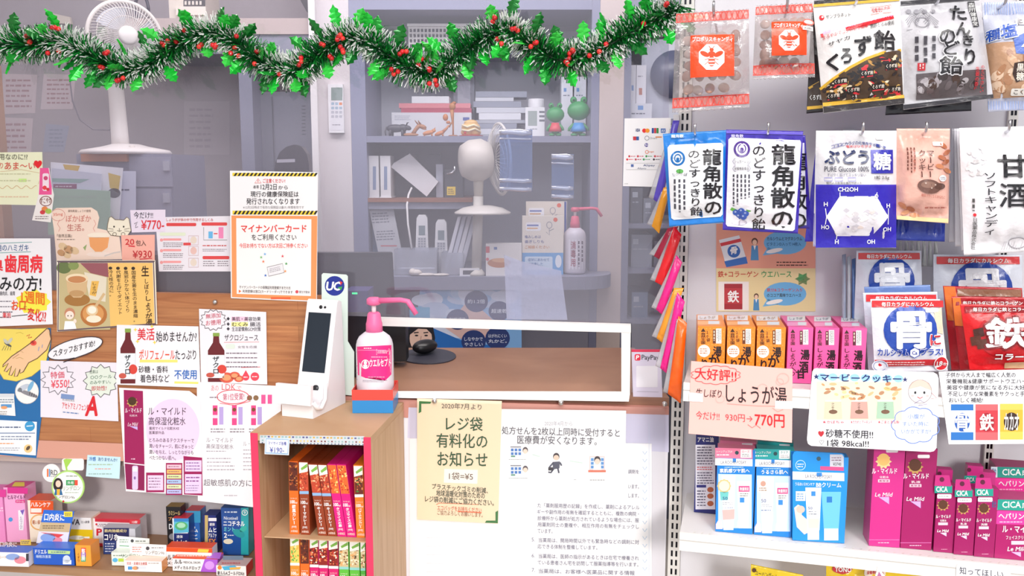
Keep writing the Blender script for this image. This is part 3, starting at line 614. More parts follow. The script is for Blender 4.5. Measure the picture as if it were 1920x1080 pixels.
def kurozu(a):
    a.r(1525, 9, 1686, 14, 'd8b03a', 2, -.075); a.r(1526, 2, 1686, 9, '2a2426', 1.6, -.075)
    a.e(1540, 34, 5, 5, 'd8202c', 2); a.e(1541.5, 33, 2, 2, W, 3); a.t('サンプラネット', 1548, 29, 1594, 38, '333', .01, -.12); a.t('ジャパンクリーン', 1550, 24, 1582, 29, '666', 0, -.12)
    a.l([(1631, 15), (1670, 10), (1670, 24), (1631, 29)], 1, 'd65', 2, True); a.t('栄養機能食品', 1633, 16, 1668, 22, 'd0303a', .01, -.13); a.f(1635, 21, 1655, 25, 1, 'c55')
    a.l([(1538, 69), (1590, 57), (1640, 43), (1674, 33)], 7, 'd8202c'); a.t('健康が気になる方へ 毎日つづけられる', 1541, 62, 1672, 68, 'fbe', 0, -.27, 0, 4)
    a.t('まろやかでコクのある風味', 1541, 70, 1624, 78, 'c8242e', .012, -.27); a.t('黒酢もろみ使用', 1628, 49, 1674, 58, K, .01, -.2)
    a.t('サヤカ', 1550, 84, 1590, 92, '2a2a2e', .01, -.35)
    a.t('く', 1547, 104, 1570, 136, K, .05); a.t('ろ', 1573, 94, 1594, 123, K, .05); a.t('ず', 1598, 71, 1630, 110, K, .045); a.t('飴', 1633, 60, 1676, 98, K, .03)
    arc = [(1537, 168), (1560, 150), (1590, 130), (1620, 114), (1650, 103), (1688, 95)]
    a.s_(arc + [(1693, 184), (1543, 200)], '4a3626', 1)
    for k in range(120):
        x = random.uniform(1545, 1688); yt = 168 - (x - 1537) * .72 + (x - 1537) ** 2 * .0016; y = random.uniform(yt + 6, 188)
        c = random.choice(['241d1e', '1d1718', 'caa35a', 'b98a44', 'e9d9bd', 'd8303a', '2a2021'])
        q = random.uniform(-.8, .8); a.e(x, y, random.uniform(4, 9), random.uniform(2, 4), c, 1.5 + k * .006, 6, q)
    for x, y in ((1574, 156), (1622, 142), (1668, 128), (1598, 172), (1644, 166), (1562, 182), (1676, 170)):
        a.s_([(x - 13, y - 6), (x + 12, y - 9), (x + 13, y + 4), (x - 12, y + 7)], '1b1516', 2.4); a.t('くろず飴', x - 11, y - 4, x + 11, y + 3, 'f5ece0', .02, -.12, 0, 3); a.l([(x - 11, y + 6), (x + 11, y + 3)], 2, 'd0303a', 3)
    a.l(arc, 5, 'd9ab32', 3); a.s_([(1542, 193), (1694, 178), (1695, 184), (1543, 200)], 'd9ab32', 3); a.s_([(1543, 200), (1695, 184), (1695, 194), (1544, 212)], '2a2224', 3)
pouch('candy_bag', 'white and gold black vinegar candy bag with dark brush lettering, foremost', 'sweets bag', H, [(1524, 9), (1687, -4), (1696, 194), (1544, 213)], .028, 'eeecec', kurozu, GB_, seed=31)
def kuro2(a):
    a.s_([(1516, 165), (1560, 140), (1560, 200), (1514, 204)], '3c2c22', 1); a.l([(1516, 166), (1560, 141)], 4, 'd9ab32'); a.s_([(1513, 200), (1600, 192), (1600, 197), (1513, 206)], 'd9ab32', 2); a.t('くろず飴', 1518, 178, 1542, 188, W, .02)
pouch('candy_bag', 'second black vinegar candy bag, its gold edged corner behind the foremost one', 'sweets bag', H2, [(1522, 16), (1668, 4), (1672, 198), (1512, 213)], .007, '2a2426', kuro2, GB_, seed=32)
def tankiri(a):
    a.r(1688, 3, 1836, 10, '2f2c33', 2, -.07)
    for x0, y0, w in ((1696, 40, 26), (1712, 30, 30), (1728, 44, 28)):
        for k in range(4): a.l([(x0 + k * 2, y0 + k * 4), (x0 + w / 2, y0 - 14 + k * 4), (x0 + w - k * 2, y0 + k * 4)], 1, '8a8890', 2)
    for k in range(4): a.e(1703 + k * 15, 22, 5, 4, '9a98a0', 2, 10); 
    a.ring(1726, 44, 12, 10, 1.2, '8a8890'); a.l([(1698, 58), (1754, 54)], 1.2, '8a8890')
    for g, x0, y0, x1, y1 in (('た', 1780, 11, 1809, 40), ('ん', 1786, 45, 1813, 71), ('き', 1798, 69, 1818, 90), ('り', 1802, 95, 1822, 125)): a.t(g, x0, y0, x1, y1, K, .045)
    for g, x0, y0, x1, y1 in (('の', 1754, 59, 1785, 87), ('ど', 1762, 80, 1793, 107), ('飴', 1754, 109, 1799, 143)): a.t(g, x0, y0, x1, y1, K, .04, 0, 0, 4, 'e4e3e8')
    a.v('森川健康堂', 1814, 6, 1826, 52, 'f2f2f2', 0, .1, 4); a.s_([(1813, 4), (1826, 3), (1832, 52), (1820, 54)], '2c2a30', 2)
    fv(a, 1707, 72, 1752, 122, 3, '44424a'); a.r(1716, 121, 1730, 135, 'c4343e', 2); fv(a, 1718, 123, 1728, 133, 2, 'f6dede', 4)
    a.s_([(1714, 141), (1845, 132), (1850, 178), (1717, 188)], '5a5256', 1.5)
    for k in range(22): a.e(random.uniform(1722, 1842), random.uniform(146, 174), random.uniform(6, 11), random.uniform(4, 8), random.choice(['3a3234', '6d6468', '857c82', 'a59ea4', '4c3a36', 'b9b4ba']), 1.8 + k * .02, 9, random.uniform(0, 3))
    a.v('のどにやさしい', 1833, 124, 1842, 174, 'e0404a', .02, .02, 4); a.v('生姜の香り', 1822, 128, 1831, 172, 'e0404a', .02, .02, 4)
    a.s_([(1693, 197), (1861, 177), (1862, 184), (1694, 205)], '2f2c33', 2)
pouch('candy_bag', 'silver grey throat candy bag with black brush lettering and a window of dark candy', 'sweets bag', H, [(1688, 10), (1836, -2), (1862, 184), (1694, 206)], .026, 'c6c5cb', tankiri, GB_, seed=33)
pouch('candy_bag', 'black bottom edge of another bag below the silver grey throat candy bag', 'sweets bag', H2, [(1680, 14), (1822, 4), (1821, 208), (1660, 216)], .006, '2b2930', None, GB_, seed=34)
def shio(a):
    for k in range(26):
        x = 1846 + k * 4.6; a.l([(x, 5), (x + 1, 28)], 1.6, '93a8d8', 2); a.l([(x + 6, 190), (x + 7, 206)], 1.6, '93a8d8', 2)
    a.s_([(1846, 84), (1965, 78), (1965, 180), (1856, 186)], 'b58e70', 1)
    for k in range(24): a.e(random.uniform(1862, 1955), random.uniform(95, 175), random.uniform(7, 14), random.uniform(5, 9), random.choice(['c9a384', 'a87a5a', 'd9bda4', '9a6a4c', 'b98e6c']), 1.3 + k * .02, 9, random.uniform(0, 3))
    a.t('塩', 1868, 51, 1900, 78, '2a55b4', .06, -.2, 0, 4, 'eef2fb'); a.t('種', 1846, 60, 1868, 82, '2a55b4', .05, -.2, 0, 4, 'eef2fb')
    a.s_([(1892, 75), (1925, 60), (1965, 60), (1965, 112), (1896, 104)], '2858b8', 2); a.s_([(1905, 92), (1922, 72), (1934, 88), (1950, 70), (1965, 95)], 'e8eefb', 3)
    a.s_([(1892, 122), (1912, 118), (1917, 150), (1898, 157), (1890, 142)], '3a2620', 3); a.v('黒糖', 1896, 122, 1911, 154, 'f2e8dc', .03, .05, 4)
    a.rr(1898, 37, 1950, 50, 5, 'eeeaf0', 2); a.t('こくある', 1904, 40, 1940, 47, '333', .02); a.rr(1890, 168, 1950, 181, 3, 'f0ece6', 3); a.t('こくほう', 1895, 170, 1935, 179, '3a2a24', .02, 0, 0, 5)
pouch('candy_bag', 'clear blue sealed bag of brown salt sweets, cut by the frame edge', 'sweets bag', PG.off(.182), [(1841, 5), (1968, 0), (1968, 204), (1853, 210)], .026, 'cdd0e2', shio, GB_, seed=35)
# packets on a strip down the side of the shelving
PK = PG.off(.05)
st = A0(); p0, p1 = PG.off(.03).hit(1268, 215), PG.off(.03).hit(1268, 752); w_ = PG.u * .006; t_ = PG.n * .0175
hexa(st, [p1 - w_, p1 + w_, p0 + w_, p0 - w_] + [q - t_ + Vector() for q in (p1 - w_, p1 + w_, p0 + w_, p0 - w_)], 'd9d7d8', 'plastic')
solid('hanging_strip', 'pale plastic strip on the slotted upright, carrying colourful packets', 'hanging strip', st)
for i, (q, c, lab) in enumerate((
    ([(1262, 226), (1274, 226), (1240, 384), (1225, 374)], '5d4cc6', 'violet packet, topmost on the hanging strip'),
    ([(1244, 352), (1258, 348), (1236, 438), (1222, 424)], 'f0a224', 'amber packet under the violet one on the hanging strip'),
    ([(1252, 428), (1272, 424), (1246, 492), (1226, 480)], 'a8163c', 'dark red packet beside the card logo notice on the hanging strip'),
    ([(1264, 424), (1278, 440), (1246, 538), (1228, 528)], 'e81c26', 'bright red packet halfway down the hanging strip'),
    ([(1268, 478), (1279, 492), (1244, 592), (1230, 580)], 'ea1c86', 'magenta packet below the bright red one on the hanging strip'),
    ([(1264, 540), (1282, 540), (1246, 646), (1231, 634)], 'f09a2a', 'light orange packet between two magenta ones on the hanging strip'),
    ([(1270, 548), (1284, 566), (1250, 700), (1238, 690)], 'ee1a8c', 'lower magenta packet with a long edge on the hanging strip'),
    ([(1272, 592), (1288, 606), (1276, 756), (1252, 738)], 'ff6818', 'bright orange packet, lowest on the hanging strip'))):
    p = Pouch(PG.off(.040 + .016 * i), q, .009, c, seal=(.05, .05), seed=50 + i, nx=8, ny=18, wr=.003, back=.3)
    o = thing('packet', lab, 'packet', PK.hit(q[2][0], q[2][1]), 'packets on the hanging strip'); p.a.build('pouch', o)
    x0, y0 = q[0]; x3, y3 = q[3]; f = Pouch(PG.off(.0355 + .016 * i), [(x0 - 3, y0 + 6), (x0 + 9, y0 + 6), (x3 + 10, y3 + 4), (x3 - 9, y3 - 4)], .0025, clear('clear_edge', 'f4f4f6', .3, 'f0eef4', .1, .12, .5), seal=(.05, .05), seed=70 + i, nx=6, ny=14, wr=.0008, back=.2); f.a.build('clear_edge', o)
# ================================================================== PANEL POSTER
def wafer_pack(a, x0, y0, x1, y1, c1, c2, kan, lv=2, ring=None):
    w, h = x1 - x0, y1 - y0; a.r(x0, y0, x1, y1, c1, lv); a.r(x0, y0, x1, y0 + h * .17, c2, lv + .5); a.r(x0, y1 - h * .22, x1, y1, c2, lv + .5)
    if ring: a.e(x0 + w / 2, y0 + h * .5, w * .34, h * .26, ring, lv + .8)
    a.t(kan, x0 + w * .18, y0 + h * .26, x1 - w * .18, y0 + h * .74, W, .03, 0, 0, lv + 1.5)
def tiny_person(a, x, y, h):
    a.e(x, y + h * .16, h * .14, h * .16, '5a3a2c', 2); a.e(x, y + h * .2, h * .1, h * .12, 'f2cdb2', 3); a.s_([(x - h * .14, y + h * .34), (x + h * .14, y + h * .34), (x + h * .18, y + h), (x - h * .18, y + h)], '4f8fc4', 2); a.s_([(x - h * .06, y + h * .34), (x + h * .06, y + h * .34), (x, y + h * .55)], W, 3)
def pp(a):
    a.r(1343, 420, 1529, 503, 'eba58d', 1); a.r(1343, 503, 1529, 584, 'ecd9a4', 1)
    a.s_([(1348, 450), (1386, 441), (1402, 494), (1362, 501)], 'e9eef4', 2); a.s_([(1350, 456), (1388, 447), (1390, 453), (1352, 462)], 'd8424a', 2.5); a.e(1376, 471, 12, 12, '3a70c0', 2.5); a.t('骨', 1369, 464, 1383, 478, W, .05, -.2); a.s_([(1358, 490), (1399, 481), (1402, 494), (1362, 501)], '3a70c0', 2.5)
    tiny_person(a, 1415, 446, 42)
    for cy, t1, t2, c1, c2 in ((455, 'カルシウムとマグネシウム', 'ビタミンD入って14枚入', '333', '2a5a8a'), (551, '鉄分&コラーゲン入り', 'のココア風味ウエハース', 'd04040', '333')):
        a.e(1472, cy, 40, 22, '6fb6e6', 1.5); a.s_([(1440, cy + 8), (1430, cy + 24), (1460, cy + 20)], '6fb6e6', 1.5); a.t(t1, 1438, cy - 11, 1504, cy - 4, c1, .015); a.t(t2, 1438, cy - 1, 1502, cy + 6, c2, .015)
        a.e(1452, cy + 15, 16, 4, 'f2f0ec', 2, 16, -.2)
    a.f(1456, 489, 1516, 500, 2, '5a3a30'); a.t('鉄+コラーゲン', 1346, 508, 1422, 520, 'cc3a30', .02); a.t('ウエハース', 1428, 508, 1484, 520, '3c9a5a', .02)
    a.r(1347, 528, 1404, 582, 'f4ecea', 2); wafer_pack(a, 1358, 532, 1392, 580, 'c03a44', 'a82c38', '鉄', 2.5)
    tiny_person(a, 1418, 550, 32); a.burst(1505, 523, 15, 13, 6, '5cb06a', None, .6)
sheet('wall_poster', 'salmon and cream wafer poster on the back panel above the ginger boxes', 'poster', PG, .0005, [(1343, 420), (1529, 420), (1529, 584), (1343, 584)], 'eba58d', pp)
# ================================================================== WAFER BAGS
GW = 'wafer bags on the upper shelf'
def cal(a, x0, y0, w, h, full=True):
    X = lambda u: x0 + u * w
    Y = lambda v: y0 + v * h
    a.s_([(X(.01), Y(0)), (X(.99), Y(0)), (X(.995), Y(.10)), (X(.01), Y(.10))], 'd32a30', 1); a.t('毎日カラダにカルシウム', X(.14), Y(.02), X(.86), Y(.085), W, .03)
    a.e(X(.53), Y(.43), w * .37, h * .37, '2248a8', 1); a.t('骨', X(.25), Y(.15), X(.82), Y(.70), 'eef1f8', .05, 0, 0, 3)
    if full:
        a.t('に', X(.79), Y(.49), X(.95), Y(.65), 'c2303c', .05, 0, 0, 4, 'f2f2f6'); a.t('カルシウム', X(.08), Y(.70), X(.50), Y(.81), '2a4cae', .05, 0, 0, 4, 'f2f2f6'); a.t('プラス!', X(.66), Y(.69), X(.98), Y(.80), '2a4cae', .05, 0, 0, 4, 'f2f2f6')
        cx, cy = X(.58), Y(.755); HX = [(cx + w * .075 * math.cos(k * math.pi / 3 + .52), cy + w * .075 * math.sin(k * math.pi / 3 + .52)) for k in range(6)]
        a.s_(HX, 'f4f4f8', 4); a.l(HX, 1.4, '2a4cae', 5, True); a.t('Ca', cx - 5, cy - 3.5, cx + 5, cy + 3.5, '2a4cae', .02, 0, 0, 5)
        a.s_([(X(.05), Y(.88)), (X(.98), Y(.86)), (X(.98), Y(.96)), (X(.06), Y(.98))], 'cf2c34', 1.4); a.f(X(.2), Y(.89), X(.75), Y(.96), 2, 'f6dada', lv=3)
        a.e(X(.955), Y(.93), 14, 14, W, 3.2); a.e(X(.955), Y(.93), 12.5, 12.5, 'cf2c34', 3.6); a.t('18', X(.955) - 9, Y(.93) - 5, X(.955) + 3, Y(.93) + 4, W, .03, 0, 0, 5); a.t('枚', X(.955) + 4, Y(.93) - 2, X(.955) + 10, Y(.93) + 4, W, .01, 0, 0, 5)
        a.s_([(X(.86), Y(.15)), (X(.97), Y(.1)), (X(.99), Y(.5)), (X(.88), Y(.46))], 'e6d2b8', .8); a.rr(X(.74), Y(.115), X(.92), Y(.17), 2, 'f6f6f6', 2)
        a.e(X(.12), Y(.97), 15, 11, 'dfe4ee', 2); a.ring(X(.12), Y(.97), 12, 9, 1, '6a7aa8', 3)
def iron(a, x0, y0, w, h, full=True):
    X = lambda u: x0 + u * w
    Y = lambda v: y0 + v * h
    a.s_([(X(.0), Y(.0)), (X(1), Y(.0)), (X(1), Y(.10)), (X(.0), Y(.10))], '96131e', 1); a.t('毎日カラダに鉄とコラーゲン', X(.10), Y(.015), X(.9), Y(.08), W, .03)
    if full:
        a.e(X(.5), Y(.45), w * .36, h * .36, 'b3121c', 1); a.t('鉄', X(.23), Y(.16), X(.80), Y(.66), 'f1eff2', .045, 0, 0, 4, '7a0d16'); a.t('コラーゲン', X(.36), Y(.73), X(.98), Y(.85), 'f5f1f1', .06, 0, 0, 4, '7a0d16')
        for u, v in ((.16, .42), (.13, .55), (.2, .6)): a.s_([(X(u - .07), Y(v - .06)), (X(u + .05), Y(v - .1)), (X(u + .07), Y(v + .04)), (X(u - .05), Y(v + .08))], random.choice(['4a2620', '5c3228']), 2)
        a.s_([(X(.5), Y(.9)), (X(.9), Y(.88)), (X(.95), Y(1)), (X(.5), Y(1))], 'c9a07a', 1.5)
p1_ = PG.off(.07); p2_ = PG.off(.06)
for q, lab, pl, fn, bod in (
    ([(1606, 470), (1727, 470), (1731, 640), (1600, 640)], 'white and blue calcium wafer bag at the back, below the grape sugar bag', p1_, lambda a: cal(a, 1608, 474, 117, 120, False), 'dce2ee'),
    ([(1750, 477), (1916, 478), (1918, 640), (1750, 640)], 'white and blue calcium wafer bag at the back, below the white soft candy bag', p1_, lambda a: cal(a, 1754, 481, 158, 140, False), 'dce2ee'),
    ([(1620, 538), (1744, 534), (1752, 690), (1638, 694)], 'clear topped calcium wafer bag, third in the row of blue ones', PG.off(.125), None, '6f8cc8'),
    ([(1618, 549), (1757, 547), (1766, 690), (1628, 694)], 'calcium wafer bag right behind the foremost one', PG.off(.155), lambda a: cal(a, 1622, 552, 134, 130, False), 'd3dbea'),
    ([(1632, 561), (1762, 561), (1777, 696), (1640, 698)], 'foremost white and blue calcium wafer bag with a large white bone sign', PG.off(.19), lambda a: cal(a, 1633, 563, 136, 126), 'e6e9f2'),
    ([(1768, 536), (1916, 540), (1924, 690), (1784, 694)], 'red and orange iron wafer bag at the back of its row', PG.off(.125), lambda a: (a.s_([(1769, 537), (1790, 537), (1800, 600), (1776, 600)], 'f07a28', 1), a.s_([(1794, 541), (1914, 543), (1914, 556), (1794, 554)], '9a6a50', 1.2)), 'c2222c'),
    ([(1784, 556), (1925, 558), (1935, 690), (1800, 694)], 'red iron wafer bag right behind the foremost red one', PG.off(.155), lambda a: (iron(a, 1790, 562, 140, 120, False), a.s_([(1785, 558), (1800, 558), (1806, 610), (1790, 610)], 'f07a28', 1.4)), 'b9202a'),
    ([(1800, 570), (1950, 574), (1958, 694), (1818, 694)], 'foremost red iron wafer bag with a large white lettering sign', PG.off(.19), lambda a: iron(a, 1808, 574, 148, 116), 'd6161f')):
    pouch('wafer_bag', lab, 'wafer bag', pl, q, .014, bod, fn, GW, seed=int(q[0][0]) % 97, grid=12, back=.25, wr=.004)
for i in range(7):
    x = 1684 + i * 11; pouch('wafer_sachet', 'slim white wafer sachet standing behind the calcium wafer bags', 'sachet', PG.off(.035), [(x + 2, 452), (x + 7, 452), (x + 9.5, 500), (x, 500)], .006, 'd4d6d2', None, 'slim wafer sachets', nx=6, ny=10, seed=i, seal=(.02, .02))
for i in range(3):
    x = 1578 + i * 9; pouch('wafer_sachet', 'bluish wafer sachet upright beside the hindmost calcium bag', 'sachet', PG.off(.06), [(x + 1, 478 + 4 * i), (x + 8, 476 + 4 * i), (x + 9, 690), (x, 690)], .008, ['a9b4c8', 'c4cad2', '5f7fb8'][i], None, 'bluish wafer sachets', nx=6, ny=10, seed=20 + i, seal=(.02, .02))
# ================================================================== GINGER DRINK BOXES
GPL = Pl(level(z_mid + .0005).hit(1306, 711), yaw((0, 0, 0), 10.5).n)
def gfoot(x): return footy(GPL, x, z_mid + .001)
for i, (x0, x1) in enumerate(((1306, 1357.5), (1361, 1413), (1416.5, 1469.5), (1474, 1520.5), (1524.5, 1569), (1575, 1620))):
    org = i < 3; y0 = gfoot(x0); y1 = gfoot(x1); yt = 611 + i * .7; body = 'ee8a2a' if org else 'ee5a9e'; n = ('first', 'second', 'third')[i % 3]
    def ga(a, x0=x0, x1=x1, yt=yt, org=org):
        dk = '3a2218'; w = x1 - x0
        if org:
            for r in range(14):
                for k in range(7): a.e(x0 + 4 + k * 7.2 + (r % 2) * 3.5, yt + 5 + r * 6, 1.5, 1.2, 'f3a24a', 1, 6)
        a.r(x1 - 15, yt + 5, x1 - 5, yt + 33, 'f4f2ee', 2); fv(a, x1 - 14, yt + 7, x1 - 6, yt + 32, 3, '555', 3); a.r(x1 - 21, yt + 7, x1 - 15.5, yt + 33, '5a2030' if not org else '6a3a20', 2); fv(a, x1 - 21, yt + 9, x1 - 16, yt + 31, 1, 'f3d9c0', 3)
        a.v('自然王国', x0 + 8, yt + 12, x0 + 17, yt + 34, dk, .02); a.s_([(x0 + 8, yt + 11), (x0 + 12.5, yt + 4), (x0 + 17, yt + 11)], dk, 2)
        if org:
            a.v('20袋', x1 - 33, yt + 8, x1 - 26, yt + 30, dk, .01); a.e(x0 + 14, yt + 47, 11.5, 11.5, 'f6f2ea', 2); a.f(x0 + 6, yt + 41, x0 + 22, yt + 53, 3, 'c07a4a', lv=3)
            for g, a0, b0, c0, d0 in (('湯', .60, 38, .92, 56), ('が', .44, 52, .86, 76), ('う', .5, 77, .84, 95), ('り', .18, 62, .40, 82), ('ぼ', .12, 80, .38, 95)): a.t(g, x0 + a0 * w, yt + b0, x0 + c0 * w, yt + d0, K, .04)
        else:
            for g, a0, b0, c0, d0 in (('湯', .58, 42, .95, 62), ('酒', .52, 64, .9, 86), ('甘', .38, 80, .80, 97)): a.t(g, x0 + a0 * w, yt + b0, x0 + c0 * w, yt + d0, '241018', .05)
            a.v('しょうが入り', x0 + 6, yt + 38, x0 + 19, yt + 92, '3a1424', .025)
    def gt(a, x0=x0, x1=x1, yt=yt, org=org):
        a.r(x0 + 2, yt - 9, x1 - 7, yt - 2, 'f7b273' if org else 'f79ac4', 1); a.r(x0 + 22, yt - 9, x1 - 9, yt - 3, 'dfe3ea', 2); a.r(x0 + 2, yt - 20, x1 - 11, yt - 11, 'e9e6ea', 1); a.t('しょうが', x0 + 6, yt - 18, x1 - 16, yt - 13, '7a8a9a' if not org else 'c9a890', .04, 0, 0, 2)
    carton('drink_box', ('orange' if org else 'pink') + ' ginger drink box, %s of its colour from the tinsel end' % n, 'box', GPL, (x0, y0), (x1, y1), yt, .145, body, ga, 'ginger drink boxes on the upper shelf', gt)
# ================================================================== SIGNS ON THE UPPER PRICE RAIL
TS = .0605
def s1(a):
    a.cloud(1342, 703, 42, 16, 14, 'e06a6a'); a.t('大好評!!', 1303, 689, 1381, 711, 'e0202a', .018, TS)
    a.t('生しぼり', 1306, 728, 1354, 743, '33262a', .01, TS, -.1); a.t('しょうが湯', 1361, 719, 1475, 754, '2a2024', .014, TS)
    a.t('今だけ!!', 1305, 770, 1349, 786, 'e0404a', .004, TS); a.t('930円→', 1360, 775, 1411, 789, 'e0404a', .002, TS); a.t('770円', 1415, 774, 1471, 799, 'e0202a', .02, TS)
    a.l([(1363, 757), (1420, 761), (1472, 762)], 1.5, 'f09a92'); a.l([(1448, 765), (1458, 772), (1468, 768)], 1.5, 'f09a92'); a.l([(1402, 796), (1410, 802), (1418, 797), (1426, 803)], 1.5, 'f07a78')
    a.ring(1468, 710, 11, 10, 2, 'f6aca4'); a.ring(1462, 716, 7, 6, 1, 'f6aca4'); a.ring(1430, 728, 9, 8, 1.5, 'f6b0a8'); a.ring(1350, 748, 8, 7, 1.5, 'f6b0a8')
    a.r(1292, 736, 1318, 752, 'f8f4f4', 4, .06); a.r(1453, 751, 1486, 766, 'f8f4f4', 4, .04)
RAILP = SD + .0045
sheet('price_sign', 'pink handwritten ginger drink sign priced 770 yen on the upper shelf rail', 'sign', PG, RAILP, [(1296, 677), (1486, 692), (1485, 830), (1291, 813)], 'fcbcb4', s1)
def s2(a):
    for i in range(8): a.e(1541 + i * 20.5, 706.5 + i * .5, 9, 7, '9ccdf0', 1)
    a.t('★', 1525, 700, 1536, 711, '26306a', 0); a.t('マービークッキー', 1538, 700, 1690, 715, '26306a', .03, .02); a.t('★', 1692, 706, 1702, 716, '26306a', 0)
    a.r(1531, 715, 1691, 787, 'f3e6c6', 1, .01)
    for k in range(34): a.e(random.uniform(1538, 1688), random.uniform(718, 750), random.uniform(3, 8), random.uniform(2, 3.6), random.choice(['e9b98a', 'd9a070', 'c48a64', 'f0cf9c', 'b98a6a', 'e8c27e']), 2, 10, random.uniform(-.6, .6))
    for x, c in ((1562, 'd9ceb4'), (1611, 'cfa49a'), (1660, 'a9c9b0')):
        a.s_([(x - 15, 750), (x + 15, 750), (x + 17, 785), (x - 17, 785)], c, 2.4); a.r(x - 15, 750, x + 15, 753, 'efe6d6', 2.8); a.e(x, 772, 8, 4, '7a5a48', 3); a.v('クッキー', x - 4, 755, x + 3, 770, '5a3a30', .01)
    for x, t in ((1542, '★かぼちゃ'), (1595, '★カカオと アーモンド'), (1646, '★ごまときな粉')): a.t(t, x, 788, x + 40, 794, 'd04a5a', .005, .01)
    a.t('♥', 1534, 808, 1545, 819, 'c0303a', 0); a.t('砂糖不使用!!', 1548, 804, 1637, 820, '26242c', .014, .03); a.t('♡', 1536, 825, 1545, 834, '888', 0); a.t('1袋 98kcal!!', 1551, 823, 1629, 837, '26242c', .014, .02)
    a.cloud(1717, 797, 41, 31, 9, '6a8ad8', 1.6); a.t('小腹が', 1702, 776, 1734, 785, '7a9ad8', 0); a.t('すいた時に', 1692, 790, 1741, 799, '7a9ad8', 0); a.t('いかがですか!', 1690, 804, 1745, 813, '7a9ad8', 0)
    a.ring(1725, 734, 22, 22, 1, '9a8a8a'); a.s_([(1703, 730), (1710, 716), (1726, 711), (1742, 718), (1747, 732), (1726, 724)], 'f3c9bc', 2); a.e(1716, 736, 2, 2.6, '333', 3); a.e(1733, 736, 2, 2.6, '333', 3); a.l([(1720, 744), (1725, 747), (1730, 744)], 1.4, 'd55', 3); a.e(1711, 742, 3, 2, 'f7c2c0', 2); a.e(1739, 742, 3, 2, 'f7c2c0', 2)
    a.l([(1746, 736), (1756, 746), (1745, 748)], 1.2, 'c99'); a.l([(1714, 757), (1725, 750), (1738, 758), (1722, 760)], 1.2, '8a7aa0')
sheet('price_sign', 'laminated white cookie sign with three little packs and a blue cloud bubble', 'sign', PG, RAILP, [(1530, 690.5), (1750, 698), (1757, 702), (1760, 710), (1756, 840), (1751, 846), (1744, 847.5), (1521, 836), (1515, 832), (1513, 824), (1523, 697), (1526, 692)], 'f4f4fa', s2, kind='gloss')
def s3(a):
    for i, (t, x0, x1) in enumerate((('子供から大人まで幅広く人気の', 1773, 1904), ('栄養機能&健康サポートウエハース', 1774, 1935), ('美容や健康が気になる方に大好評', 1775, 1932), ('不足しがちな栄養素をサクっと手軽に', 1777, 1940), ('おいしく補給!', 1779, 1843))):
        a.t(t, x0, 698 + i * 11.8, x1, 707.5 + i * 11.8, '333038', .008)
    wafer_pack(a, 1783, 758, 1825, 825, 'dfe8f2', '2a72c0', '骨', 2, '2458b0'); wafer_pack(a, 1829, 758, 1871, 825, 'c83a46', 'd9646a', '鉄', 2, 'a02030'); wafer_pack(a, 1875, 757, 1918, 824, 'e8b23a', 'f0c65a', 'カカオ', 2, '3a2620')
sheet('price_sign', 'white wafer sign with five text lines and pictures of three packs', 'sign', PG, RAILP, [(1760, 697), (1945, 692), (1945, 832), (1779, 833)], 'f3f3f8', s3)
# ================================================================== LOWER SHELF: SKIN CARE
zl_ = z_low + .0007
def navy(a):
    a.t('アマニ油', 1308, 819, 1338, 829, W, .03); a.r(1304, 834, 1341, 955, 'e6e6f0', 1); a.f(1307, 836, 1339, 872, 7, '55506a'); a.f(1307, 874, 1339, 882, 2, 'd0303a'); a.f(1307, 884, 1339, 908, 5, '55506a'); a.r(1306, 909, 1324, 914, '2a2a80', 2); a.f(1307, 918, 1324, 950, 6, '55506a')
    for y in (918, 930, 944): a.e(1332, y, 6, 5, 'b5603a', 2)
carton('skin_care_box', 'navy linseed oil box at the upright end of the lower shelf', 'box', zl_, (1301, 960), (1343, 964), 814, .03, '1f2470', navy)
def tube_shape(a, x0, y0, x1, y1, c, cap, lv=2):
    w = x1 - x0; a.s_([(x0, y0), (x1, y0), (x1 - w * .12, y1 - w * .6), (x0 + w * .12, y1 - w * .6)], c, lv); a.r(x0 + w * .14, y1 - w * .6, x1 - w * .14, y1, cap, lv)
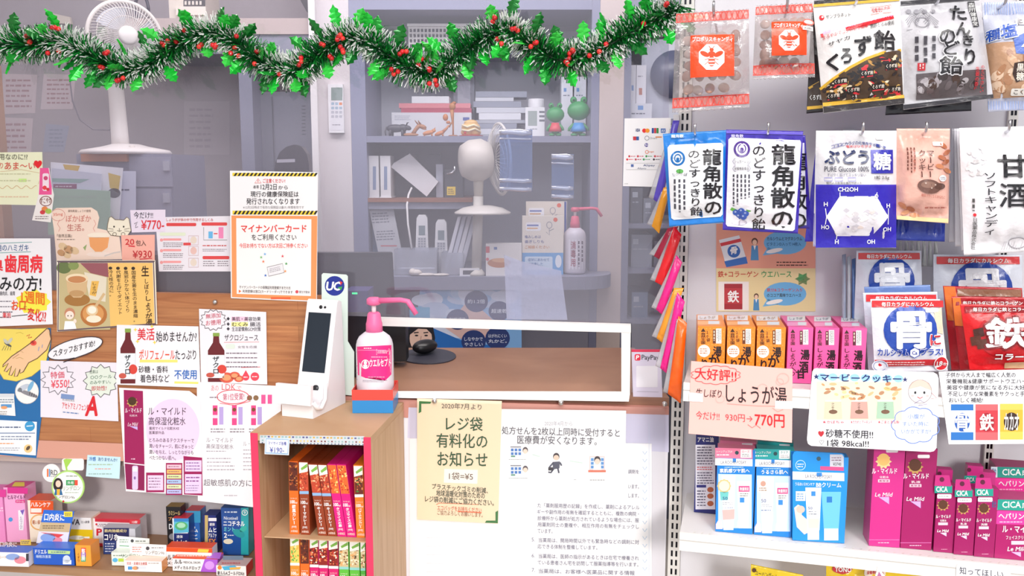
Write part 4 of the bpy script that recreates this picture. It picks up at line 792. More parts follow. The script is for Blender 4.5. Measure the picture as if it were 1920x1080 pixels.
def lrp(x0, x1, yt, yb, band, head, cl, l1, l2):
    w = x1 - x0; h = yb - yt; X = lambda u: x0 + u * w; Y = lambda v: yt + v * h
    def f(a):
        a.r(x0, yt, x1, Y(.12), band, 1, .03); a.e(X(.58), Y(.06), 3.6, 3.6, '2a4a52', 2); a.r(X(.68), Y(.02), X(.97), Y(.12), 'f6f4f4', 2); a.t(cl, X(.72), Y(.03), X(.92), Y(.06), band, .02); a.f(X(.72), Y(.07), X(.94), Y(.11), 2, '888')
        a.t(l1, X(.04), Y(.03), X(.46), Y(.06), W, .005); a.f(X(.04), Y(.07), X(.4), Y(.1), 1, W)
        a.r(x0, Y(.125), x1, Y(.21), 'f6f6f8', 1, .03); a.t('LA ROCHE-POSAY', X(.15), Y(.155), X(.83), Y(.195), '6a6a78', 0); a.r(X(.47), Y(.13), X(.56), Y(.175), '2f86d8', 2)
        a.f(X(.25), Y(.225), X(.8), Y(.245), 1, 'cfe6fa'); a.t(l2, X(.12 if len(l2) > 6 else .2), Y(.25), X(.92), Y(.30), W, .03)
        a.r(X(.08), Y(.315), X(.98), Y(.965), 'c3dcf6', .6, .02); tube_shape(a, X(.17), Y(.335), X(.54), Y(.99), 'f2f2f6', 'f7f7f9'); tube_shape(a, X(.58), Y(.4), X(.94), Y(.97), 'dfe9f6', 'eaeaf0', 1.6)
        a.t('50', X(.2), Y(.59), X(.33), Y(.63), '2a4a8a', .01); a.f(X(.2), Y(.65), X(.5), Y(.69), 2, '8a9ab0'); a.s_([(X(.19), Y(.75)), (X(.52), Y(.74)), (X(.51), Y(.86)), (X(.21), Y(.87))], head, 2.4); a.f(X(.2), Y(.71), X(.5), Y(.735), 1, '5a88c8')
        a.r(X(.63), Y(.46), X(.92), Y(.53), 'e0508a', 2.6); a.r(X(.63), Y(.53), X(.92), Y(.6), W, 2.6); a.t('数量限定', X(.66), Y(.475), X(.9), Y(.515), W, .02, 0, 0, 4); a.f(X(.66), Y(.54), X(.9), Y(.59), 2, '666', lv=4)
        a.s_([(X(.8), Y(.74)), (X(.84), Y(.8)), (X(.66), Y(.95)), (X(.58), Y(.96)), (X(.6), Y(.88))], 'f4f2f4', 3); a.r(X(.66), Y(.6), X(.78), Y(.66), '3a8ad8', 2.4)
        a.s_([(X(.02), Y(.92)), (X(.1), Y(.86)), (X(.18), Y(.88)), (X(.2), Y(.98)), (X(.02), Y(.98))], 'f0ccd2', 1.4)
        if head != 'eeeaee': a.burst(X(.24), Y(.46), w * .19, w * .19, 12, 'd9bf86', None, .9, 3); a.e(X(.24), Y(.46), w * .14, w * .14, 'f2e6c8', 4); a.s_([(X(.13), Y(.53)), (X(.36), Y(.53)), (X(.34), Y(.63)), (X(.15), Y(.63))], '6ec2c0', 3)
        else: a.s_([(X(.08), Y(.36)), (X(.42), Y(.36)), (X(.4), Y(.5)), (X(.25), Y(.54)), (X(.1), Y(.5))], 'efe2da', 3); a.e(X(.25), Y(.41), 5, 5, 'c99a8a', 4); a.f(X(.14), Y(.45), X(.37), Y(.5), 2, '9a7a6a', lv=4)
    return f
def lrp_back(c, x0, y0): return lambda a: (a.f(x0 + 4, y0 + 6, x0 + 40, y0 + 12, 1, W), a.r(x0 + 46, y0 + 6, x0 + 66, y0 + 15, 'e6dfe2', 2))
BL_ = '1a7fd2'
carton('skin_care_box', 'blue boxed sun cream with a rose header, foremost of the two', 'box', zl_, (1341, 996), (1411, 1002), 839, .032, BL_, lrp(1341, 1411, 839.5, 995, 'ec7fa0', 'f0b4b0', 'ローズ', 'トーンアップUV', '素肌感ツヤ肌へ'), 'sun cream boxes', top='ec7fa0')
carton('skin_care_box', 'blue boxed sun cream with a teal header, foremost of the two', 'box', zl_, (1413.5, 1002), (1483, 1008), 841, .032, BL_, lrp(1413.5, 1483, 841, 1001, '2aa5a5', 'eeeaee', 'クリア', 'トーンアップUV', 'うるさら肌へ'), 'sun cream boxes', top='2aa5a5')
carton('skin_care_box', 'rose headed sun cream box, only its top showing behind the foremost one', 'box', PG.off(.178), (1345, footy(PG.off(.178), 1345, zl_)), (1412, 988), 825, .03, 'e07896', lrp_back('e07896', 1345, 825), 'sun cream boxes', )
carton('skin_care_box', 'teal headed sun cream box, only its top showing behind the foremost one', 'box', PG.off(.178), (1415, footy(PG.off(.178), 1415, zl_)), (1481, 992), 827, .03, '259a9a', lrp_back('259a9a', 1415, 827), 'sun cream boxes')
def bb(a):
    a.e(1535, 860, 4, 4, '38586a', 2); a.ring(1501, 872, 9, 9, 1.2, 'bfe0fa'); a.f(1495, 868, 1508, 877, 2, W); a.s_([(1556, 852), (1579, 852), (1582, 857), (1582, 880), (1556, 877)], 'cfd0dc', 1.5); a.f(1559, 856, 1579, 865, 2, '8a6a80'); a.r(1538, 874, 1582, 881, 'e0508a', 2, .04); a.t('¥3740', 1562, 867, 1577, 873, '555', 0)
    a.r(1486, 884, 1583, 899, 'f4f4f8', 1, .03); a.t('LA ROCHE-POSAY', 1510, 889, 1560, 896, '6a6a78', 0, .03); a.r(1531, 886, 1541, 893, '2f86d8', 2)
    a.t('うるおいスキンケア', 1491, 904, 1527, 910, W, .01, .03); a.t('BBクリーム', 1530, 904, 1577, 913, W, .025, .02)
    a.s_([(1489, 952), (1496, 946), (1505, 950), (1503, 965), (1514, 975), (1516, 998), (1508, 1002), (1494, 988)], 'f0d6cc', 1.5); a.e(1501, 955, 8, 7, 'e2bfb2', 1.8)
    tube_shape(a, 1510, 914, 1540, 1012, 'f2f2f6', 'f3f3f6', 2); a.r(1521, 921, 1529, 930, '3a8ad8', 3); a.t('50', 1515, 950, 1523, 955, '2a4a8a', .01); a.f(1516, 957, 1534, 966, 2, '8a9ab0'); a.s_([(1515, 972), (1536, 972), (1534, 990), (1516, 990)], 'f1d2c8', 2.6)
    tube_shape(a, 1540, 922, 1577, 1013, '6cc0ea', 'eef0f4', 2.2); a.r(1550, 931, 1560, 942, '2a78c4', 3); a.f(1545, 944, 1570, 950, 1, '3a7ab8'); a.r(1492, 921, 1510, 939, 'eef2fa', 2); a.f(1494, 924, 1508, 937, 3, '4a8ac8', lv=3)
c = Carton(zl_, (1486, 1013), (1583, 1019), 853, .028, '1f8fe0')
p = c.front.off(.0005); o = thing('skin_care_box', 'wide blue cream box with a rounded hanging card, third of the blue ones', 'box', c.P[0].lerp(c.P[1], .5)); 
c.a.build('carton', o)
sheet('hanging_card', None, None, c.front, .0004, [(1486, 1012), (1486, 854), (1489, 847), (1494, 846), (1578, 850), (1583, 853), (1583, 1018)], '1f8fe0', bb, kind='gloss', parent=o)
def lemild(x0, x1, yt, yb, glare):
    w = x1 - x0; h = yb - yt; X = lambda u: x0 + u * w; Y = lambda v: yt + v * h
    def f(a):
        gold = 'f2d49a' if glare else 'c49a5a'; a.e(X(.48), Y(.14), w * .2, w * .2, '5a3222' if not glare else 'f0c070', 2); a.burst(X(.48), Y(.16), w * .27, w * .25, 10, gold, None, .72, 1.5)  # glare: crest painted paler, as if washed out by bright light
        a.t('ル・マイルド', X(.1), Y(.225), X(.92), Y(.28), 'fbe9f2', .035); a.t('化粧水' if glare else '乳液', X(.35), Y(.30), X(.65), Y(.325), 'fbe9f2', .01); a.r(X(.3), Y(.335), X(.68), Y(.365), 'f2cfe0', 2); a.t('高保湿', X(.33), Y(.34), X(.65), Y(.36), 'a01860', .01)
        a.t('Le Mild', X(.22), Y(.465), X(.78), Y(.505), 'fbe9f2', .01, 0, -.2); a.s_([(X(.32), Y(.51)), (X(.66), Y(.51)), (X(.66), Y(.58))], 'c9a4e8', 2)
        a.r(x0, Y(.93), x1, Y(.935), 'f080c0', 1); a.f(X(.3), Y(.95), X(.7), Y(.97), 1, 'f6c6de'); a.rr(X(.56), Y(.035), X(.95), Y(.07), 2, 'f6eef2', 3)
    return f
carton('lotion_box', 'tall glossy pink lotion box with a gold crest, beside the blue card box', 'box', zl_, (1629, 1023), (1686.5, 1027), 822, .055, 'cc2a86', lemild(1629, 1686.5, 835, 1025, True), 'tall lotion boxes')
carton('lotion_box', 'tall magenta lotion box with a brown crest, next to the pink one', 'box', zl_, (1688, 1027), (1746, 1032), 838, .055, 'a00e60', lemild(1688, 1746, 846, 1030, False), 'tall lotion boxes')
def cica(x0, x1, yt, yb, lotion):
    w = x1 - x0; h = yb - yt; X = lambda u: x0 + u * w; Y = lambda v: yt + v * h
    def f(a):
        a.e(X(.4), Y(.06), 4, 4, '4a1030', 2); a.r(X(.06), Y(.13), X(.98), Y(.23), '1f9a8a', 2); a.t('CICA', X(.14), Y(.145), X(.74), Y(.215), W, .04); a.rr(X(.2), Y(.245), X(.94), Y(.30), 2, 'f4f0f2', 2); a.f(X(.3), Y(.26), X(.85), Y(.285), 1, '999', lv=3)
        a.e(X(.5), Y(.38), w * .24, w * .24, '5a3222', 2); a.burst(X(.5), Y(.39), w * .34, w * .3, 10, 'c49a5a', None, .7, 1.5)
        a.t('ル・マイルド', X(.12), Y(.51), X(.9), Y(.555), W, .03); a.t(lotion, X(.35), Y(.57), X(.68), Y(.6), W, .01); a.r(X(.25), Y(.61), X(.75), Y(.645), 'eecadc', 2); a.t('Le Mild', X(.22), Y(.70), X(.8), Y(.735), W, .02, 0, -.2); a.s_([(X(.35), Y(.745)), (X(.68), Y(.74)), (X(.68), Y(.79))], 'e6c9f2', 2); a.f(X(.4), Y(.95), X(.75), Y(.965), 1, 'f2b8d4')
    return f
MG = '9c0d5e'
for i, (x0, x1, yt, yb, lot, lab) in enumerate(((1750, 1786, 891, 1036, '化粧水', 'small magenta trial box with a teal strip, next to the tall magenta box'), (1788, 1824, 899, 1041, '乳液', 'small magenta trial box with a teal strip, middle of the front three'), (1826, 1863, 896, 1045, '洗顔', 'small magenta trial box with a teal strip, beside the wide magenta boxes'))):
    o = thing('trial_box', lab, 'box', level(zl_).hit((x0 + x1) / 2, yb), 'small magenta trial boxes'); c = Carton(zl_, (x0, yb - 2), (x1, yb + 1), yt + 18, .022, MG); cica(x0, x1, yt, yb, lot)(c.a); c.a.build('carton', o)
    sheet('hang_tab', None, None, c.front, .0001, [(x0 + 2, yt + 20), (x0 + 4, yt), (x1 - 6, yt), (x1 - 2, yt + 21)], 'c02a7c', lambda a, x0=x0, x1=x1, yt=yt: a.e((x0 + x1) / 2 - 2, yt + 8, 4.5, 4.5, '5a1838', 1), kind='gloss', parent=o)
for x0, x1, yt, lab in ((1749, 1778, 879, 'by the tall magenta box'), (1804, 1834, 872, 'in the middle, reaching highest'), (1828, 1858, 884, 'near the wide boxes')):
    carton('trial_box', 'small magenta trial box behind the front three, ' + lab, 'box', PG.off(.185), (x0, footy(PG.off(.185), x0, zl_)), (x1, 1012), yt, .02, 'c02a7c', lambda a, x0=x0, x1=x1, yt=yt: (a.e((x0 + x1) / 2 - 2, yt + 9, 4, 4, '5a1838'), a.r(x0 + 4, yt + 20, x1 - 3, yt + 34, '1f9a8a'), a.t('CICA', x0 + 7, yt + 23, x1 - 7, yt + 31, W, .03)), 'small magenta trial boxes')
def wide(yt, yb):
    def f(a):
        a.r(1858, yt, 1870, yt + 20, 'd7e6f2', 1, .03); a.t('配合', 1860, yt + 3, 1868, yt + 15, '2a6a9a', .01); a.r(1870, yt, 1955, yt + 20, '1f9a8a', 1, .03); a.t('CICA', 1879, yt + 4, 1914, yt + 16, W, .03); a.t('成分', 1916, yt + 5, 1936, yt + 17, W, .02)
        a.r(1858, yt + 21, 1955, yt + 46, 'ee3a9c', 1, .03); a.t('ヘパリン類似', 1872, yt + 25, 1945, yt + 37, W, .03, .02); a.f(1874, yt + 40, 1920, yt + 45, 1, 'fbd')
        a.t('ル・マイルド', 1879, yt + 49, 1945, yt + 62, W, .03, .02)
        if yb - yt > 80: a.t('フェイスクリーム', 1886, yt + 68, 1930, yt + 75, W, .005); a.r(1896, yt + 78, 1920, yt + 85, 'eecadc', 2); a.t('Le Mild', 1890, yt + 89, 1925, yt + 97, W, .02, 0, -.2); a.s_([(1896, yt + 99), (1914, yt + 99), (1914, yt + 108)], 'd9b4f2', 2)
    return f
carton('cream_box', 'wide magenta face cream box with a teal band, lower of two at the edge', 'box', zl_, (1864, 1046), (1955, 1054), 934, .05, 'a81064', wide(936, 1047), 'wide magenta cream boxes')
carton('cream_box', 'wide magenta face cream box, the upper one stacked further back', 'box', PG.off(.14), (1857, footy(PG.off(.14), 1857, zl_)), (1945, 1016), 873, .05, 'a81064', wide(875, 950), 'wide magenta cream boxes')
# below the lower shelf
H4 = PG.off(.20)
def yel1(a): a.t('ユーハングート', 1416, 1067, 1458, 1077, '3a3020', .01, .2); a.e(1414, 1068, 4, 4, '5a3a20')
pouch('snack_bag', 'yellow bag with a sloping top under the lower shelf', 'bag', H4, [(1408, 1058), (1506, 1078), (1506, 1240), (1408, 1240)], .02, 'f2d22a', yel1, 'yellow bags under the lower shelf', seed=61)
def yel2(a): a.e(1579, 1065, 19, 9, 'c8323c', 2); a.t('TONO', 1565, 1061, 1596, 1070, W, .04, .03); a.rr(1620, 1066, 1660, 1079, 4, 'f6e6dc', 2); a.t('栄養機能食品', 1625, 1069, 1656, 1076, 'c8323c', .02); a.e(1712, 1068, 11, 5, 'c8323c', 2)
pouch('snack_bag', 'yellow bag with a red oval name under the lower shelf', 'bag', H4, [(1549, 1053), (1731, 1066), (1731, 1240), (1549, 1240)], .022, 'ecc81e', yel2, 'yellow bags under the lower shelf', seed=62)
sheet('shelf_card', 'white rounded card with one line of lettering on the lower shelf rail', 'sign', PG, RAILP, [(1796, 1058), (1888, 1067), (1895, 1072), (1896, 1120), (1792, 1110), (1793, 1062)], 'f2f2f8', lambda a: a.t('知ってほしい', 1799, 1062, 1881, 1076, '4a4a56', .005, .1))
sheet('shelf_talker', 'little white pointed flag on the lower shelf rail between the yellow bags', 'flag', PG, RAILP, [(1646, 1061), (1662, 1085), (1640, 1085)], 'f6f4f6', lambda a: a.s_([(1648, 1071), (1656, 1085), (1643, 1085)], 'b06a9a'))
# ================================================================== BELOW THE COUNTER: posters behind a clear sleeve
BP = PC.off(.0003)
def rules(a):
    g = '6d6a84'
    for t, y, x0, x1 in (('た「薬剤服用歴の記録」を作成し、薬剤によるアレル', 943, 1008, 1199), ('ギーや副作用の有無を確認するとともに、複数の病院・', 955, 1007, 1198), ('診療所から薬剤が処方されているような場合には、服', 967, 1008, 1198), ('用薬剤同士の重複や、相互作用の有無をチェックし', 979, 1008, 1198), ('ています。', 991, 1008, 1036),
                         ('当薬局は、開局時間以外でも緊急時などの調剤に対', 1008, 1010, 1198), ('応できる体制を整備しています。', 1020, 1008, 1120), ('当薬局は、医師の指示があるときは在宅で療養され', 1038, 1010, 1198), ('ている患者さん宅を訪問して服薬指導等を行います。', 1050, 1008, 1197), ('当薬局は、お客様へ医薬品に関する情報', 1066, 1010, 1190)):
        a.t(t, x0, y, x1, y + 8.5, g, .004, .022)
    for t, y in (('調剤を', 880), ('います。', 908), ('します。', 925)): a.t(t, 1178, y, 1198, y + 8, g, .004, .02)
    for t, y in (('5.', 1008), ('6.', 1038), ('7.', 1065)): a.t(t, 997, y, 1003, y + 7, g, 0)
    for k in range(16): a.l([(1205, 846 + k * 14.5), (1209, 852 + k * 14.5), (1213, 846 + k * 14.5)], 1.2, 'b9cfe8')
    a.l([(1217, 790), (1217, 1100)], .8, 'd6deee')
    a.f(800, 1000, 990, 1080, 5, 'eeeaf0', w=2)
sheet('rules_poster', 'large white pharmacy rules poster with long text lines below the counter', 'poster', BP, .0014, [(768, 822), (1222, 832), (1222, 1140), (768, 1130)], 'fbfafc', rules)
a = A0('paper'); 
sheet('backing_card', 'pale lavender backing card showing above the large white rules poster', 'card', BP, 0, [(766, 764), (1254, 778), (1254, 848), (1222, 846), (1222, 831.5), (768, 821.5), (764, 821)], 'd3cfe6')
def presc(a):
    a.t('2020年4月から', 1021, 789, 1073, 798, 'b9b5bf', .0, .015)
    a.t('処方せんを2枚以上同時に受付すると', 941, 799, 1162, 814, '55515e', .006, .025); a.t('医療費が安くなります。', 970, 816, 1119, 832, '55515e', .006, .02)
    for y in (837, 872):
        a.r(957, y, 977, y + 2, '8a8a92', 2); 
        for k in range(6): a.r(958 + (k % 3) * 7, y + 4 + (k // 3) * 7, 963 + (k % 3) * 7, y + 9 + (k // 3) * 7, '4a80c8', 2)
        a.r(958, y + 17, 966, y + 20, '6aa08a', 2); a.e(985, y + 7, 5, 6, '5a5058', 2); a.e(985, y + 9, 4, 4.5, 'f6dccb', 3); a.s_([(979, y + 20), (981, y + 14), (989, y + 14), (991, y + 20)], 'eef2f8', 2); a.f(954, y + 23, 990, y + 26, 1, 'aaa')
    a.e(1043, 856, 6, 7, '3a3038', 2); a.e(1043, 858, 5, 5, 'f3d3bf', 3); a.s_([(1036, 866), (1050, 865), (1049, 878), (1037, 880)], '55586a', 2); a.l([(1037, 868), (1030, 876)], 3, '55586a'); a.l([(1050, 867), (1053, 873)], 3, '55586a'); a.l([(1038, 879), (1033, 886), (1028, 885)], 3, '44465a'); a.l([(1046, 878), (1048, 887)], 3, '44465a'); a.r(1028, 876, 1037, 882, '33303a', 2)
    a.r(1105, 855, 1134, 884, 'f2d9d6', 2); a.r(1107, 857, 1132, 880, 'e4eef8', 3)
    for k in range(6): a.r(1108 + (k % 2) * 19, 859 + (k // 2) * 7, 1113 + (k % 2) * 19, 864 + (k // 2) * 7, '5a98d8', 4)
    a.e(1120, 862, 6, 7, '3a3038', 5); a.e(1120, 865, 5, 5.5, 'f6dccb', 6); a.s_([(1112, 882), (1114, 872), (1126, 872), (1128, 882)], W, 5); a.r(1103, 881, 1136, 885, 'e07a60', 7)
    a.l([(998, 852), (1012, 856)], 2, 'd3e6dc'); a.l([(1068, 864), (1092, 868)], 2, 'd3e6dc'); a.f(1076, 898, 1082, 901, 1, 'aaa'); a.f(1106, 898, 1140, 902, 1, 'aaa')
sheet('notice_poster', 'white prescription notice with small pictures, beside the cream notice', 'poster', BP, .0032, [(790, 765), (1174, 770), (1172, 943), (790, 936)], 'fdfdfe', presc)
def regi(a):
    G = '27552f'; sl = .035
    a.s_([(786, 752), (809, 753), (807, 757), (790, 757), (790, 772), (785, 775)], '2f7a3a', 1); a.s_([(934, 957), (929, 960), (929, 976), (912, 976), (909, 980), (933.5, 981)], '2f7a3a', 1)
    a.t('2020年7月より', 828, 755, 903, 766, '5a5348', .006, sl)
    a.t('レジ袋', 836, 781, 905, 807, G, .018, .02); a.t('有料化の', 818, 812, 914, 839, G, .018, .02); a.t('お知らせ', 820, 846, 914, 874, G, .018, .02)
    a.s_([(833, 879), (896, 881), (895, 907), (832, 905)], 'f9f6ee', 1); a.t('1袋=¥5', 842, 885, 887, 899, '6a4a38', .0, .03)
    a.t('プラスチックゴミの削減、', 810, 906, 915, 917, '33402c', .02, .08); a.t('地球温暖化対策のための', 818, 918, 909, 930, '33402c', .02, .06); a.t('レジ袋の削減にご協力ください。', 797, 929, 926, 941, '33402c', .02, .06)
    a.l([(818, 946), (824, 943), (898, 946)], 1.2, 'e07a50'); a.t('エコバッグをお持ちください', 820, 947, 903, 956, 'c8542a', .008, .06); a.l([(858, 959), (903, 961)], 2, 'f07a50'); a.t('ご協力よろしくお願いします。', 820, 956, 905, 965, '8a5a38', .004, .06)
sheet('notice_poster', 'cream notice with green corner brackets about paid shopping bags', 'poster', BP, .0050, [(782, 747), (941, 752), (934, 982), (782, 974)], 'fbe4c4', regi)
SLV = clear('clear_sleeve', 'ffffff', .008, 'fdfaff', .04, .004)
a = A0(); poly_solid(a, PC.off(.0078), [(768, 753), (1247, 764), (1247, 1150), (768, 1150)], .0006, SLV)
solid('clear_sleeve', 'clear plastic sleeve pinned over the posters below the counter', 'plastic sleeve', a)
# card logos and payment notices on the screen
SP = PC.off(-.0218)
def visa(a):
    a.t('VISA', 1192, 241, 1201, 247, '26347e', .04, 0, -.2); a.e(1208, 245, 4, 4, 'e8272e', 2); a.e(1214, 245, 4, 4, 'f29a26', 2.4)
    for k, c in enumerate(('2a4a9a', 'd03038', '2f8a4a')): a.rr(1222 + k * 4.4, 240, 1226 + k * 4.4, 250, 1, c, 2)
    a.r(1239, 241, 1248, 249, '2a66b8', 2); a.t('AX', 1240, 242.5, 1247, 247.5, W, .02, 0, 0, 4)
    a.r(1187, 256, 1193, 263, 'c8303a', 2); a.r(1193, 256, 1198, 263, '2a5aa0', 2.2); a.ring(1213, 259, 4, 4, 1, '8a8a92'); a.t('Diners', 1219, 257, 1232, 261, '999', 0); a.r(1229, 256, 1241, 258, 'e6863a', 2)
    a.e(1212, 272, 3.5, 3.5, '4a3a9a', 2); a.t('9+', 1209.5, 270, 1216, 274.5, W, .02, 0, 0, 4); a.ring(1213, 285, 3, 3, 1, 'e8763a'); a.t('origami', 1217, 283, 1226, 287, 'e8763a', 0)
    for x, c, y in ((1180, 'd0303a', 293), (1196, 'd0404a', 293), (1212, '3a9a4a', 293), (1228, 'd0404a', 293), (1176, 'e02030', 299), (1192, 'c04858', 299), (1207, '3a9a5a', 299), (1226, '33303a', 299)): a.e(x, y, 2, 2, c, 2); a.f(x + 3, y - 1.6, x + 12, y + 1.6, 1, c)
    a.l([(1174, 306), (1247, 306), (1247, 318), (1174, 318)], .7, 'bbb', 2, True); a.r(1183, 308, 1188, 313, '4a66a8', 2); a.t('Alipay', 1206, 308, 1228, 313, '4a5a8a', .01); a.r(1236, 308, 1243, 313, 'e0a82a', 2); a.t('Alipay', 1195, 314, 1212, 318, '66708a', 0); a.f(1171, 343, 1178, 346, 1, 'bbb')
sheet('payment_notice', 'white card with rows of payment logos on the screen', 'notice', SP, 0, [(1171, 222), (1258, 221), (1254, 351), (1168, 349)], 'f2f0f2', visa)
def pay(a):
    a.r(1184, 655, 1239, 660, 'e03a5e', 1); a.rr(1190, 664, 1201, 676, 2.5, 'e8304e', 2); a.t('P', 1193, 666, 1199, 674, W, .05, 0, -.15, 4); a.t('PayPay', 1203, 665, 1236, 677, '3a3844', .012, .02)
    a.rr(1193, 686, 1233, 726, 2, 'eeecf4', 2); a.l([(1194, 734), (1235, 735)], .8, 'b9b4c4')
sheet('payment_notice', 'lilac card with a red letter mark standing beside the white frame', 'notice', SP, 0, [(1184, 655), (1239, 655), (1242, 745), (1187, 744)], 'dcd6ea', pay)
# ================================================================== DISPLAY CABINET with curry boxes
CF = .28; PF = PC.off(CF)
zt = PF.hit(585, 815).z
LW = wood('cabinet_wood', 'b58e68', 'cba885', rough=.5); LWU = wood('cabinet_wood_upright', 'b58e68', 'cba885', rough=.5)
cb = thing('display_cabinet', 'narrow light wood display cabinet with pink front edges, filled with curry boxes', 'cabinet', PF.hit(585, 1000) - PC.n * .14); cb.location.z = 0
def crun(name, x0, x1, z0, z1, d0, d1, c, kind='plastic', parent=None, lab=None):
    a = A0(kind); A, B = (PF.hit(x, 900) + PC.n * (d0 - CF) for x in (x0, x1)); k = PC.n * (d1 - d0); P = [Vector((v.x, v.y, z)) for v, z in ((A, z0), (B, z0), (B, z1), (A, z1))]
    hexa(a, P + [q + k for q in P], c, kind); o = a.build(name, parent or cb)
    if lab: o['label'] = lab
    return o
crun('top_panel', 473, 697, zt - .017, zt, CF, .004, LW)
crun('side_panel', 473, 486.5, 0, zt - .0173, CF, .004, LWU); crun('side_panel', 683.5, 697, 0, zt - .0173, CF, .004, LWU)
crun('back_panel', 487, 683, .02, zt - .0175, .02, .004, LW)
crun('edge_strip', 473, 486.5, 0, zt - .001, CF + .0012, CF + .0001, 'd8345c', 'paper', None, 'pink edge strip'); crun('edge_strip', 683.5, 697, 0, zt - .001, CF + .0012, CF + .0001, 'd8345c', 'paper', None, 'pink edge strip')
def tape(a):
    for k in range(30):
        x = 489 + k * 6.5; a.r(x, 817 + k * .12, x + 4, 820 + k * .12, random.choice(['8fb0b0', 'c9a44a', '5a5a8a']), 1); a.r(x + 2, 824 + k * .12, x + 5, 827 + k * .12, random.choice(['8fb0b0', 'd8c27a', '7a4a4a']), 1); a.e(x + 3, 830 + k * .12, 1.2, 1.2, '4a5a7a', 1, 8)
sheet('patterned_tape', 'pale blue patterned tape', None, PF, .0001, [(487, 816), (683, 818), (683, 835), (487, 831)], 'c6cbd0', tape, parent=cb)
z_r1 = PF.off(-.03).hit(585, 1003.5).z
crun('shelf', 487, 683, z_r1 - .0025, z_r1, CF - .012, .0205, LW)
z_r2 = z_r1 - .0025 - .153
crun('shelf', 487, 683, z_r2 - .01, z_r2, CF - .012, .0205, LW)
def tagp(a):
    for w, c in ((4, 'b9d3ee'), (1, '6a9ad0')): a.l([(499, 822.5), (541, 824), (539.5, 851), (498, 849)], w, c, 1, True)
    a.t('マイサイズ各種', 503, 827, 537, 834, '2a3a9a', .01, .03); a.t('¥190-', 506, 838, 533, 848, '2a3a9a', .005, .03)
sheet('price_tag', 'white price tag with a blue border on the patterned tape of the cabinet', 'price tag', PF, .0014, [(497, 820.5), (543, 822), (541.5, 853.5), (496, 851.5)], 'f4f5fa', tagp)
CS = lambda x, y: (460 + x * .315, 740 + y * .315)
def slant(name, label, quad, depth, zfoot, col, art, group, off=-.03):
    pl = PF.off(off); q = [pl.hit(*p) for p in quad]          # tl tr br bl
    b = (q[2].z + q[3].z) / 2; q[2].z = q[3].z = zfoot + .0004; t = (q[0].z + q[1].z) / 2; q[0].z = q[1].z = t
    a = Art(pl.S, 0, 'gloss'); P = [q[3], q[2], q[1], q[0]]; hexa(a, P + [v - PC.n * depth for v in P], col)
    p2 = pl
    art(a); return tag(a.build(name), label, 'box', group)
def curry(quad, c, food, nm, tip):
    tl, tr, br, bl = [Vector(p) for p in quad]
    def at(u, v): p = (tl * (1 - u) + tr * u) * (1 - v) + (bl * (1 - u) + br * u) * v; return (p.x, p.y)
    def f(a):
        base, spots = food
        a.s_([at(.03, .01), at(.97, .01), at(.97, .42), at(.03, .42)], base, 1)
        for k in range(40):
            u, v = random.uniform(.1, .9), random.uniform(.12 if tip else .03, .38); x, y = at(u, v); a.e(x, y, random.uniform(1.2, 3), random.uniform(.9, 2), random.choice(spots), 1.5 + k * .01, 7, random.uniform(0, 3))
        if tip: a.s_([at(.03, .01), at(.97, .01), at(.97, .13), at(.03, .16)], 'f2efe6', 2.2); a.s_([at(.2, .09), at(.95, .02), at(.95, .07), at(.3, .12)], '7ab04a', 2.6)
        a.s_([at(.0, .405), at(1, .4), at(1, .44), at(0, .445)], tip or c, 2.4)
        dx = (bl.x - tl.x) / (bl.y - tl.y); w = tr.x - tl.x
        x, y = at(.14, .50); a.t('マイサイズ', x, y, x + w * .7, y + 3, 'fbe6d8', .01, .02); x, y = at(.12, .535); a.t('100', x, y, x + w * .5, y + 6.5, W, .03); a.t('kcal', x + w * .52, y + 3, x + w * .76, y + 6.5, W, .01)
        x, y = at(.3, .595); x2, y2 = at(.3, .87); a.v(nm, x, y, x + w * .42, y2, W, .03, dx); x, y = at(.24, .885); a.t('[中辛]', x, y, x + w * .5, y + 5, W, .01); x, y = at(.12, .945); a.t('大塚食品', x, y, x + w * .76, y + 4.5, 'fbe6d8', .01)
    return f
BR_ = ('5a2418', ['8a3a1e', '3c150e', 'b5602a', '6d2a14', 'c9803c']); KE = ('b8432a', ['d8603a', '8a2c1c', 'e88a5a', 'c2452c', 'f0b088']); TA = ('d8642c', ['f0a04a', 'c83c20', 'f6c878', 'e07838', 'a82c18']); BU = ('6a2a1c', ['a84a26', '3f8a3a', 'd88a50', '4a1c12', 'f0c090'])
RO = ('8a2018', ['c03a24', '4a100c', 'e87a4a', 'f6e0cc', '6a1812']); YE = ('e8c860', ['f6e6a0', '6aa84a', 'd88a40', 'f2d070', 'e8b050']); SH = ('c9b58a', ['f0e2c4', '8a5a34', 'e0a060', '5a4a34', 'd8c8a0'])
P3_ = PF.off(-.03)
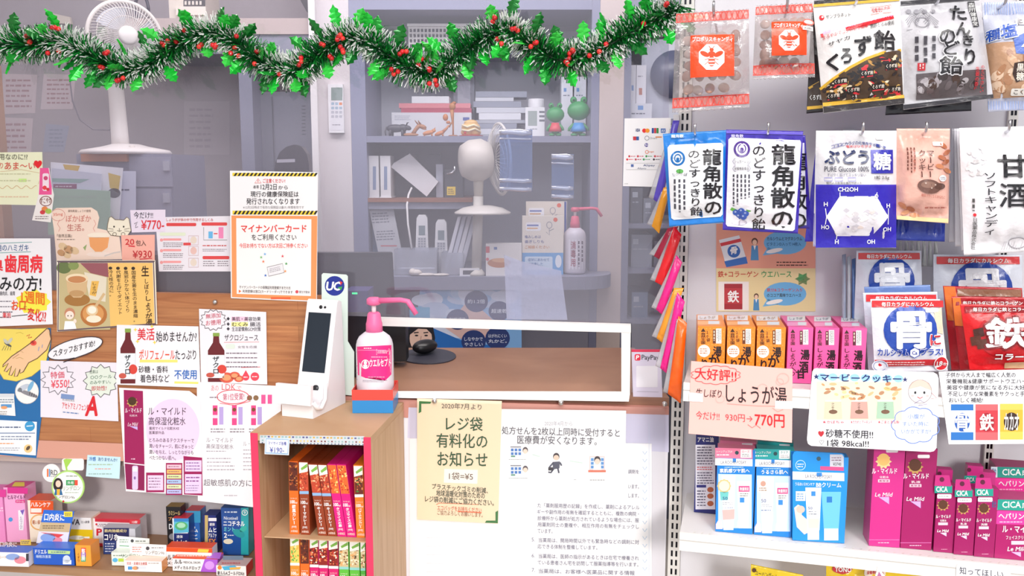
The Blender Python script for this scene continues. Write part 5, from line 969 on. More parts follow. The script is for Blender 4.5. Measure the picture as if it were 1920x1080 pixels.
row1 = ((258, 395, 312, 400, 320, 828, 265, 826, 'ee6a1e', BR_, '欧風カレー', None, 'orange curry box at the open end of the upper row'), (318, 398, 372, 400, 385, 829, 330, 828, '8f3a1c', KE, 'キーマカレー', '8ab0d8', 'brown curry box next to the orange one, standing straight in the upper row'),
        (374, 412, 428, 414, 488, 835, 434, 833, '8f3a1c', KE, 'キーマカレー', '8ab0d8', 'leaning brown curry box, the first of the two in the upper row'), (431, 414, 484, 416, 546, 836, 492, 835, '8f3a1c', KE, 'キーマカレー', '8ab0d8', 'leaning brown curry box touching the magenta ones in the upper row'),
        (487, 414, 540, 416, 603, 838, 549, 837, 'd6147a', TA, 'タコライスの素', None, 'leaning magenta curry box touching the brown ones in the upper row'), (543, 415, 598, 418, 660, 839, 606, 838, 'd6147a', TA, 'タコライスの素', None, 'leaning magenta curry box, second magenta one in the upper row'),
        (643, 420, 699, 420, 710, 842, 663, 841, 'ef7f22', BU, 'バターチキンカレー', 'f4efe8', 'orange curry box alone at the far end of the upper row'))
for x0, y0, x1, y1, x2, y2, x3, y3, c, fd, nm, tip, lab in row1:
    q = [CS(x0, y0), CS(x1, y1), (CS(x2, y2)[0], footy(P3_, CS(x2, y2)[0], z_r1 + .0008)), (CS(x3, y3)[0], footy(P3_, CS(x3, y3)[0], z_r1 + .0008))]; slant('curry_box', lab, q, .13, z_r1, c, curry(q, c, fd, nm, tip), 'curry boxes in the cabinet')
row2 = ((265, 832, 320, 'f08a2a', YE, 'グリーンカレー', 'f2efe6', 'yellow topped curry box at the open end of the lower row'), (325, 836, 378, 'ee6a1e', BR_, '欧風カレー', None, 'orange curry box, second in the lower row'), (382, 842, 434, 'd0186a', RO, 'ハヤシ', 'f6f2f0', 'red curry box, third in the lower row'),
        (437, 845, 489, 'd0186a', RO, 'ハヤシ', 'f6f2f0', 'red curry box, fourth in the lower row'), (494, 848, 551, 'd0186a', RO, 'ハヤシ', 'f6f2f0', 'red curry box beside the green ones in the lower row'), (556, 850, 613, '5cb83a', SH, '親子丼', '8ac8c0', 'green curry box beside the red ones in the lower row'), (619, 852, 678, '5cb83a', SH, '親子丼', '8ac8c0', 'green curry box, second of the green ones in the lower row'), (684, 854, 712, '4aa83a', SH, '中華丼', '8ac8c0', 'green curry box squeezed in last at the far end of the lower row'))
for x0, y, x1, c, fd, nm, tip, lab in row2:
    q = [(CS(u, 0)[0], footy(P3_, CS(u, 0)[0], zz_)) for u, zz_ in ((x0, z_r1 - .0034 - (y - 832) * .00025), (x1, z_r1 - .0034 - (y - 832) * .00025), (x1 + 6, z_r2 + .0008), (x0 + 6, z_r2 + .0008))]; slant('curry_box', lab, q, .13, z_r2, c, curry(q, c, fd, nm, tip), 'curry boxes in the cabinet')
# ================================================================== CARD READER on the cabinet
g = level(zt); FL = g.hit(529, 780); FRt = g.hit(587, 786); RB = g.hit(657, 750)
ex = (FRt - FL).normalized(); ey = (RB - FRt); D = ey.length * .84; ey.normalize(); ey = (ey - ex * ey.dot(ex) * .55).normalized(); Wd = (FRt - FL).length; ez = Vector((0, 0, 1))
def L3(x, y, z): return FL + ex * x + ey * y + ez * z
def zfor(x, y, py):
    lo, hi = -.1, .6
    for _ in range(40):
        m = (lo + hi) / 2
        if proj(L3(x, y, m))[1] > py: lo = m
        else: hi = m
    return lo
rd = thing('card_reader', 'white face scanning card reader with a dark tilted screen and front tray', 'card reader', FL.lerp(RB, .5))
WHT = 'f0eff2'
def extr(a, prof, x0, x1, c):            # prof in (y, z), extruded between x0 and x1
    n = len(prof); V = [L3(x, y, z) for x in (x0, x1) for y, z in prof]
    a.mesh(V, [tuple(range(n)), tuple(range(n, 2 * n))[::-1]] + [(i, n + i, n + (i + 1) % n, (i + 1) % n) for i in range(n)], c, False, 'plastic')
zT = zfor(Wd, D * .86, 563); zB = .085
a = A0('plastic'); extr(a, [(0, .0005), (D, .0005), (D, .03), (D * .97, zT * .7), (D * .95, zT * .98), (D * .86, zT), (D * .82, zT * .985), (D * .47, .06), (D * .36, .03), (0, .026)], 0, Wd, WHT); a.build('body', rd)
# slanted face plane
n_ = ex.cross((ey * (D * .82 - D * .47) + ez * (zT * .985 - .06)).normalized()).normalized(); FPt = L3(0, D * .47, .06)
fpl = Pl(FPt, n_ if n_.dot(EYE - FPt) > 0 else -n_); fax = (ey * (D * .35) + ez * (zT * .985 - .06)); 
def FP(u, v, l=0): return FPt + ex * (Wd * u) + fax * v + fpl.n * l
def facequad(name, u0, v0, u1, v1, th, c, kind='plastic'):
    a = A0(kind); P = [FP(u0, v0, th), FP(u1, v0, th), FP(u1, v1, th), FP(u0, v1, th)]; hexa(a, P + [p - fpl.n * th for p in P], c, kind); return a
a = facequad('screen', .10, .14, .84, .86, .0012, '1e2a36', 'gloss'); a.S = fpl.S
o = a.build('screen', rd); o['label'] = 'dark glossy touch screen'
a = A0('gloss'); 
for u, r in ((.48, .0042), (.62, .0028)): lathe(a, FP(u, .93), [(r, 0), (r, .0012)], '15161a', 16, 'gloss', ax=fpl.n)
a.build('camera_lens', rd)
a = A0('plastic'); extr(a, [(-.012, .032), (-.002, .032), (.002, .075), (-.008, .076)], -.008, Wd * 1.02, 'f4f3f6'); extr(a, [(-.002, .026), (D * .34, .028), (D * .34, .034), (-.002, .032)], 0, Wd, 'eceaee'); a.build('tray', rd)
a = A0('plastic'); tube(a, [L3(Wd + .003, D * .36, .07), L3(Wd + .006, D * .30, .035), L3(Wd + .005, D * .18, .018), L3(Wd + .004, D * .08, .022), L3(Wd + .003, .0, .036)], .0045, 'f2f1f4', 10); a.build('arm', rd)
a = A0('gloss'); lathe(a, FP(.62, -.05, .001), [(.008, -.004), (.008, .002)], '2a2a30', 18, 'gloss', ax=fpl.n); a.build('sensor', rd)
def ucs(a):
    a.e(627.5, 536, 18.5, 18.5, '1c2f94', 2); a.t('U', 613, 528, 627, 545, W, .06, 0, -.15, 4); a.t('C', 627, 528, 640, 545, W, .06, 0, -.15, 4); a.s_([(637, 527), (643, 529), (639, 535)], 'd83038', 5); a.s_([(633, 539), (642, 537), (640, 544)], '3aa84a', 5)
sheet('logo_card', 'white card with a round blue two letter emblem behind the card reader', 'sign', PC, .0045, [(603, 515), (606, 512), (649, 515), (652, 518), (652, 640), (664, 660), (664, 742), (603, 736)], 'dfeee6', ucs, t=.0015, kind='gloss')
# ================================================================== SANITISER BOTTLE in its holder
def cyl_S(ax, r):
    def S(px, py, l=0):
        d = ray(px, py); ox, oy = EYE.x - ax.x, EYE.y - ax.y; R = r + l; A = d.x ** 2 + d.y ** 2; B = 2 * (ox * d.x + oy * d.y); Cc = ox * ox + oy * oy - R * R
        q = B * B - 4 * A * Cc; q = max(q, 0); return EYE + d * ((-B - math.sqrt(q)) / (2 * A))
    return S
def pump_bottle(label, base, s, col, cap, lab_c, holder, arm, pxs, group=None):
    """pump bottle, s: scale in metres per photo pixel at its depth"""
    r = thing('sanitizer_bottle', label, 'bottle', base, group); b = Vector(base); R = 34.2 * s
    z = lambda y: (760 - y) * s
    a = A0('plastic'); lathe(a, b, [(R * .93, .002), (R, z(752)), (R, z(652)), (R * .985, z(642)), (R * .93, z(634)), (R * .82, z(627)), (R * .6, z(621)), (R * .47, z(618))], col, 40); a.build('body', r)
    a = A0('plastic'); lathe(a, b + Vector((0, 0, z(619))), [(R * .45, 0), (R * .44, 16 * s), (R * .40, 20 * s), (R * .34, 34 * s), (R * .26, 37 * s), (R * .1, 37 * s)], cap, 28); a.build('cap', r)
    a = A0('plastic'); lathe(a, b + Vector((0, 0, z(584))), [(4.2 * s, 0), (4.2 * s, 18 * s)], 'f4eef0', 14); a.build('stem', r)
    a = A0('plastic'); h = b + Vector((0, 0, z(561))); lathe(a, h + Vector((0, 0, -8 * s)), [(9 * s, 0), (13 * s, 2 * s), (13 * s, 11 * s), (9 * s, 14 * s)], cap, 24)
    tube(a, [h + arm * 4 * s, h + arm * 52 * s + Vector((0, 0, 3 * s)), h + arm * 66 * s + Vector((0, 0, 1 * s)), h + arm * 82 * s + Vector((0, 0, -22 * s))], [5.5 * s, 4.6 * s, 5 * s, 4.6 * s], cap, 12); a.build('pump', r)
    return r, b, R
hf = g.hit(699, 775); s0 = (hf - EYE).dot(RC @ Vector((0, 0, -1))) / F
hw = 38 * s0; hc = hf + Vector((0, hw, 0)); ht = .009
armd = (PC.u * 1.0 + PC.n * .12).normalized()
sb, bb_, Rb = pump_bottle('tall pump bottle of hand sanitizer in a red and blue box on the cabinet', hc + Vector((0, 0, .0025)), s0 * 1.035, 'e9e3ec', 'ef6fa4', None, None, armd, None)
a = Art(cyl_S(bb_, Rb), 7, 'gloss')
a.s_([(669, 650), (734, 647), (734, 702), (722, 714), (704, 701), (686, 709), (671, 703)], 'ee2f86', 1.5)
a.r(671, 656, 733, 657, 'f6a0c8', 2); a.f(682, 651, 700, 655, 1, W, lv=3); a.l([(706, 655), (730, 654), (730, 664), (706, 665)], .8, W, 3, True); a.f(708, 657, 729, 663, 2, W, lv=3)
a.t('ウエルセプト', 693, 673, 733, 688, W, .03, -.03, 0, 5); a.ring(685, 683, 7, 8, 1.6, W, 3); a.e(685, 680, 3, 4, W, 3); a.s_([(681, 684), (689, 684), (688, 690), (682, 690)], W, 3); a.f(696, 668, 728, 671, 1, 'ffd6ea', lv=3)
a.f(690, 705, 726, 709, 1, 'c9a0b8', lv=3); a.f(680, 712, 726, 717, 2, '9a90a0', lv=3)
for k in range(5): a.l([(667, 660 + k * 13), (670, 660 + k * 13)], 1, '8a8490')
o = a.build('label', sb); o['label'] = 'bright pink label'
hd = thing('bottle_holder', 'small square box, red rim over blue, holding the sanitizer bottle', 'holder', hc)
def ringbox(a, z0, z1, w, t, c):
    for sx, sy, lx, ly in ((-1, 0, t, w), (1, 0, t, w), (0, -1, w - t, t), (0, 1, w - t, t)):
        x, y = hc.x + sx * (w - t / 2), hc.y + sy * (w - t / 2); hx, hy = (t / 2, w) if sx else (w - t, t / 2); bx(a, x - hx, x + hx, y - hy, y + hy, z0, z1, c, 'gloss')
a = A0('gloss'); ringbox(a, zt + .0005, zt + 25 * s0, hw, .0018, '2a86c8'); bx(a, hc.x - hw + .002, hc.x + hw - .002, hc.y - hw + .002, hc.y + hw - .002, zt + .0005, zt + .002, '2a86c8', 'gloss'); a.build('base', hd)
a = A0('gloss'); ringbox(a, zt + 25.1 * s0, zt + 45 * s0, hw + .0006, .0018, 'ee4a40'); a.build('rim', hd)
# mouse and mat on the worktop
wp = level(cz + .0002)
a = A0('plastic'); P = [wp.hit(802 + 53 * math.cos(t), 669 + 14.5 * math.sin(t)) for t in [2 * math.pi * k / 40 for k in range(40)]]
a.mesh(P + [p + Vector((0, 0, .003)) for p in P], [tuple(range(40)), tuple(range(40, 80))[::-1]] + [(i, (i + 1) % 40, 40 + (i + 1) % 40, 40 + i) for i in range(40)], '3a3a46')
solid('mouse_mat', 'round dark mouse mat on the brown worktop', 'mouse mat', a)
mo = thing('computer_mouse', 'black computer mouse on the dark mat behind the white frame', 'mouse', wp.hit(797, 668))
a = A0('gloss'); blob(a, wp.hit(797, 664) + Vector((0, 0, .0225)), (.030, .046, .019), '1a1a1e', 24, 'gloss', Matrix.Rotation(-.5, 3, 'Z')); a.build('body', mo)
a = A0('plastic'); lathe(a, wp.hit(800, 662) + Vector((-.004, -.02, .030)), [(.0085, -.003), (.0085, .003)], '55555c', 16, ax=Vector((1, .3, 0))); a.build('scroll_wheel', mo)
# ================================================================== NOTICES taped along the counter
BD = PC.off(.0012)                 # just in front of the wooden board and its lower band
def bottle_pic(a, x0, y0, x1, y1):
    w, h = x1 - x0, y1 - y0; cx = (x0 + x1) / 2
    a.r(cx - w * .2, y0, cx + w * .2, y0 + h * .07, '8aa84a', 2); a.s_([(cx - w * .17, y0 + h * .07), (cx + w * .17, y0 + h * .07), (cx + w * .2, y0 + h * .2), (x1, y0 + h * .36), (x1, y1), (x0, y1), (x0, y0 + h * .36), (cx - w * .2, y0 + h * .2)], '6a1f26', 2)
    a.s_([(x0, y0 + h * .45), (x1, y0 + h * .45), (x1, y0 + h * .92), (x0, y0 + h * .92)], 'e9edf2', 3); a.v('ザクロ', cx - w * .22, y0 + h * .47, cx + w * .2, y0 + h * .84, '33343c', .03, 0, 5); a.e(x1 - w * .15, y0 + h * .74, w * .28, h * .09, 'd8453a', 4); a.e(x0 + w * .15, y0 + h * .86, w * .25, h * .05, 'c8584a', 4)
def n1(a):
    a.t('使用なのに!?', -14, 288, 52, 300, '5a564a', .004); a.t('り', 0, 305, 6, 316, 'd8604a', .01); a.t('あま〜い', 9, 304, 66, 318, 'd84a3a', .012); a.t('♥', 64, 301, 79, 316, 'e8202a', .02)
    a.f(0, 320, 62, 345, 2, 'cfcfa8', w=2.4); a.r(35, 335, 50, 341, 'c9f08a', 1)
    a.l([(x, 351 + 3 * math.sin(x * .35)) for x in range(0, 70, 3)], 1.2, 'd9b98a'); a.l([(0, 322), (40, 318), (78, 325), (72, 345)], .8, 'd9b98a'); a.f(0, 366, 60, 372, 1, 'e6c9a8')
sheet('notice_note', 'pale yellow handwritten note with a red heart at the frame edge', 'note', SP, 0, [(-30, 286), (79, 285), (81, 385), (-30, 383)], 'eef0cf', n1)
def n2(a):
    a.s_([(75, 315), (91, 315), (97, 350), (97, 365), (73, 365), (74, 350)], 'ee5a9a', 1); a.rr(80, 325, 92, 358, 3, 'f6e2ec', 2); a.e(86, 334, 4, 4, 'd04a7a', 3); a.e(84, 352, 4, 4, 'e8404a', 3); a.e(90, 355, 3, 3, 'd8303a', 3)
    a.ring(86, 377, 11, 9, 1.4, '8a4a4a'); a.t('すこやか', 76, 372, 97, 382, '8a4038', .02, -.1); a.e(84, 392, 6, 5, 'e88a4a', 2); a.e(91, 396, 6, 5, 'a8c85a', 2); a.e(80, 398, 5, 4, 'd8404a', 2); a.f(66, 404, 92, 412, 2, '9a8a8a')
sheet('cutout_picture', 'cut-out picture of a pink tube pack beside the pale yellow note', 'picture', SP, .0008, [(75, 315), (92, 315), (97, 349), (101, 365), (95, 417), (60, 413), (66, 389), (72, 365)], 'f2ecea', n2)
def n3(a):
    a.ring(109, 403, 13, 11, .8, 'd88a80'); a.t('35mg', 100, 400, 118, 407, 'e0786a', 0, -.1); a.t('高知県産しょうが使用', 128, 393, 170, 398, '8a7068', 0); a.t('ぽかぽか', 124, 403, 171, 416, 'd98478', .004); a.t('生活。', 126, 420, 158, 433, 'c8746a', .004)
    a.l([(112, 412), (108, 420), (113, 428), (110, 434)], 1.2, 'e6a89a'); a.l([(176, 412), (180, 420), (175, 428), (178, 434)], 1.2, 'e6a89a'); a.t('『自然王国』', 107, 439, 135, 445, '7a665c', .004); a.f(107, 447, 146, 451, 1, '9a8478')
    a.s_([(164, 440), (208, 440), (204, 466), (192, 474), (178, 474), (167, 464)], 'f1dccc', 1.5); a.e(186, 441, 22, 5, 'f8ead8', 2); a.s_([(167, 445), (205, 445), (202, 464), (191, 472), (179, 472), (169, 462)], 'eea468', 2); a.e(186, 477, 24, 5, 'f6e2d6', 1.3)
    for x, y, r in ((118, 462, 9), (129, 468, 10), (115, 474, 8), (140, 470, 9), (126, 478, 8)): a.e(x, y, r, r * .75, random.choice(['d9b28a', 'c99a70', 'e3c49c']), 2, 10, .5)
    a.s_([(156, 464), (163, 458), (160, 470)], '9ab070', 2); a.l([(196, 480), (214, 474), (226, 472)], 2.5, 'd8ccc6')
sheet('cutout_poster', 'cut-out peach poster of ginger tea with a glass cup', 'poster', SP, 0, [(96, 397), (106, 390), (171, 389), (182, 396), (186, 408), (182, 428), (223, 437), (229, 486), (106, 488), (101, 430)], 'f5dccc', n3)
def n4(a):
    for x in (214, 232): a.e(x, 425, 1.5, 1.8, '3a342e', 2)
    a.l([(220, 432), (224, 434), (228, 432)], 1, '5a4a3c'); a.l([(224, 428), (224, 433)], 1, '5a4a3c')
    for s in (-1, 1): a.l([(223 + s * 10, 430), (223 + s * 20, 428)], .8, '7a6a58'); a.l([(223 + s * 10, 433), (223 + s * 20, 434)], .8, '7a6a58')
    for x in (215, 231): a.ring(x, 439, 3.5, 3, 1, '7a6a58')
CATP = [(202, 420), (205, 408), (209, 406), (216, 412), (224, 412), (232, 413), (238, 407), (242, 410), (244, 422), (246, 432), (240, 441), (224, 443), (208, 441), (201, 432)]
sheet('cat_cutout', 'small cream paper cut-out of a cat face above the coral price tag', 'cut-out', SP, .0008, CATP, 'f3ead6', lambda a: (a.l(CATP, 1.2, '7a6a58', 2, True), n4(a)))
sheet('price_tag', 'lilac handwritten tag reading 770 yen', 'price tag', SP, .0008, [(244, 394), (310, 393), (310, 434), (247, 436)], 'ecdff0', lambda a: (a.t('今だけ!!', 251, 397, 287, 410, '3a3440', .004), a.t('¥770-', 265, 413, 308, 431, 'e0303c', .014, -.03), a.l([(252, 420), (258, 416), (255, 422), (254, 427), (259, 425)], 1, '4a4450')))
sheet('price_tag', 'coral handwritten tag reading 930 yen, over the ginger tea cut-out', 'price tag', SP, .0016, [(227, 441), (290, 440), (290, 488), (229, 488)], 'f8b6a6', lambda a: (a.t('20', 235, 448, 252, 459, 'd82a34', .014), a.l([(241, 461), (253, 462)], 2.5, 'e0404a'), a.t('包入', 255, 450, 274, 461, '5a3a34', .004), a.t('¥930', 249, 470, 285, 484, 'c82a34', .01, -.03), a.l([(262, 489 - 3), (285, 484)], 1.6, 'e0404a')))
def n7(a):
    a.t('しょうがが体の中で作用するしくみ', 312, 409, 400, 415, 'c85a5a', .006); a.rr(312, 418, 368, 424, 2, 'e0484a', 2); a.rr(378, 417, 426, 423, 2, 'e0484a', 2); a.rr(300, 436, 348, 442, 2, 'e3ead0', 2)
    for y in (450, 470, 492):
        a.e(303, y, 3, 3, 'f0a0a0', 2); a.rr(306, y - 3, 340, y + 1, 1.5, 'f2a0a0', 2); a.f(306, y + 4, 346, y + 14, 3, '8a8088'); a.l([(354, y - 8), (372, y - 8), (372, y + 9), (354, y + 9)], .8, 'c9a0a0', 2, True); a.e(363, y, 6, 7, random.choice(['d8e0b8', 'e6d6c8', 'e8c0b8']), 2)
    a.r(344, 455, 358, 460, 'e0484a', 3); a.l([(382, 426), (382, 450), (426, 450)], 1, '888'); a.r(391, 434, 399, 447, '6ab8e8', 2); a.r(410, 426, 419, 447, 'f08ab8', 2); a.l([(401, 438), (408, 438)], 2, 'e0484a'); a.f(380, 458, 426, 463, 1, 'd05050'); a.f(380, 466, 428, 472, 2, '8a8088')
    a.rr(380, 480, 430, 486, 2, 'e0484a', 2); a.f(381, 488, 404, 500, 3, '8a8088'); a.f(408, 488, 429, 500, 3, '8a8088')
sheet('info_sheet', 'white information sheet with red headings and a tiny bar chart', 'notice', SP, 0, [(293, 431), (310, 407), (432, 405), (435, 509), (298, 509)], 'ece6ee', n7)
def n8(a):
    a.r(107, 489, 290, 491, '5a4a50', 1); a.s_([(111, 493), (202, 493), (207, 618), (111, 620)], 'c9b98a', 1)
    a.s_([(150, 493), (202, 493), (204, 520), (170, 512)], '9a5a62', 1.5); a.e(120, 502, 14, 11, '6a7a4a', 1.5); a.e(138, 498, 10, 8, '8a9a5a', 1.6); a.s_([(158, 510), (200, 520), (198, 566), (168, 560)], 'e6dcc6', 1.8); a.s_([(172, 527), (186, 527), (180, 556), (168, 553)], 'eebb5a', 2.2); a.v('しょうが', 172, 529, 182, 552, '6a4a2a', .02)
    a.e(145, 562, 24, 12, 'a8763c', 2); a.s_([(124, 522), (165, 520), (162, 548), (152, 558), (138, 558), (127, 548)], 'd9b88a', 2.4); a.e(144.5, 522, 21, 9, 'f0dcb8', 2.8); a.e(144.5, 524, 17, 6.5, 'c98a5a', 3.2); a.e(144, 550, 14, 6, 'c49a68', 2.9)
    a.e(176, 590, 25, 22, 'b8743a', 2.2); a.e(175, 588, 20, 17, 'd99a5a', 2.8); a.e(176, 598, 14, 7, 'f3ead2', 3.4); a.e(173, 582, 11, 10, 'e6cba0', 3.8); a.e(173, 581, 8, 7, 'f8f1e0', 4.2); a.l([(180, 574), (188, 562), (196, 550)], 5, 'd8b88a', 4)
    a.e(131, 588, 10, 11, 'c98a6a', 3); a.e(131, 591, 8, 8, 'fbe6d8', 4); a.s_([(120, 618), (122, 602), (140, 602), (144, 618)], W, 3); a.e(128, 592, 1, 1.4, '333', 5); a.e(134, 592, 1, 1.4, '333', 5); a.e(141, 602, 3, 4, 'fbe6d8', 4)
    a.s_([(202, 493), (286, 493), (290, 606), (207, 614)], 'f5c572', 1.2)
    a.v('生', 265, 498, 280, 519, '3a2418', .03); a.v('しぼり', 270, 522, 279, 553, '3a2418', .02, .05); a.v('しょうが湯', 271, 554, 284, 608, '3a2418', .03, .05)
    for i, (t, yb) in enumerate((('●国産生姜を生のまま濃縮。', 604), ('●風邪ひかない体づくり', 586), ('●代謝を上げてダイエット', 590), ('●冷え性の方に。', 556))): a.v(t, 246 - i * 14.3, 499, 255 - i * 14.3, yb, '3a2a20', .008, .045)
    a.l([(110, 491), (288, 491), (292, 607), (109, 620)], 3, '6a5560', 3, True)
sheet('product_poster', 'framed ochre poster with a photograph of ginger tea cups and upright lettering', 'poster', BD, .0008, [(106, 488), (291, 488), (295, 608), (107, 622)], 'efe6d4', n8)
def n9(a):
    a.t('歯のハミガキ', -6, 458, 54, 471, '4a6a9a', .012); a.l([(0, 456), (60, 454)], 1.2, '7ab0b0'); a.l([(0, 474), (58, 472)], 1.2, '7ab0b0')
    a.t('歯周病', 9, 477, 80, 512, 'f2303c', .045); a.t('臭', -12, 486, 6, 508, 'f2303c', .045); a.t('みの方!', 0, 517, 78, 546, K, .025); a.t('歯肉炎、歯周', 0, 546, 28, 554, '4a4450', .004); a.f(0, 560, 24, 600, 4, '6a6470', w=2)
    a.burst(62, 566, 34, 24, 9, 'f6ee4a', None, .82); a.t('1週間', 40, 545, 84, 568, 'f0781e', .035, .1); a.t('お口', 22, 563, 48, 582, 'e8501e', .035); a.t('に', 45, 574, 51, 580, '5a3a30', .01); a.t('変化!?', 52, 576, 87, 600, 'e0302a', .035, .15); a.t('薬用', 5, 586, 20, 596, 'e0303a', .02); a.l([(22, 593), (52, 590)], 1.5, '444')
sheet('product_poster', 'handwritten white poster about gum trouble with a yellow starburst', 'poster', BD, .0008, [(-30, 447), (94, 447), (99, 608), (-30, 613)], 'f4f2f6', n9)
def arm(a):
    P = [(-12, 616), (40, 617), (89, 615), (96, 636), (85, 685), (60, 705), (31, 715), (7, 711), (-12, 680)]
    a.s_(P, 'f2da66', 1); a.l(P, 1, 'b0a05a', 2, True)
    A = [(96, 636), (93, 618), (88, 616), (62, 640), (40, 656), (22, 668), (6, 684), (5, 688), (16, 681), (8, 696), (13, 697), (22, 686), (17, 703), (22, 704), (30, 690), (27, 706), (33, 705), (38, 692), (38, 700), (44, 697), (54, 680), (70, 672), (88, 656)]
    a.s_(A, 'f2c79c', 2); a.l(A, 1.6, '6a4a34', 3, True); a.l([(24, 672), (36, 664)], 1, 'b8885e', 4); a.e(63, 643, 6, 5, 'e8564a', 3); a.e(63, 643, 2.5, 2, 'c8302c', 4); a.l([(50, 630), (56, 627), (53, 634), (60, 632)], 1.6, 'd0503a'); a.l([(74, 650), (72, 658)], 1.2, '8a9ac8', 4); a.l([(80, 646), (79, 652)], 1.2, '8a9ac8', 4)
    a.e(15, 646, 8, 2.2, '5a5a5a', 2, 12, .5); a.e(19, 639, 7, 3, 'c9c9b8', 3, 12, -.9); a.e(11, 640, 6, 3, 'c9c9b8', 3, 12, .9)
    for k in range(4): a.l([(9 + k * 4, 648), (4 + k * 5, 657)], .8, '4a4a4a')
    for y in (625, 660, 672): a.l([(30, y), (38, y - 2), (44, y + 1)], .8, 'c9ac3a')
    a.e(51, 734, 22, 23, 'f2f2f0', 3); a.ring(51, 734, 22, 23, 1, 'b9b9b9', 4); a.e(54, 738, 18, 4, '8a8a90', 4.5, 16, .35); a.e(44, 727, 13, 5, 'c4ccd8', 5, 14, -.5); a.e(58, 724, 11, 4, '7ab4d8', 5, 14, -1.1); a.e(38, 731, 4, 4, '5a5a60', 5)
    for k in range(4): a.l([(56 + k * 4, 740 + k * 2), (57 + k * 4, 734 + k * 2)], 1.4, '44444a', 6)
def card1(a):
    a.r(-10, 738, 27, 745, 'd8dce2', 2); a.f(0, 747, 26, 756, 2, '7a8a9a'); a.r(2, 758, 22, 764, '5a9ad0', 2); a.e(8, 764, 6, 3, 'e8a06a', 3); a.f(0, 770, 14, 778, 2, '9a8a80')
def card2(a):
    a.e(56, 799, 9.5, 9.5, '3a9ad0', 2); a.l([(50, 799), (62, 798)], 1.5, W, 3); a.f(0, 798, 44, 804, 1, '5a6a8a'); a.r(-5, 811, 66, 813, '8a9ab8', 2); a.f(2, 816, 60, 826, 2, '7a86a0'); a.f(0, 829, 30, 834, 1, 'e89a5a'); a.f(0, 838, 40, 846, 2, 'a8a8b0'); a.e(53, 841, 8, 8, 'f0c88a', 2); a.e(53, 840, 3, 5, '5a4a3a', 3, 12, .7)
bugp = thing('insect_poster', 'deep blue poster with a yellow picture of an arm bitten by a mosquito', 'poster', BD.hit(40, 858))
sheet('backing', None, None, BD, 0, [(-30, 617), (95, 615), (96, 640), (68, 859), (-30, 850)], '1f6aa8', arm, parent=bugp, kind='gloss')
sheet('info_card', None, None, BD, .0016, [(-12, 737), (26, 741), (29, 780), (-12, 777)], 'eceef0', card1, parent=bugp); sheet('info_card', None, None, BD, .0016, [(-14, 787), (69, 791), (67, 854), (-14, 848)], 'eef4fa', card2, parent=bugp)
BUB = []
for k in range(30):
    t = 2 * math.pi * k / 30; x, y = 53 * math.cos(t), 17 * math.sin(t); c_, s_ = math.cos(-.27), math.sin(-.27); BUB.append((141 + x * c_ - y * s_, 653 + x * s_ + y * c_))
BUB[8:8] = [(119, 679)]
sheet('speech_bubble', 'white paper speech bubble with slanted handwriting', 'speech bubble', BD, .0016, BUB, 'f4f2f6', lambda a: (a.l(BUB, 1.6, '3a3640', 2, True), a.t('スタッフおすすめ!', 100, 657, 178, 670, K, .012, -.26)))
def n12(a):
    a.burst(109, 712, 33, 28, 12, None, '4a444c', .74); a.t('特価', 95, 697, 121, 710, 'e05068', .012, -.05); a.t('¥550!', 96, 713, 130, 728, 'e8485c', .012, -.06)
    a.burst(189, 714, 33, 31, 12, 'dfe8dc', '4a444c', .8); a.t('効果は', 168, 694, 184, 701, '6a7a6a', .0, -.05); a.t('○○クール', 170, 704, 210, 711, '3a6a4a', .0, -.05); a.t('のみやすい。', 169, 714, 208, 721, '3a6a4a', .0, -.05); a.t('即効性!', 172, 724, 200, 733, 'd0404a', .008, -.05)
    a.s_([(115, 738), (140, 741), (139, 750), (114, 747)], '7a94c4', 2); a.s_([(117, 746), (180, 754), (178, 784), (115, 776)], 'e9e4ec', 1.5); a.t('アセトアミノフェン錠', 117, 753, 168, 766, 'e0404a', .02, .1, 0, 4); a.t('第2類医薬品', 117, 747, 140, 751, '999', 0, .1); a.f(118, 770, 150, 775, 1, '6a86b8', sl=.1); a.t('A', 164, 742, 188, 780, 'd8202c', .05, 0, -.12, 5)
sheet('product_poster', 'white poster of a painkiller pack with two spiky price bursts', 'poster', BD, .0008, [(76, 676), (219, 680), (222, 790), (76, 782)], 'ebe5ef', n12)
def n13(a):
    bottle_pic(a, 226, 616, 254, 719); a.t('美活', 258, 615, 290, 638, 'e0303c', .02); a.t('始めませんか?', 293, 621, 369, 641, '2a262c', .01)
    for x, y in ((254, 618), (285, 612), (258, 640), (290, 642)): a.burst(x, y, 4, 4, 4, 'f2d850', None, .4, 2)
    a.l([(262, 677), (333, 677)], 5, 'f6e678', 1); a.t('ポリフェノール', 261, 655, 328, 674, 'e8502a', .016); a.t('たっぷり', 329, 656, 368, 674, '2a262c', .012); a.t('砂糖・香料', 260, 686, 315, 699, '2a262c', .012); a.t('着色料など', 263, 702, 318, 717, '2a262c', .012); a.t('不使用', 327, 693, 369, 711, '1f6ac0', .022); a.l([(327, 717), (372, 718)], 4, 'f6e678', 1)
sheet('product_poster', 'white handwritten juice poster with a dark red bottle, beside the ochre one', 'poster', BD, .0024, [(219, 609), (372, 612), (376, 727), (218, 721)], 'f3f0f5', n13)
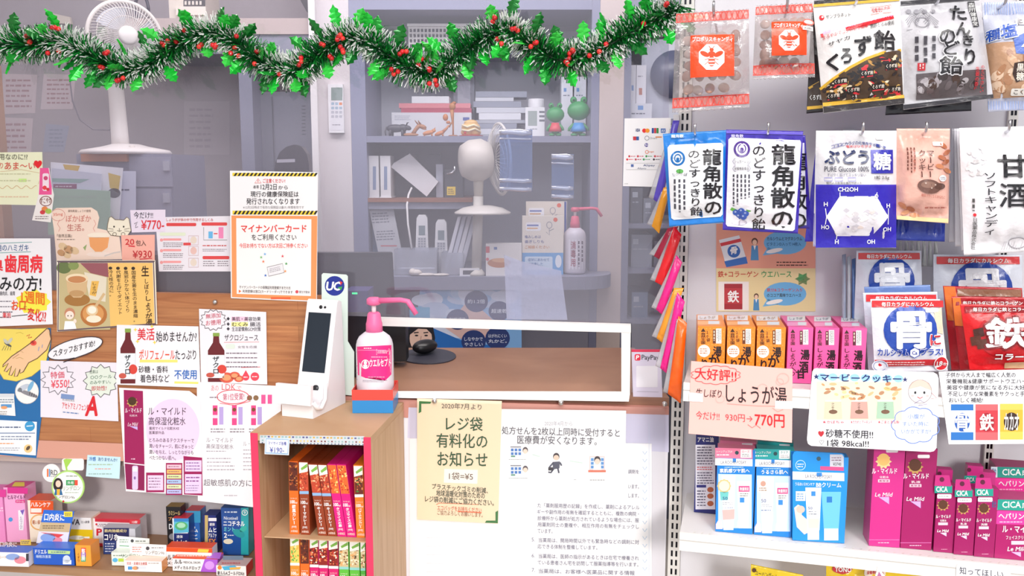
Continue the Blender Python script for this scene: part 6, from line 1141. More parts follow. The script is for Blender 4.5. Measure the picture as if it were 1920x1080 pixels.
def n14(a):
    a.burst(400, 600, 25, 20, 14, None, '5a5058', .82); a.t('無添加', 386, 589, 414, 598, 'd0506a', .008, -.1); a.t('お徳用', 386, 601, 414, 611, 'd0506a', .008, -.1)
    for y, t, c in ((594, '美肌・美容効果', 'f6c8e0'), (604, 'むくみ 腸活', 'f2ee9a'), (613, '生活習慣病GCM対策', None)):
        if c: a.r(434, y, 465, y + 8, c, 1)
        a.t('◆', 425, y, 431, y + 7, '3a3440', 0); a.t(t, 435, y, 489, y + 8, '3a3440', .006)
    bottle_pic(a, 390, 624, 421, 716); a.t('ザクロジュース', 421, 627, 484, 639, '4a4450', .006); a.l([(420, 642), (486, 641)], 1, 'e09a9a'); a.rr(423, 645, 441, 654, 3, 'dfeadf', 2); a.t('女性を応援', 446, 648, 482, 653, '8a808a', 0); a.f(424, 658, 488, 692, 4, '7a6a78', w=2.2); a.l([(452, 689), (488, 688)], 1, 'e0404a')
    for x, y, r in ((425, 708, 14), (440, 704, 10), (448, 710, 9)): a.e(x, y, r, r * .7, 'e0604a', 2); a.e(x, y, r * .6, r * .4, 'f0a070', 3)
    a.s_([(461, 694), (468, 706), (461, 713), (454, 706)], 'e8485a', 2); a.e(461, 707, 6.5, 6.5, 'e8485a', 2.5); a.e(478, 706, 8, 8, 'e8485a', 2); a.f(457, 705, 465, 709, 1, W, lv=4); a.f(473, 704, 483, 708, 1, W, lv=4)
sheet('product_poster', 'white printed juice poster with a red bottle and drops, near the card reader', 'poster', BD, .0024, [(373, 579), (499, 585), (501, 721), (377, 717)], 'efecf2', n14)
def n15(a):
    a.t('あの', 396, 722, 410, 733, 'e08a90', 0); a.t('LDK', 416, 720, 442, 731, 'e06a70', 0); a.t('で', 444, 724, 453, 731, 'e08a90', 0); a.t('第1位受賞!', 418, 738, 458, 751, 'd05a78', .006, -.04); a.ring(437, 744, 30, 13, 1.6, 'e0606a'); a.l([(412, 756), (440, 760), (470, 752)], 1.2, 'e0606a'); a.f(393, 742, 412, 748, 1, '8a808a')
    for x in (468, 480): a.e(x, 746, 5, 5, '8a6a4a', 2)
    for x in (490, 502): a.r(x, 740, x + 8, 757, 'ea5a9a', 2)
    for x in (399, 435, 471): a.r(x, 760, x + 9, 797, 'e8488a', 2); a.e(x + 4.5, 768, 3.5, 3.5, '7a4a2a', 3); a.r(x + 12, 763, x + 20, 796, 'bba6e0', 2); a.r(x, 778, x + 9, 784, 'f6dcea', 3); a.f(x - 4, 802, x + 24, 812, 2, '8a808a')
    a.t('ル・マイルド', 387, 820, 437, 829, '9a929c', .002, .02); a.t('高保湿化粧水', 387, 832, 438, 841, '9a929c', .002, .02); a.f(387, 844, 428, 848, 1, 'a8a0aa'); a.f(388, 856, 440, 884, 4, 'a8a0aa', w=2); a.t('ル・', 456, 828, 468, 836, 'aaa2ac', 0); a.f(456, 840, 480, 884, 6, 'b4acb6', w=2); a.t('超敏感肌の方に', 382, 898, 472, 911, '6a626c', .0, .015); a.f(420, 926, 445, 932, 1, 'c9c4cc')
sheet('product_poster', 'long white poster with pink and purple tubes, half hidden by the display cabinet', 'poster', BD, .0016, [(369, 716), (527, 724), (527, 957), (371, 939)], 'f5f2f7', n15)
def n16(a):
    MGT = '9c1456'; a.s_([(232, 731), (268, 733), (271, 871), (234, 867)], MGT, 1); a.s_([(234, 869), (271, 873), (271, 920), (237, 917)], '8a1250', 1.2); a.e(248, 752, 8, 8, '4a3018', 2); a.burst(248, 754, 11, 10, 9, 'c9a45a', None, .7, 1.6)
    a.t('ル・マイルド', 235, 765, 266, 774, 'f6e2ee', .03); a.t('化粧水', 243, 777, 258, 781, 'f6e2ee', 0); a.t('Le Mild', 241, 792, 259, 799, 'f6e2ee', .0, 0, -.2); a.s_([(243, 799), (258, 800), (258, 806)], 'c9b4f0', 2); a.f(246, 858, 256, 863, 1, 'e6bcd4')
    a.rr(248, 873, 259, 918, 3, 'd9c6e6', 2); a.r(249, 876, 258, 884, 'efe6f6', 3); a.e(253, 896, 2, 3, '8a6aa8', 3)
    a.e(324, 806, 50, 58, 'ecd3ee', .8, 36); a.t('ル・マイルド', 278, 764, 349, 778, '4a3a4c', .004); a.t('高保湿化粧水', 279, 782, 348, 797, '4a3a4c', .004); a.t('薬用マイルド化粧水XE', 280, 800, 336, 806, '5a4a5c', .002); a.t('医薬部外品', 280, 808, 308, 814, '5a4a5c', .002)
    for i, (t, w) in enumerate((('とろみのあるテクスチャーで', 84), ('潤いをチャージ。肌にぎゅっと', 83), ('潤いを与え、しっとりながらも', 83), ('べたつかない肌へ。', 50))): a.t(t, 280, 821 + i * 11, 280 + w, 829 + i * 11, '5a4a5c', .006, .015)
    a.r(274, 886, 308, 923, MGT, 1); a.r(277, 891, 306, 919, 'e6ceea', 2); a.f(279, 894, 304, 916, 4, '8a4a80', w=2)
    a.r(311, 868, 342, 928, MGT, 1)
    for k, c in enumerate(('f0c0d0', 'f2b86a', 'd3e0a0', 'a8c4ee', 'd8e4b4', 'b8bcec')): a.r(313, 871 + k * 9.4, 340, 878.5 + k * 9.4, c, 2); a.f(316, 873 + k * 9.4, 337, 876.5 + k * 9.4, 1, '7a4a6a', lv=3)
    a.s_([(344, 855), (379, 858), (380, 929), (345, 927)], MGT, 1); a.r(347, 863, 378, 884, 'e2cdf0', 2); a.f(349, 865, 376, 882, 3, '8a5a98', lv=3, w=2); a.r(347, 889, 378, 925, 'e2cdf0', 2); a.f(349, 892, 376, 905, 2, '8a3a88', lv=3, w=2.4); a.f(349, 908, 374, 922, 3, '9a7aa8', lv=3, w=1.6)
sheet('product_poster', 'magenta edged lotion poster with a lilac circle, hanging over the shelf recess', 'poster', BD, .0030, [(223, 727), (355, 733), (376, 749), (381, 930), (236, 921)], 'f4edf3', n16)
def n17(a):
    a.e(127.6, 913, 30, 30, 'b4dc82', .6, 32); a.e(127.6, 913, 28, 28, 'f4f2ee', 1, 32); a.r(88, 879, 91, 894, 'e8784a', 2); a.r(92, 879, 94, 894, '5a98d0', 2); a.t('RD', 95, 881, 108, 891, '6a6a70', .02); a.f(95, 892, 107, 895, 1, '9a9aa0')
    a.e(109, 909, 9, 13, '2a2024', 2); a.e(109.5, 907, 5, 6.5, 'f0cdb8', 3); a.s_([(102, 928), (104, 917), (115, 917), (118, 928)], '2a6a9a', 3); a.s_([(107, 917), (113, 917), (112, 928), (107, 928)], 'f0b43a', 4)
    a.f(124, 890, 148, 895, 1, '8a9a8a'); a.r(124, 900, 140, 910, '3aa060', 2); a.r(140, 900, 146, 910, 'e0503a', 2); a.t('外用', 127, 902, 138, 908, W, .01, 0, 0, 4); a.t('リンデロン', 118, 911, 151, 920, '7a9a7a', .006, -.03); a.f(122, 922, 148, 925, 1, '9ab09a'); a.t('リンデロンVs', 104, 928, 140, 934, '4a4a4a', .012, .03); a.e(119, 940, 2, 2, 'd0303a', 2)
hk = thing('shelf_badge', 'round white and green badge with a second small disc, under the wooden board', 'badge', BD.hit(125, 945))
BG = EL(127.6, 913, 31, 31, 32); sheet('large_disc', None, None, BD, .0016, BG, 'a5d06c', n17, parent=hk, t=.002)
sheet('small_disc', None, None, BD, .0014, EL(96, 887, 16.5, 17), 'f3f1ee', None, parent=hk, t=.0019)
sheet('hanger_clip', 'white plastic clip with a green stripe', None, BD, 0, RQ(116, 860, 157, 882, 4), 'efeaea', lambda a: a.s_([(124, 882), (119, 862), (124, 860), (136, 861), (126, 876), (127, 883)], 'a4d256', 1), parent=hk, t=.0013)
sheet('notice_note', 'small light blue handwritten note under the wooden board', 'note', BD, 0, [(164, 853), (226, 857), (224, 898), (161, 893)], 'c6e6ef', lambda a: (a.t('冷感', 167, 856, 180, 864, '3a7ac8', .02, .03), a.t('治りませんか?', 184, 857, 220, 864, '2a5a98', .01, .05), a.f(166, 868, 218, 874, 1, 'a8c4a8', w=2.4), a.f(178, 877, 210, 881, 1, 'e0a8a0', w=2.4), a.f(166, 885, 216, 892, 1, '9ab8b0', w=2)))
def stripes(a, y0, y1):
    a.r(436, y0, 592, y1, 'f0d43a', 2, .006)
    for k in range(21): a.s_([(438 + k * 7.5, y1 + .1), (442 + k * 7.5, y0 + .1), (446 + k * 7.5, y0 + .1), (442 + k * 7.5, y1 + .1)], '1e1a1a', 3)
def nmy(a):
    a.s_([(434, 404), (595, 405), (593, 564), (435, 557)], 'f39a5e', 1); a.s_([(443, 409), (584, 411), (583, 555), (444, 551)], 'f8f3f2', 2); stripes(a, 324, 330); stripes(a, 395, 402)
    a.s_([(484, 335), (490, 343), (478, 343)], 'f8f3f2', 2); a.l([(484, 335), (490, 343), (478, 343)], 1.2, 'd8303a', 3, True); a.r(483.4, 337.5, 484.6, 341.5, 'd8303a', 3); a.t('ご注意ください!', 493, 335, 535, 343, 'd8404a', .02); a.t('本年', 475, 347, 486, 354, '3a3438', .015); a.t('12月2日', 489, 345, 519, 356, '2a262a', .016); a.t('から', 522, 348, 540, 355, '3a3438', .015)
    a.t('現行の健康保険証は', 470, 358.5, 560, 369.5, '2f2a30', .016); a.t('発行されなくなります', 462, 371.5, 562, 383.5, '2f2a30', .016); a.t('※12月2日時点で有効な保険証は最大1年間有効です', 456, 386, 570, 391.5, '8a8488', .0)
    a.t('マイナンバーカード', 452, 421, 575, 435.5, 'e8352c', .03, 0, 0, 4); a.t('をご利用ください', 472, 439, 556, 450.5, '2f2a30', .014, 0, 0, 4); a.t('今回お持ちでない方は次回ご持参ください', 449, 456, 577, 465, 'e8453a', .012, 0, 0, 4)
    for x, y, c in ((497, 476, '6ab0e8'), (530, 480, 'e0404a'), (537, 494, '4aa860'), (535, 508, 'f09a5a'), (494, 490, 'e8784a'), (498, 516, '3a78c8'), (490, 482, '7ac07a')): a.t('★', x - 3, y - 3, x + 3, y + 3, c, 0, 0, 0, 4)
    a.s_([(501, 501), (530, 494), (533, 511), (504, 518)], 'eceaee', 3); a.l([(501, 501), (530, 494), (533, 511), (504, 518)], 1, '7a747a', 4, True); a.f(506, 503, 528, 512, 3, 'b0aab2', sl=-.24, lv=5)
    a.t('マイナンバーカードの保険証利用登録がまだの方', 449, 535, 545, 541, '3a3438', .004, .02, 0, 4); a.t('利用登録は窓口(カードリーダー)でできます', 455, 543, 549, 549.5, '3a3438', .008, .02, 0, 4); a.s_([(448, 543), (453, 546), (448, 549)], 'e8703a', 4); a.e(557, 547, 3, 3, 'd8505a', 4); a.t('厚生労働省', 561, 545, 581, 550, '6a6468', 0, 0, 0, 4); a.r(508, 557, 545, 561, 'f0683a', 2)
sheet('notice_poster', 'white and orange notice poster edged with black and yellow hazard stripes', 'poster', BD, .0004, [(431, 320), (596, 323), (594, 566), (433, 559)], 'f5f2f4', nmy, t=.001)
# ================================================================== MEDICINE BOXES on the display shelf
MB = 'medicine boxes on the display shelf'
zs_ = zs + .0022
def med(label, x0, x1, yt, yb, depth, col, art, top=None, slope=.03, sides=None, top_art=None, name='medicine_box', base=None, d=None):
    return carton(name, label, 'box', zs_, (x0, yb), (x1, yb + slope * (x1 - x0)), yt, depth, col, art, MB, top_art, top=top, sides=sides)
med('pink cream box cut off at the frame edge', -26, 11, 918, 1016, .04, 'e78fc8', lambda a: (a.r(-26, 918, 11, 932, 'd83a94', 1), a.f(-10, 950, 8, 960, 2, 'f6d8ea')), 'e06ab4')
med('tall pink cream box with a yellow patch on top', 14, 52, 914, 1016, .05, 'eda6d2', lambda a: (a.s_([(14, 914), (52, 915), (52, 926), (14, 925)], 'd2308a', 1), a.t('ヒルマイルド', 15, 928, 48, 936, '6a2a5a', .03), a.rr(29, 937, 47, 943, 2, 'd8408a', 2), a.t('クリーム', 31, 938, 45, 942, W, .01, 0, 0, 4), a.s_([(34, 957), (46, 955), (44, 994), (36, 994)], 'eceaf2', 2), a.s_([(38, 957), (46, 955), (43, 966)], '7a5ab8', 3), a.v('ヒルマイルド', 37, 968, 43, 992, '8a6a9a', .01), a.e(20, 974, 4, 4, '4a98d8', 2)), 'cf2f86', top_art=lambda a: a.s_([(22, 912), (46, 912), (46, 904), (28, 904)], 'e8d23a', 1))
med('orange and cream tonic box beside the tall pink one', 57, 100, 938, 1016, .05, 'f3e6d6', lambda a: (a.r(57, 938, 100, 963, 'ea5a22', 1, .03), a.t('ハルンケア', 58, 941, 95, 950, W, .035, .02), a.r(58, 953, 78, 961, 'f6e8e0', 2), a.ring(74, 979, 16, 14, 2.5, 'e8b070'), a.t('軽い尿もれに', 61, 975, 90, 983, 'b8602a', .02)), 'e0521e')
med('white and yellow box with a large letter, behind the blue mouth ulcer flap', 130, 174, 970, 1026, .045, 'f2eeee', lambda a: (a.t('VA', 133, 973, 150, 984, '4a4448', .03), a.t('注入軟膏', 152, 976, 168, 981, '6a6468', .01), a.r(130, 992, 174, 1027, 'eec81e', 1, .03), a.e(144, 1008, 15, 4, 'f6f2e2', 2), a.r(148, 1006, 168, 1010, 'f6f2e2', 2)), 'e6d8d6', sides='e8dcc8')
med('wide white box with a large red letter near the recess wall', 178, 263, 972, 1024, .04, 'ebe2e6', lambda a: (a.s_([(178, 972), (263, 974), (263, 981), (178, 978)], 'c8303e', 1), a.e(181, 983, 2, 2, 'd0303a', 2), a.f(186, 981, 200, 985, 1, '9a8a90'), a.t('PⅡ', 181, 990, 202, 1004, 'd02a36', .05), a.f(182, 984, 196, 988, 1, 'b0a0a6'), a.s_([(178, 1018), (263, 1020), (263, 1026), (178, 1024)], 'c02a38', 2), a.e(220, 990, 10, 3, '7a4a7a', 2), a.s_([(243, 975), (262, 976), (262, 983), (243, 982)], 'd8404a', 2), a.t('12錠', 248, 976, 258, 981, W, .01, 0, 0, 4)), 'd4404c', sides='d9ccd2')
med('navy and grey box with a bold white name, in front of the wide white one', 194, 256, 990, 1038, .03, 'cdced8', lambda a: (a.r(194, 990, 242, 1014, '20285a', 1), a.t('筋肉弛緩成分', 196, 992, 238, 998, 'e8d8a0', .02), a.t('コリホ', 196, 1001, 222, 1013, W, .05), a.r(194, 1014, 218, 1039, '2a3f7a', 1), a.f(197, 1017, 215, 1036, 4, 'c9d0e6'), a.e(230, 1024, 8, 5, 'e2e2ea', 2)), 'b4b6c2', sides='c2c4ce')
def flapbox(label, x0, x1, yt, yb, depth, col, art, fq, fcol, fart, sides=None, top=None):
    o = thing('medicine_box', label, 'box', level(zs_).hit((x0 + x1) / 2, yb), MB); c = Carton(zs_, (x0, yb), (x1, yb + .03 * (x1 - x0)), yt, depth, col, sides=sides, top=top); art(c.a); c.a.build('carton', o)
    bp = Pl(c.P[7], c.n); sheet('lid', None, None, bp, -.0006, fq, fcol, fart, t=.001, kind='gloss', parent=o)
flapbox('blue sleep aid box under the raised blue and white lid', 64, 140, 1027, 1058, .04, '2058c0', lambda a: (a.t('ドリエル', 66, 1030, 88, 1038, W, .03, .02), a.s_([(90, 1031), (132, 1033), (131, 1039), (90, 1038)], 'b8d890', 2), a.f(96, 1033, 128, 1037, 1, '2a5a9a', lv=3), a.t('睡眠改善薬', 68, 1040, 96, 1046, 'c8daf6', .01, .02), a.e(125, 1048, 7, 7, 'c9d4e6', 2), a.r(118, 1050, 134, 1058, 'dfe6f0', 2)),
        [(82, 956), (139, 959), (126, 1022), (68, 1019)], '2a6ad0', lambda a: (a.s_([(77, 979), (133, 981), (130, 998), (73, 996)], 'c9b088', 1), a.s_([(73, 996), (130, 998), (126, 1021), (68, 1018)], 'e4dfe8', 1), a.t('口内炎に', 84, 962, 122, 976, W, .035, .03, -.1), a.r(120, 959, 136, 969, 'f0d83a', 2), a.f(122, 961, 134, 967, 2, '3a3a60', lv=3), a.e(90, 1008, 14, 8, '8aa4d8', 2), a.e(108, 1013, 9, 6, 'e88a98', 2), a.s_([(76, 998), (120, 1002), (110, 1008)], 'e0484a', 2), a.f(80, 984, 124, 992, 2, '6a5a44')), '1c4aa8', '3a74d8')
med('mouth ulcer patch box cut off at the frame edge, blue above and white below', -40, 54, 1034, 1060, .04, 'ece8ee', lambda a: (a.t('シート', 0, 1042, 12, 1047, 'c8a040', .01), a.e(24, 1044, 13, 6, '8aa4d8', 2), a.e(38, 1050, 11, 7, 'e08a9a', 2), a.r(49, 1038, 54, 1052, '3a3a44', 2)), '2a72d0', top_art=lambda a: (a.t('口内炎に', 0, 1016, 32, 1026, W, .04, .02), a.r(38, 1012, 58, 1022, 'f0d83a', 1), a.f(40, 1014, 56, 1020, 2, '3a3a60', lv=2)))
med('little orange box with rainbow squares', 143, 172, 1022, 1061, .04, 'f0a03a', lambda a: (a.r(152, 1027, 161, 1036, 'e0504a', 2), a.r(152, 1036, 161, 1044, '8a4ab8', 2), a.r(152, 1044, 161, 1053, '4aa87a', 2), a.v('整腸', 153, 1028, 160, 1051, W, .02, 0, 4), a.v('くすり', 145, 1036, 150, 1054, '6a3a1c', .01)), 'e88a2a', sides='ee9a3e')
flapbox('mint green and white ointment box with a raised lid', 210, 268, 1036, 1060, .03, 'e3ece2', lambda a: (a.f(212, 1039, 236, 1044, 1, '8a9a8c'), a.t('リンデロン', 228, 1038, 262, 1045, '5a6a5c', .01), a.e(216, 1050, 5, 4, '5ab4e0', 2), a.r(222, 1047, 232, 1053, 'b8d84a', 2)), [(220, 1005), (280, 1010), (280, 1030), (219, 1027)], 'eef0ec', lambda a: (a.f(224, 1010, 242, 1018, 2, '8aa890'), a.e(248, 1014, 3, 3, '4a4a50', 2), a.f(254, 1012, 276, 1017, 1, '8a9088'), a.l([(224, 1023), (242, 1024)], 1.4, '4a9a6a')))
flapbox('white and orange ointment box with a raised printed lid, in front of the mint one', 234, 304, 1051, 1071, .03, 'f6efec', lambda a: (a.t('抗炎・皮膚炎治療薬', 238, 1053, 276, 1059, 'c85a5a', .008, .02), a.r(240, 1062, 248, 1068, '4a9ad8', 2), a.e(254, 1065, 6, 3.5, 'f0a070', 2), a.r(256, 1062, 274, 1067, 'd8dde4', 2), a.f(278, 1054, 298, 1058, 1, 'b8a8a4')), [(245, 1019), (312, 1022), (311, 1043), (243, 1040)], 'f6f1ee', lambda a: (a.f(248, 1024, 266, 1036, 3, 'd88a84'), a.e(277, 1028, 3.5, 3.5, '4a4a50', 2), a.f(284, 1025, 310, 1029, 1, '8a8488'), a.t('リンデロンVs', 273, 1032, 308, 1039, '5a5458', .014, .02)), sides='f0a860', top='f4d8c8')
med('tall black box with gold lettering at the recess wall', 315, 342, 950, 1024, .03, '232227', lambda a: (a.t('ラミシール', 316, 958, 338, 966, 'e0c88a', .03), a.t('プラス', 316, 969, 336, 976, 'e8a05a', .03), a.t('DX', 317, 982, 332, 992, 'e6e6ea', .04), a.e(324, 1006, 7, 6, '8a8a94', 2)), 'a88a4a')
med('red topped blue itch lotion box standing behind its twin', 350, 376, 958, 1018, .04, '3a74c4', lambda a: (a.r(350, 958, 376, 980, '4aaad8', 1), a.v('ムヒ', 360, 986, 372, 1012, W, .03)), 'd8384a')
med('red topped blue itch lotion box in front of its twin', 326, 354, 972, 1030, .045, 'f0f0f4', lambda a: (a.r(326, 972, 354, 978, '3a8ad0', 1), a.s_([(326, 978), (354, 978), (354, 998), (326, 1000)], '62c0e0', 1), a.e(340, 986, 12, 8, '5ab87a', 2), a.e(340, 985, 8, 5, 'b0e4c0', 3), a.r(326, 1000, 354, 1031, '232f74', 1.4), a.t('液体', 331, 1003, 343, 1009, W, .02), a.t('ムヒS', 329, 1012, 351, 1024, W, .05)), 'd8384a', sides='2f4fa0')
med('dark blue itch cream box with gold edge', 384, 408, 966, 1036, .04, '1f2f78', lambda a: (a.r(384, 966, 390, 1037, 'c9b070', 1), a.r(391, 971, 406, 977, 'e8e8ee', 2), a.t('液体', 393, 980, 403, 986, W, .02), a.t('ムヒ', 391, 989, 406, 998, W, .04), a.t('アルファ', 391, 1000, 406, 1008, W, .03), a.t('EX', 392, 1010, 405, 1019, 'e8944a', .05)), '2a3f8a', sides='243a88')
med('tall blue and teal mint gum box next to the display cabinet', 418, 466, 952, 1040, .04, '1f4f9a', lambda a: (a.r(452, 952, 466, 1040, '2aa8b0', 1), a.f(421, 957, 448, 963, 1, 'd8e4f2'), a.t('Nicotinell', 420, 968, 446, 974, 'e6eef6', .01, .02), a.t('ニコチネル', 419, 976, 459, 986, W, .04, .02), a.t('ミント', 420, 988, 440, 996, '7ae0d8', .03), a.t('2', 420, 999, 426, 1008, W, .03), a.f(427, 1002, 440, 1005, 1, W), a.e(428, 1015, 9, 5, 'eadfc8', 2), a.e(448, 1000, 12, 7, '2a9aa0', 2, 12, .5), a.e(456, 992, 8, 5, '3ab8a8', 2, 12, -.6), a.ring(459, 961, 5, 5, 1.2, W), a.t('9', 457, 958, 461, 964, W, .01)), '3a6ab0', sides='2a9aa8')
med('flat orange drop box behind the bigger orange one', 312, 398, 1026, 1062, .035, 'f0eaea', lambda a: (a.r(312, 1026, 398, 1034, 'e8521e', 1, .03), a.s_([(372, 1029), (392, 1030), (390, 1036), (370, 1035)], 'f2d04a', 2), a.t('ルル', 314, 1040, 330, 1050, '2a2428', .04), a.t('メタ', 314, 1052, 328, 1059, '2a2428', .03)), 'e2481c')
med('white and orange throat drop box with a purple end', 324, 408, 1047, 1070, .04, 'f4f0f0', lambda a: (a.t('ルル', 327, 1049, 342, 1057, '2a2428', .045, .02), a.t('MEDICAL DROPS', 344, 1052, 376, 1056, '3a3438', .01, .03), a.t('メディカルドロップ', 327, 1060, 376, 1067, '2a2428', .03, .03), a.s_([(384, 1048), (408, 1049), (408, 1073), (376, 1072)], 'b05ad8', 1), a.e(393, 1060, 9, 8, 'd89af0', 2)), 'e8501e', sides='c46ae0', top_art=lambda a: (a.f(332, 1040, 396, 1045, 1, 'fbe0d0'), a.s_([(386, 1047), (412, 1048), (416, 1036), (394, 1036)], 'c070e8', 1)))
med('low red and white cold medicine box against the display cabinet', 406, 462, 1060, 1079, .045, 'f6f0ee', lambda a: (a.e(412, 1064, 4, 4, 'f08a3a', 2), a.s_([(416, 1062), (440, 1060), (450, 1068), (420, 1069)], '4ab0d8', 2), a.s_([(430, 1064), (452, 1063), (450, 1067), (432, 1068)], 'f0b04a', 3), a.t('新ルルAゴールドDXα', 408, 1070, 458, 1078, '2a2428', .03, .02)), 'c9a8a8', sides='d8303a', top_art=lambda a: (a.r(418, 1042, 456, 1050, '8a9ab0', 1), a.f(416, 1054, 456, 1058, 1, 'd04a4a')))
# ================================================================== THINGS IN THE BACK ROOM
def H3_(px, py, Y): return PB(Y).hit(px, py)
def yof(z, Y): return proj((0, Y, z))[1]
def bbox(name, label, cat, x0, x1, yt, zb, Y, depth, col, art=None, group=None, kind='paper', parent=None, **k):
    y = yof(zb + .0004, Y); c = Carton(PB(Y), (x0, y), (x1, y), yt, depth, col, kind=kind, **k)
    if art: art(c.a)
    o = c.a.build(name, parent)
    return tag(o, label, cat, group) if not parent else o
S1z = zat(P33, 890, 255); S2z = zat(P33, 890, 371.5); LZ = lz
# --- on the upper shelf of the wall unit
bbox('storage_box', 'long flat white box behind the toy animals on the upper grey shelf', 'box', 735, 884, 211, S1z, 3.47, .12, 'd2d3d8', lambda a: (a.f(740, 216, 772, 226, 3, 'a0a4b0'), a.r(868, 220, 880, 226, '4a5aa0', 2)))
zbx = zat(PB(3.47), 800, 211)
for i, (x0, x1, yt, c, lab) in enumerate(((752, 884, 202, 'b04a60', 'thin dark pink folder lying on the long flat white box'), (748, 882, 193, 'd8848c', 'thin salmon folder lying on the dark pink one'), (772, 842, 180, 'dcdde2', 'small white carton on top of the stacked folders'))):
    bbox('folder' if i < 2 else 'storage_box', lab, 'folder' if i < 2 else 'box', x0, x1, yt + .6, zbx, 3.48, .1, c, None); zbx = zat(PB(3.48), 800, yt + .6)
def fig(name, label, px, zb, Y, parts, group='toy animal figures on the shelf'):
    o = thing(name, label, 'figurine', (xat(PB(Y), px), Y, zb), group); s = Y / F
    for nm, c, shapes in parts:
        a = A0('plastic')
        for sh in shapes:
            if sh[0] == 'b': _, x, y, rx, ry, rz = sh[:6]; blob(a, Vector((xat(PB(Y), x), Y, zb + (255 - y) * s)), (rx * s, ry * s, rz * s), c, 14, 'plastic', Matrix.Rotation(sh[6], 3, 'Y') if len(sh) > 6 else None)
            else: _, pts, r = sh; tube(a, [Vector((xat(PB(Y), x), Y + (q[0] if q else 0), zb + (255 - y) * s)) for x, y, *q in pts], [k * s for k in r] if isinstance(r, list) else r * s, c, 8, 'plastic')
        a.build(nm, o)
    return o
fig('animal_figure', 'dark grey toy bull at the end of the upper shelf', 748, S1z, 3.36, (('body', '3a3a44', [('b', 744, 240, 17, 6, 7.5), ('b', 758, 239, 9, 6, 7), ('b', 767, 239, 7, 4, 4.5, .3), ('t', [(735, 243, -.006), (734, 254.6, -.006)], [3, 2]), ('t', [(738, 243, .008), (738, 254.6, .008)], [3, 2]), ('t', [(757, 243, -.006), (757, 254.6, -.006)], [3, 2]), ('t', [(760, 243, .008), (760, 254.6, .008)], [3, 2]), ('t', [(728, 237), (725, 246), (726, 253)], 1.2)]), ('horn', '2a2a30', [('t', [(764, 236), (766, 230), (769, 229)], [1.6, 1.2, .5])])))
fig('animal_figure', 'tan toy beast with a raised horned head and long neck', 785, S1z, 3.36, (('body', 'a8744e', [('b', 772, 251.5, 15, 5, 3.2), ('t', [(776, 251), (781, 243), (786, 237), (790, 235)], [4, 3.6, 3.8, 4.4]), ('b', 794, 237, 8, 4, 4.2, .25), ('b', 797, 241, 5, 3, 1.5, .2)]), ('horn', '8f5f3e', [('t', [(788, 234), (783, 229), (780, 225)], [1.6, 1.2, .5]), ('t', [(791, 233, .01), (787, 228, .01), (786, 225, .01)], [1.6, 1.2, .5])])))
fig('animal_figure', 'small orange toy fox lying low beside the horned beast', 808, S1z, 3.36, (('body', 'c8824e', [('b', 805, 248, 11, 4, 4.2, -.2), ('b', 815, 244, 4, 3, 3.4), ('t', [(816, 242), (818, 238)], [1.5, .4]), ('t', [(799, 250), (797, 254.7)], [2, 1.4]), ('t', [(811, 249), (812, 254.7)], [2, 1.4])]),))
fig('animal_figure', 'small orange toy dog stretching upward beside the fox', 830, S1z, 3.36, (('body', 'c47c4a', [('b', 826, 249, 10, 4, 4, -.35), ('t', [(832, 246), (839, 240), (843, 234)], [3, 2.2, 1.5]), ('b', 837, 220, 5, 3.5, 6.5), ('b', 842, 229, 4, 3, 3), ('t', [(819, 251), (818, 254.7)], [2, 1.4]), ('t', [(831, 249), (832, 254.7)], [2, 1.4])]),))
fig('animal_figure', 'tall thin tan figure on a round foot with an upright head', 851, S1z, 3.37, (('figure', 'b87a48', [('t', [(851, 253), (851, 236), (850, 222), (849, 206)], [1.6, 1.6, 2.6, 4]), ('b', 850, 200, 6, 4.5, 7), ('b', 853, 194, 4, 3, 3.2), ('t', [(850, 228), (846, 232), (844, 238)], [1.6, 1.4, 1])]), ('foot', 'a86c40', [('b', 851, 253.2, 9, 6, 1.8)])))
fig('food_figure', 'cream puff shaped ornament with a strawberry on a red plate', 884, S1z, 3.36, (('puff', 'e2b878', [('b', 884, 240, 18, 12, 13), ('b', 878, 247, 13, 11, 8), ('b', 891, 247, 12, 11, 8), ('b', 884, 230, 13, 9, 6)]), ('plate', 'b8323c', [('b', 884, 253.3, 23, 14, 1.7)]), ('strawberry', 'd8303a', [('b', 874, 248, 4.5, 12.5, 4)]), ('cream', 'f4e6c2', [('t', [(868, 234, -.02), (878, 238, -.026), (890, 234, -.026), (900, 239, -.018)], 1.8), ('t', [(868, 243, -.02), (880, 245, -.027), (892, 241, -.027), (901, 246, -.018)], 1.8)])), None)
def frog(label, cx, yh, hw, ytop, vest):
    g_ = '3a9a58'; fig('frog_figure', label, cx, S1z, 3.36, (('head', g_, [('b', cx, yh, hw, hw * .75, hw * .84), ('b', cx - hw * .45, ytop + 6, hw * .3, hw * .3, hw * .33), ('b', cx + hw * .45, ytop + 6, hw * .3, hw * .3, hw * .33)]),
        ('eye', '23303a', [('b', cx - hw * .45, ytop + 6, hw * .15, hw * .36, hw * .16)]), ('eye', '23303a', [('b', cx + hw * .45, ytop + 6, hw * .15, hw * .36, hw * .16)]),
        ('body', g_, [('b', cx, 240, hw * .55, hw * .5, 11), ('b', cx - hw * .35, 251.5, hw * .34, hw * .5, 3.4), ('b', cx + hw * .35, 251.5, hw * .34, hw * .5, 3.4), ('t', [(cx - hw * .4, 232), (cx - hw * .8, 240), (cx - hw * .85, 245)], [3, 2.6, 2.4]), ('t', [(cx + hw * .4, 232), (cx + hw * .8, 240), (cx + hw * .85, 244)], [3, 2.6, 2.4])]),
        ('vest', vest, [('t', [(cx, 246), (cx, 240), (cx, 230)], [hw * .72, hw * .66, hw * .45])])), 'frog figures on the shelf')
frog('smaller plain green frog ornament with a red vest on the upper shelf', 1040, 215, 17, 193, 'd8424e')
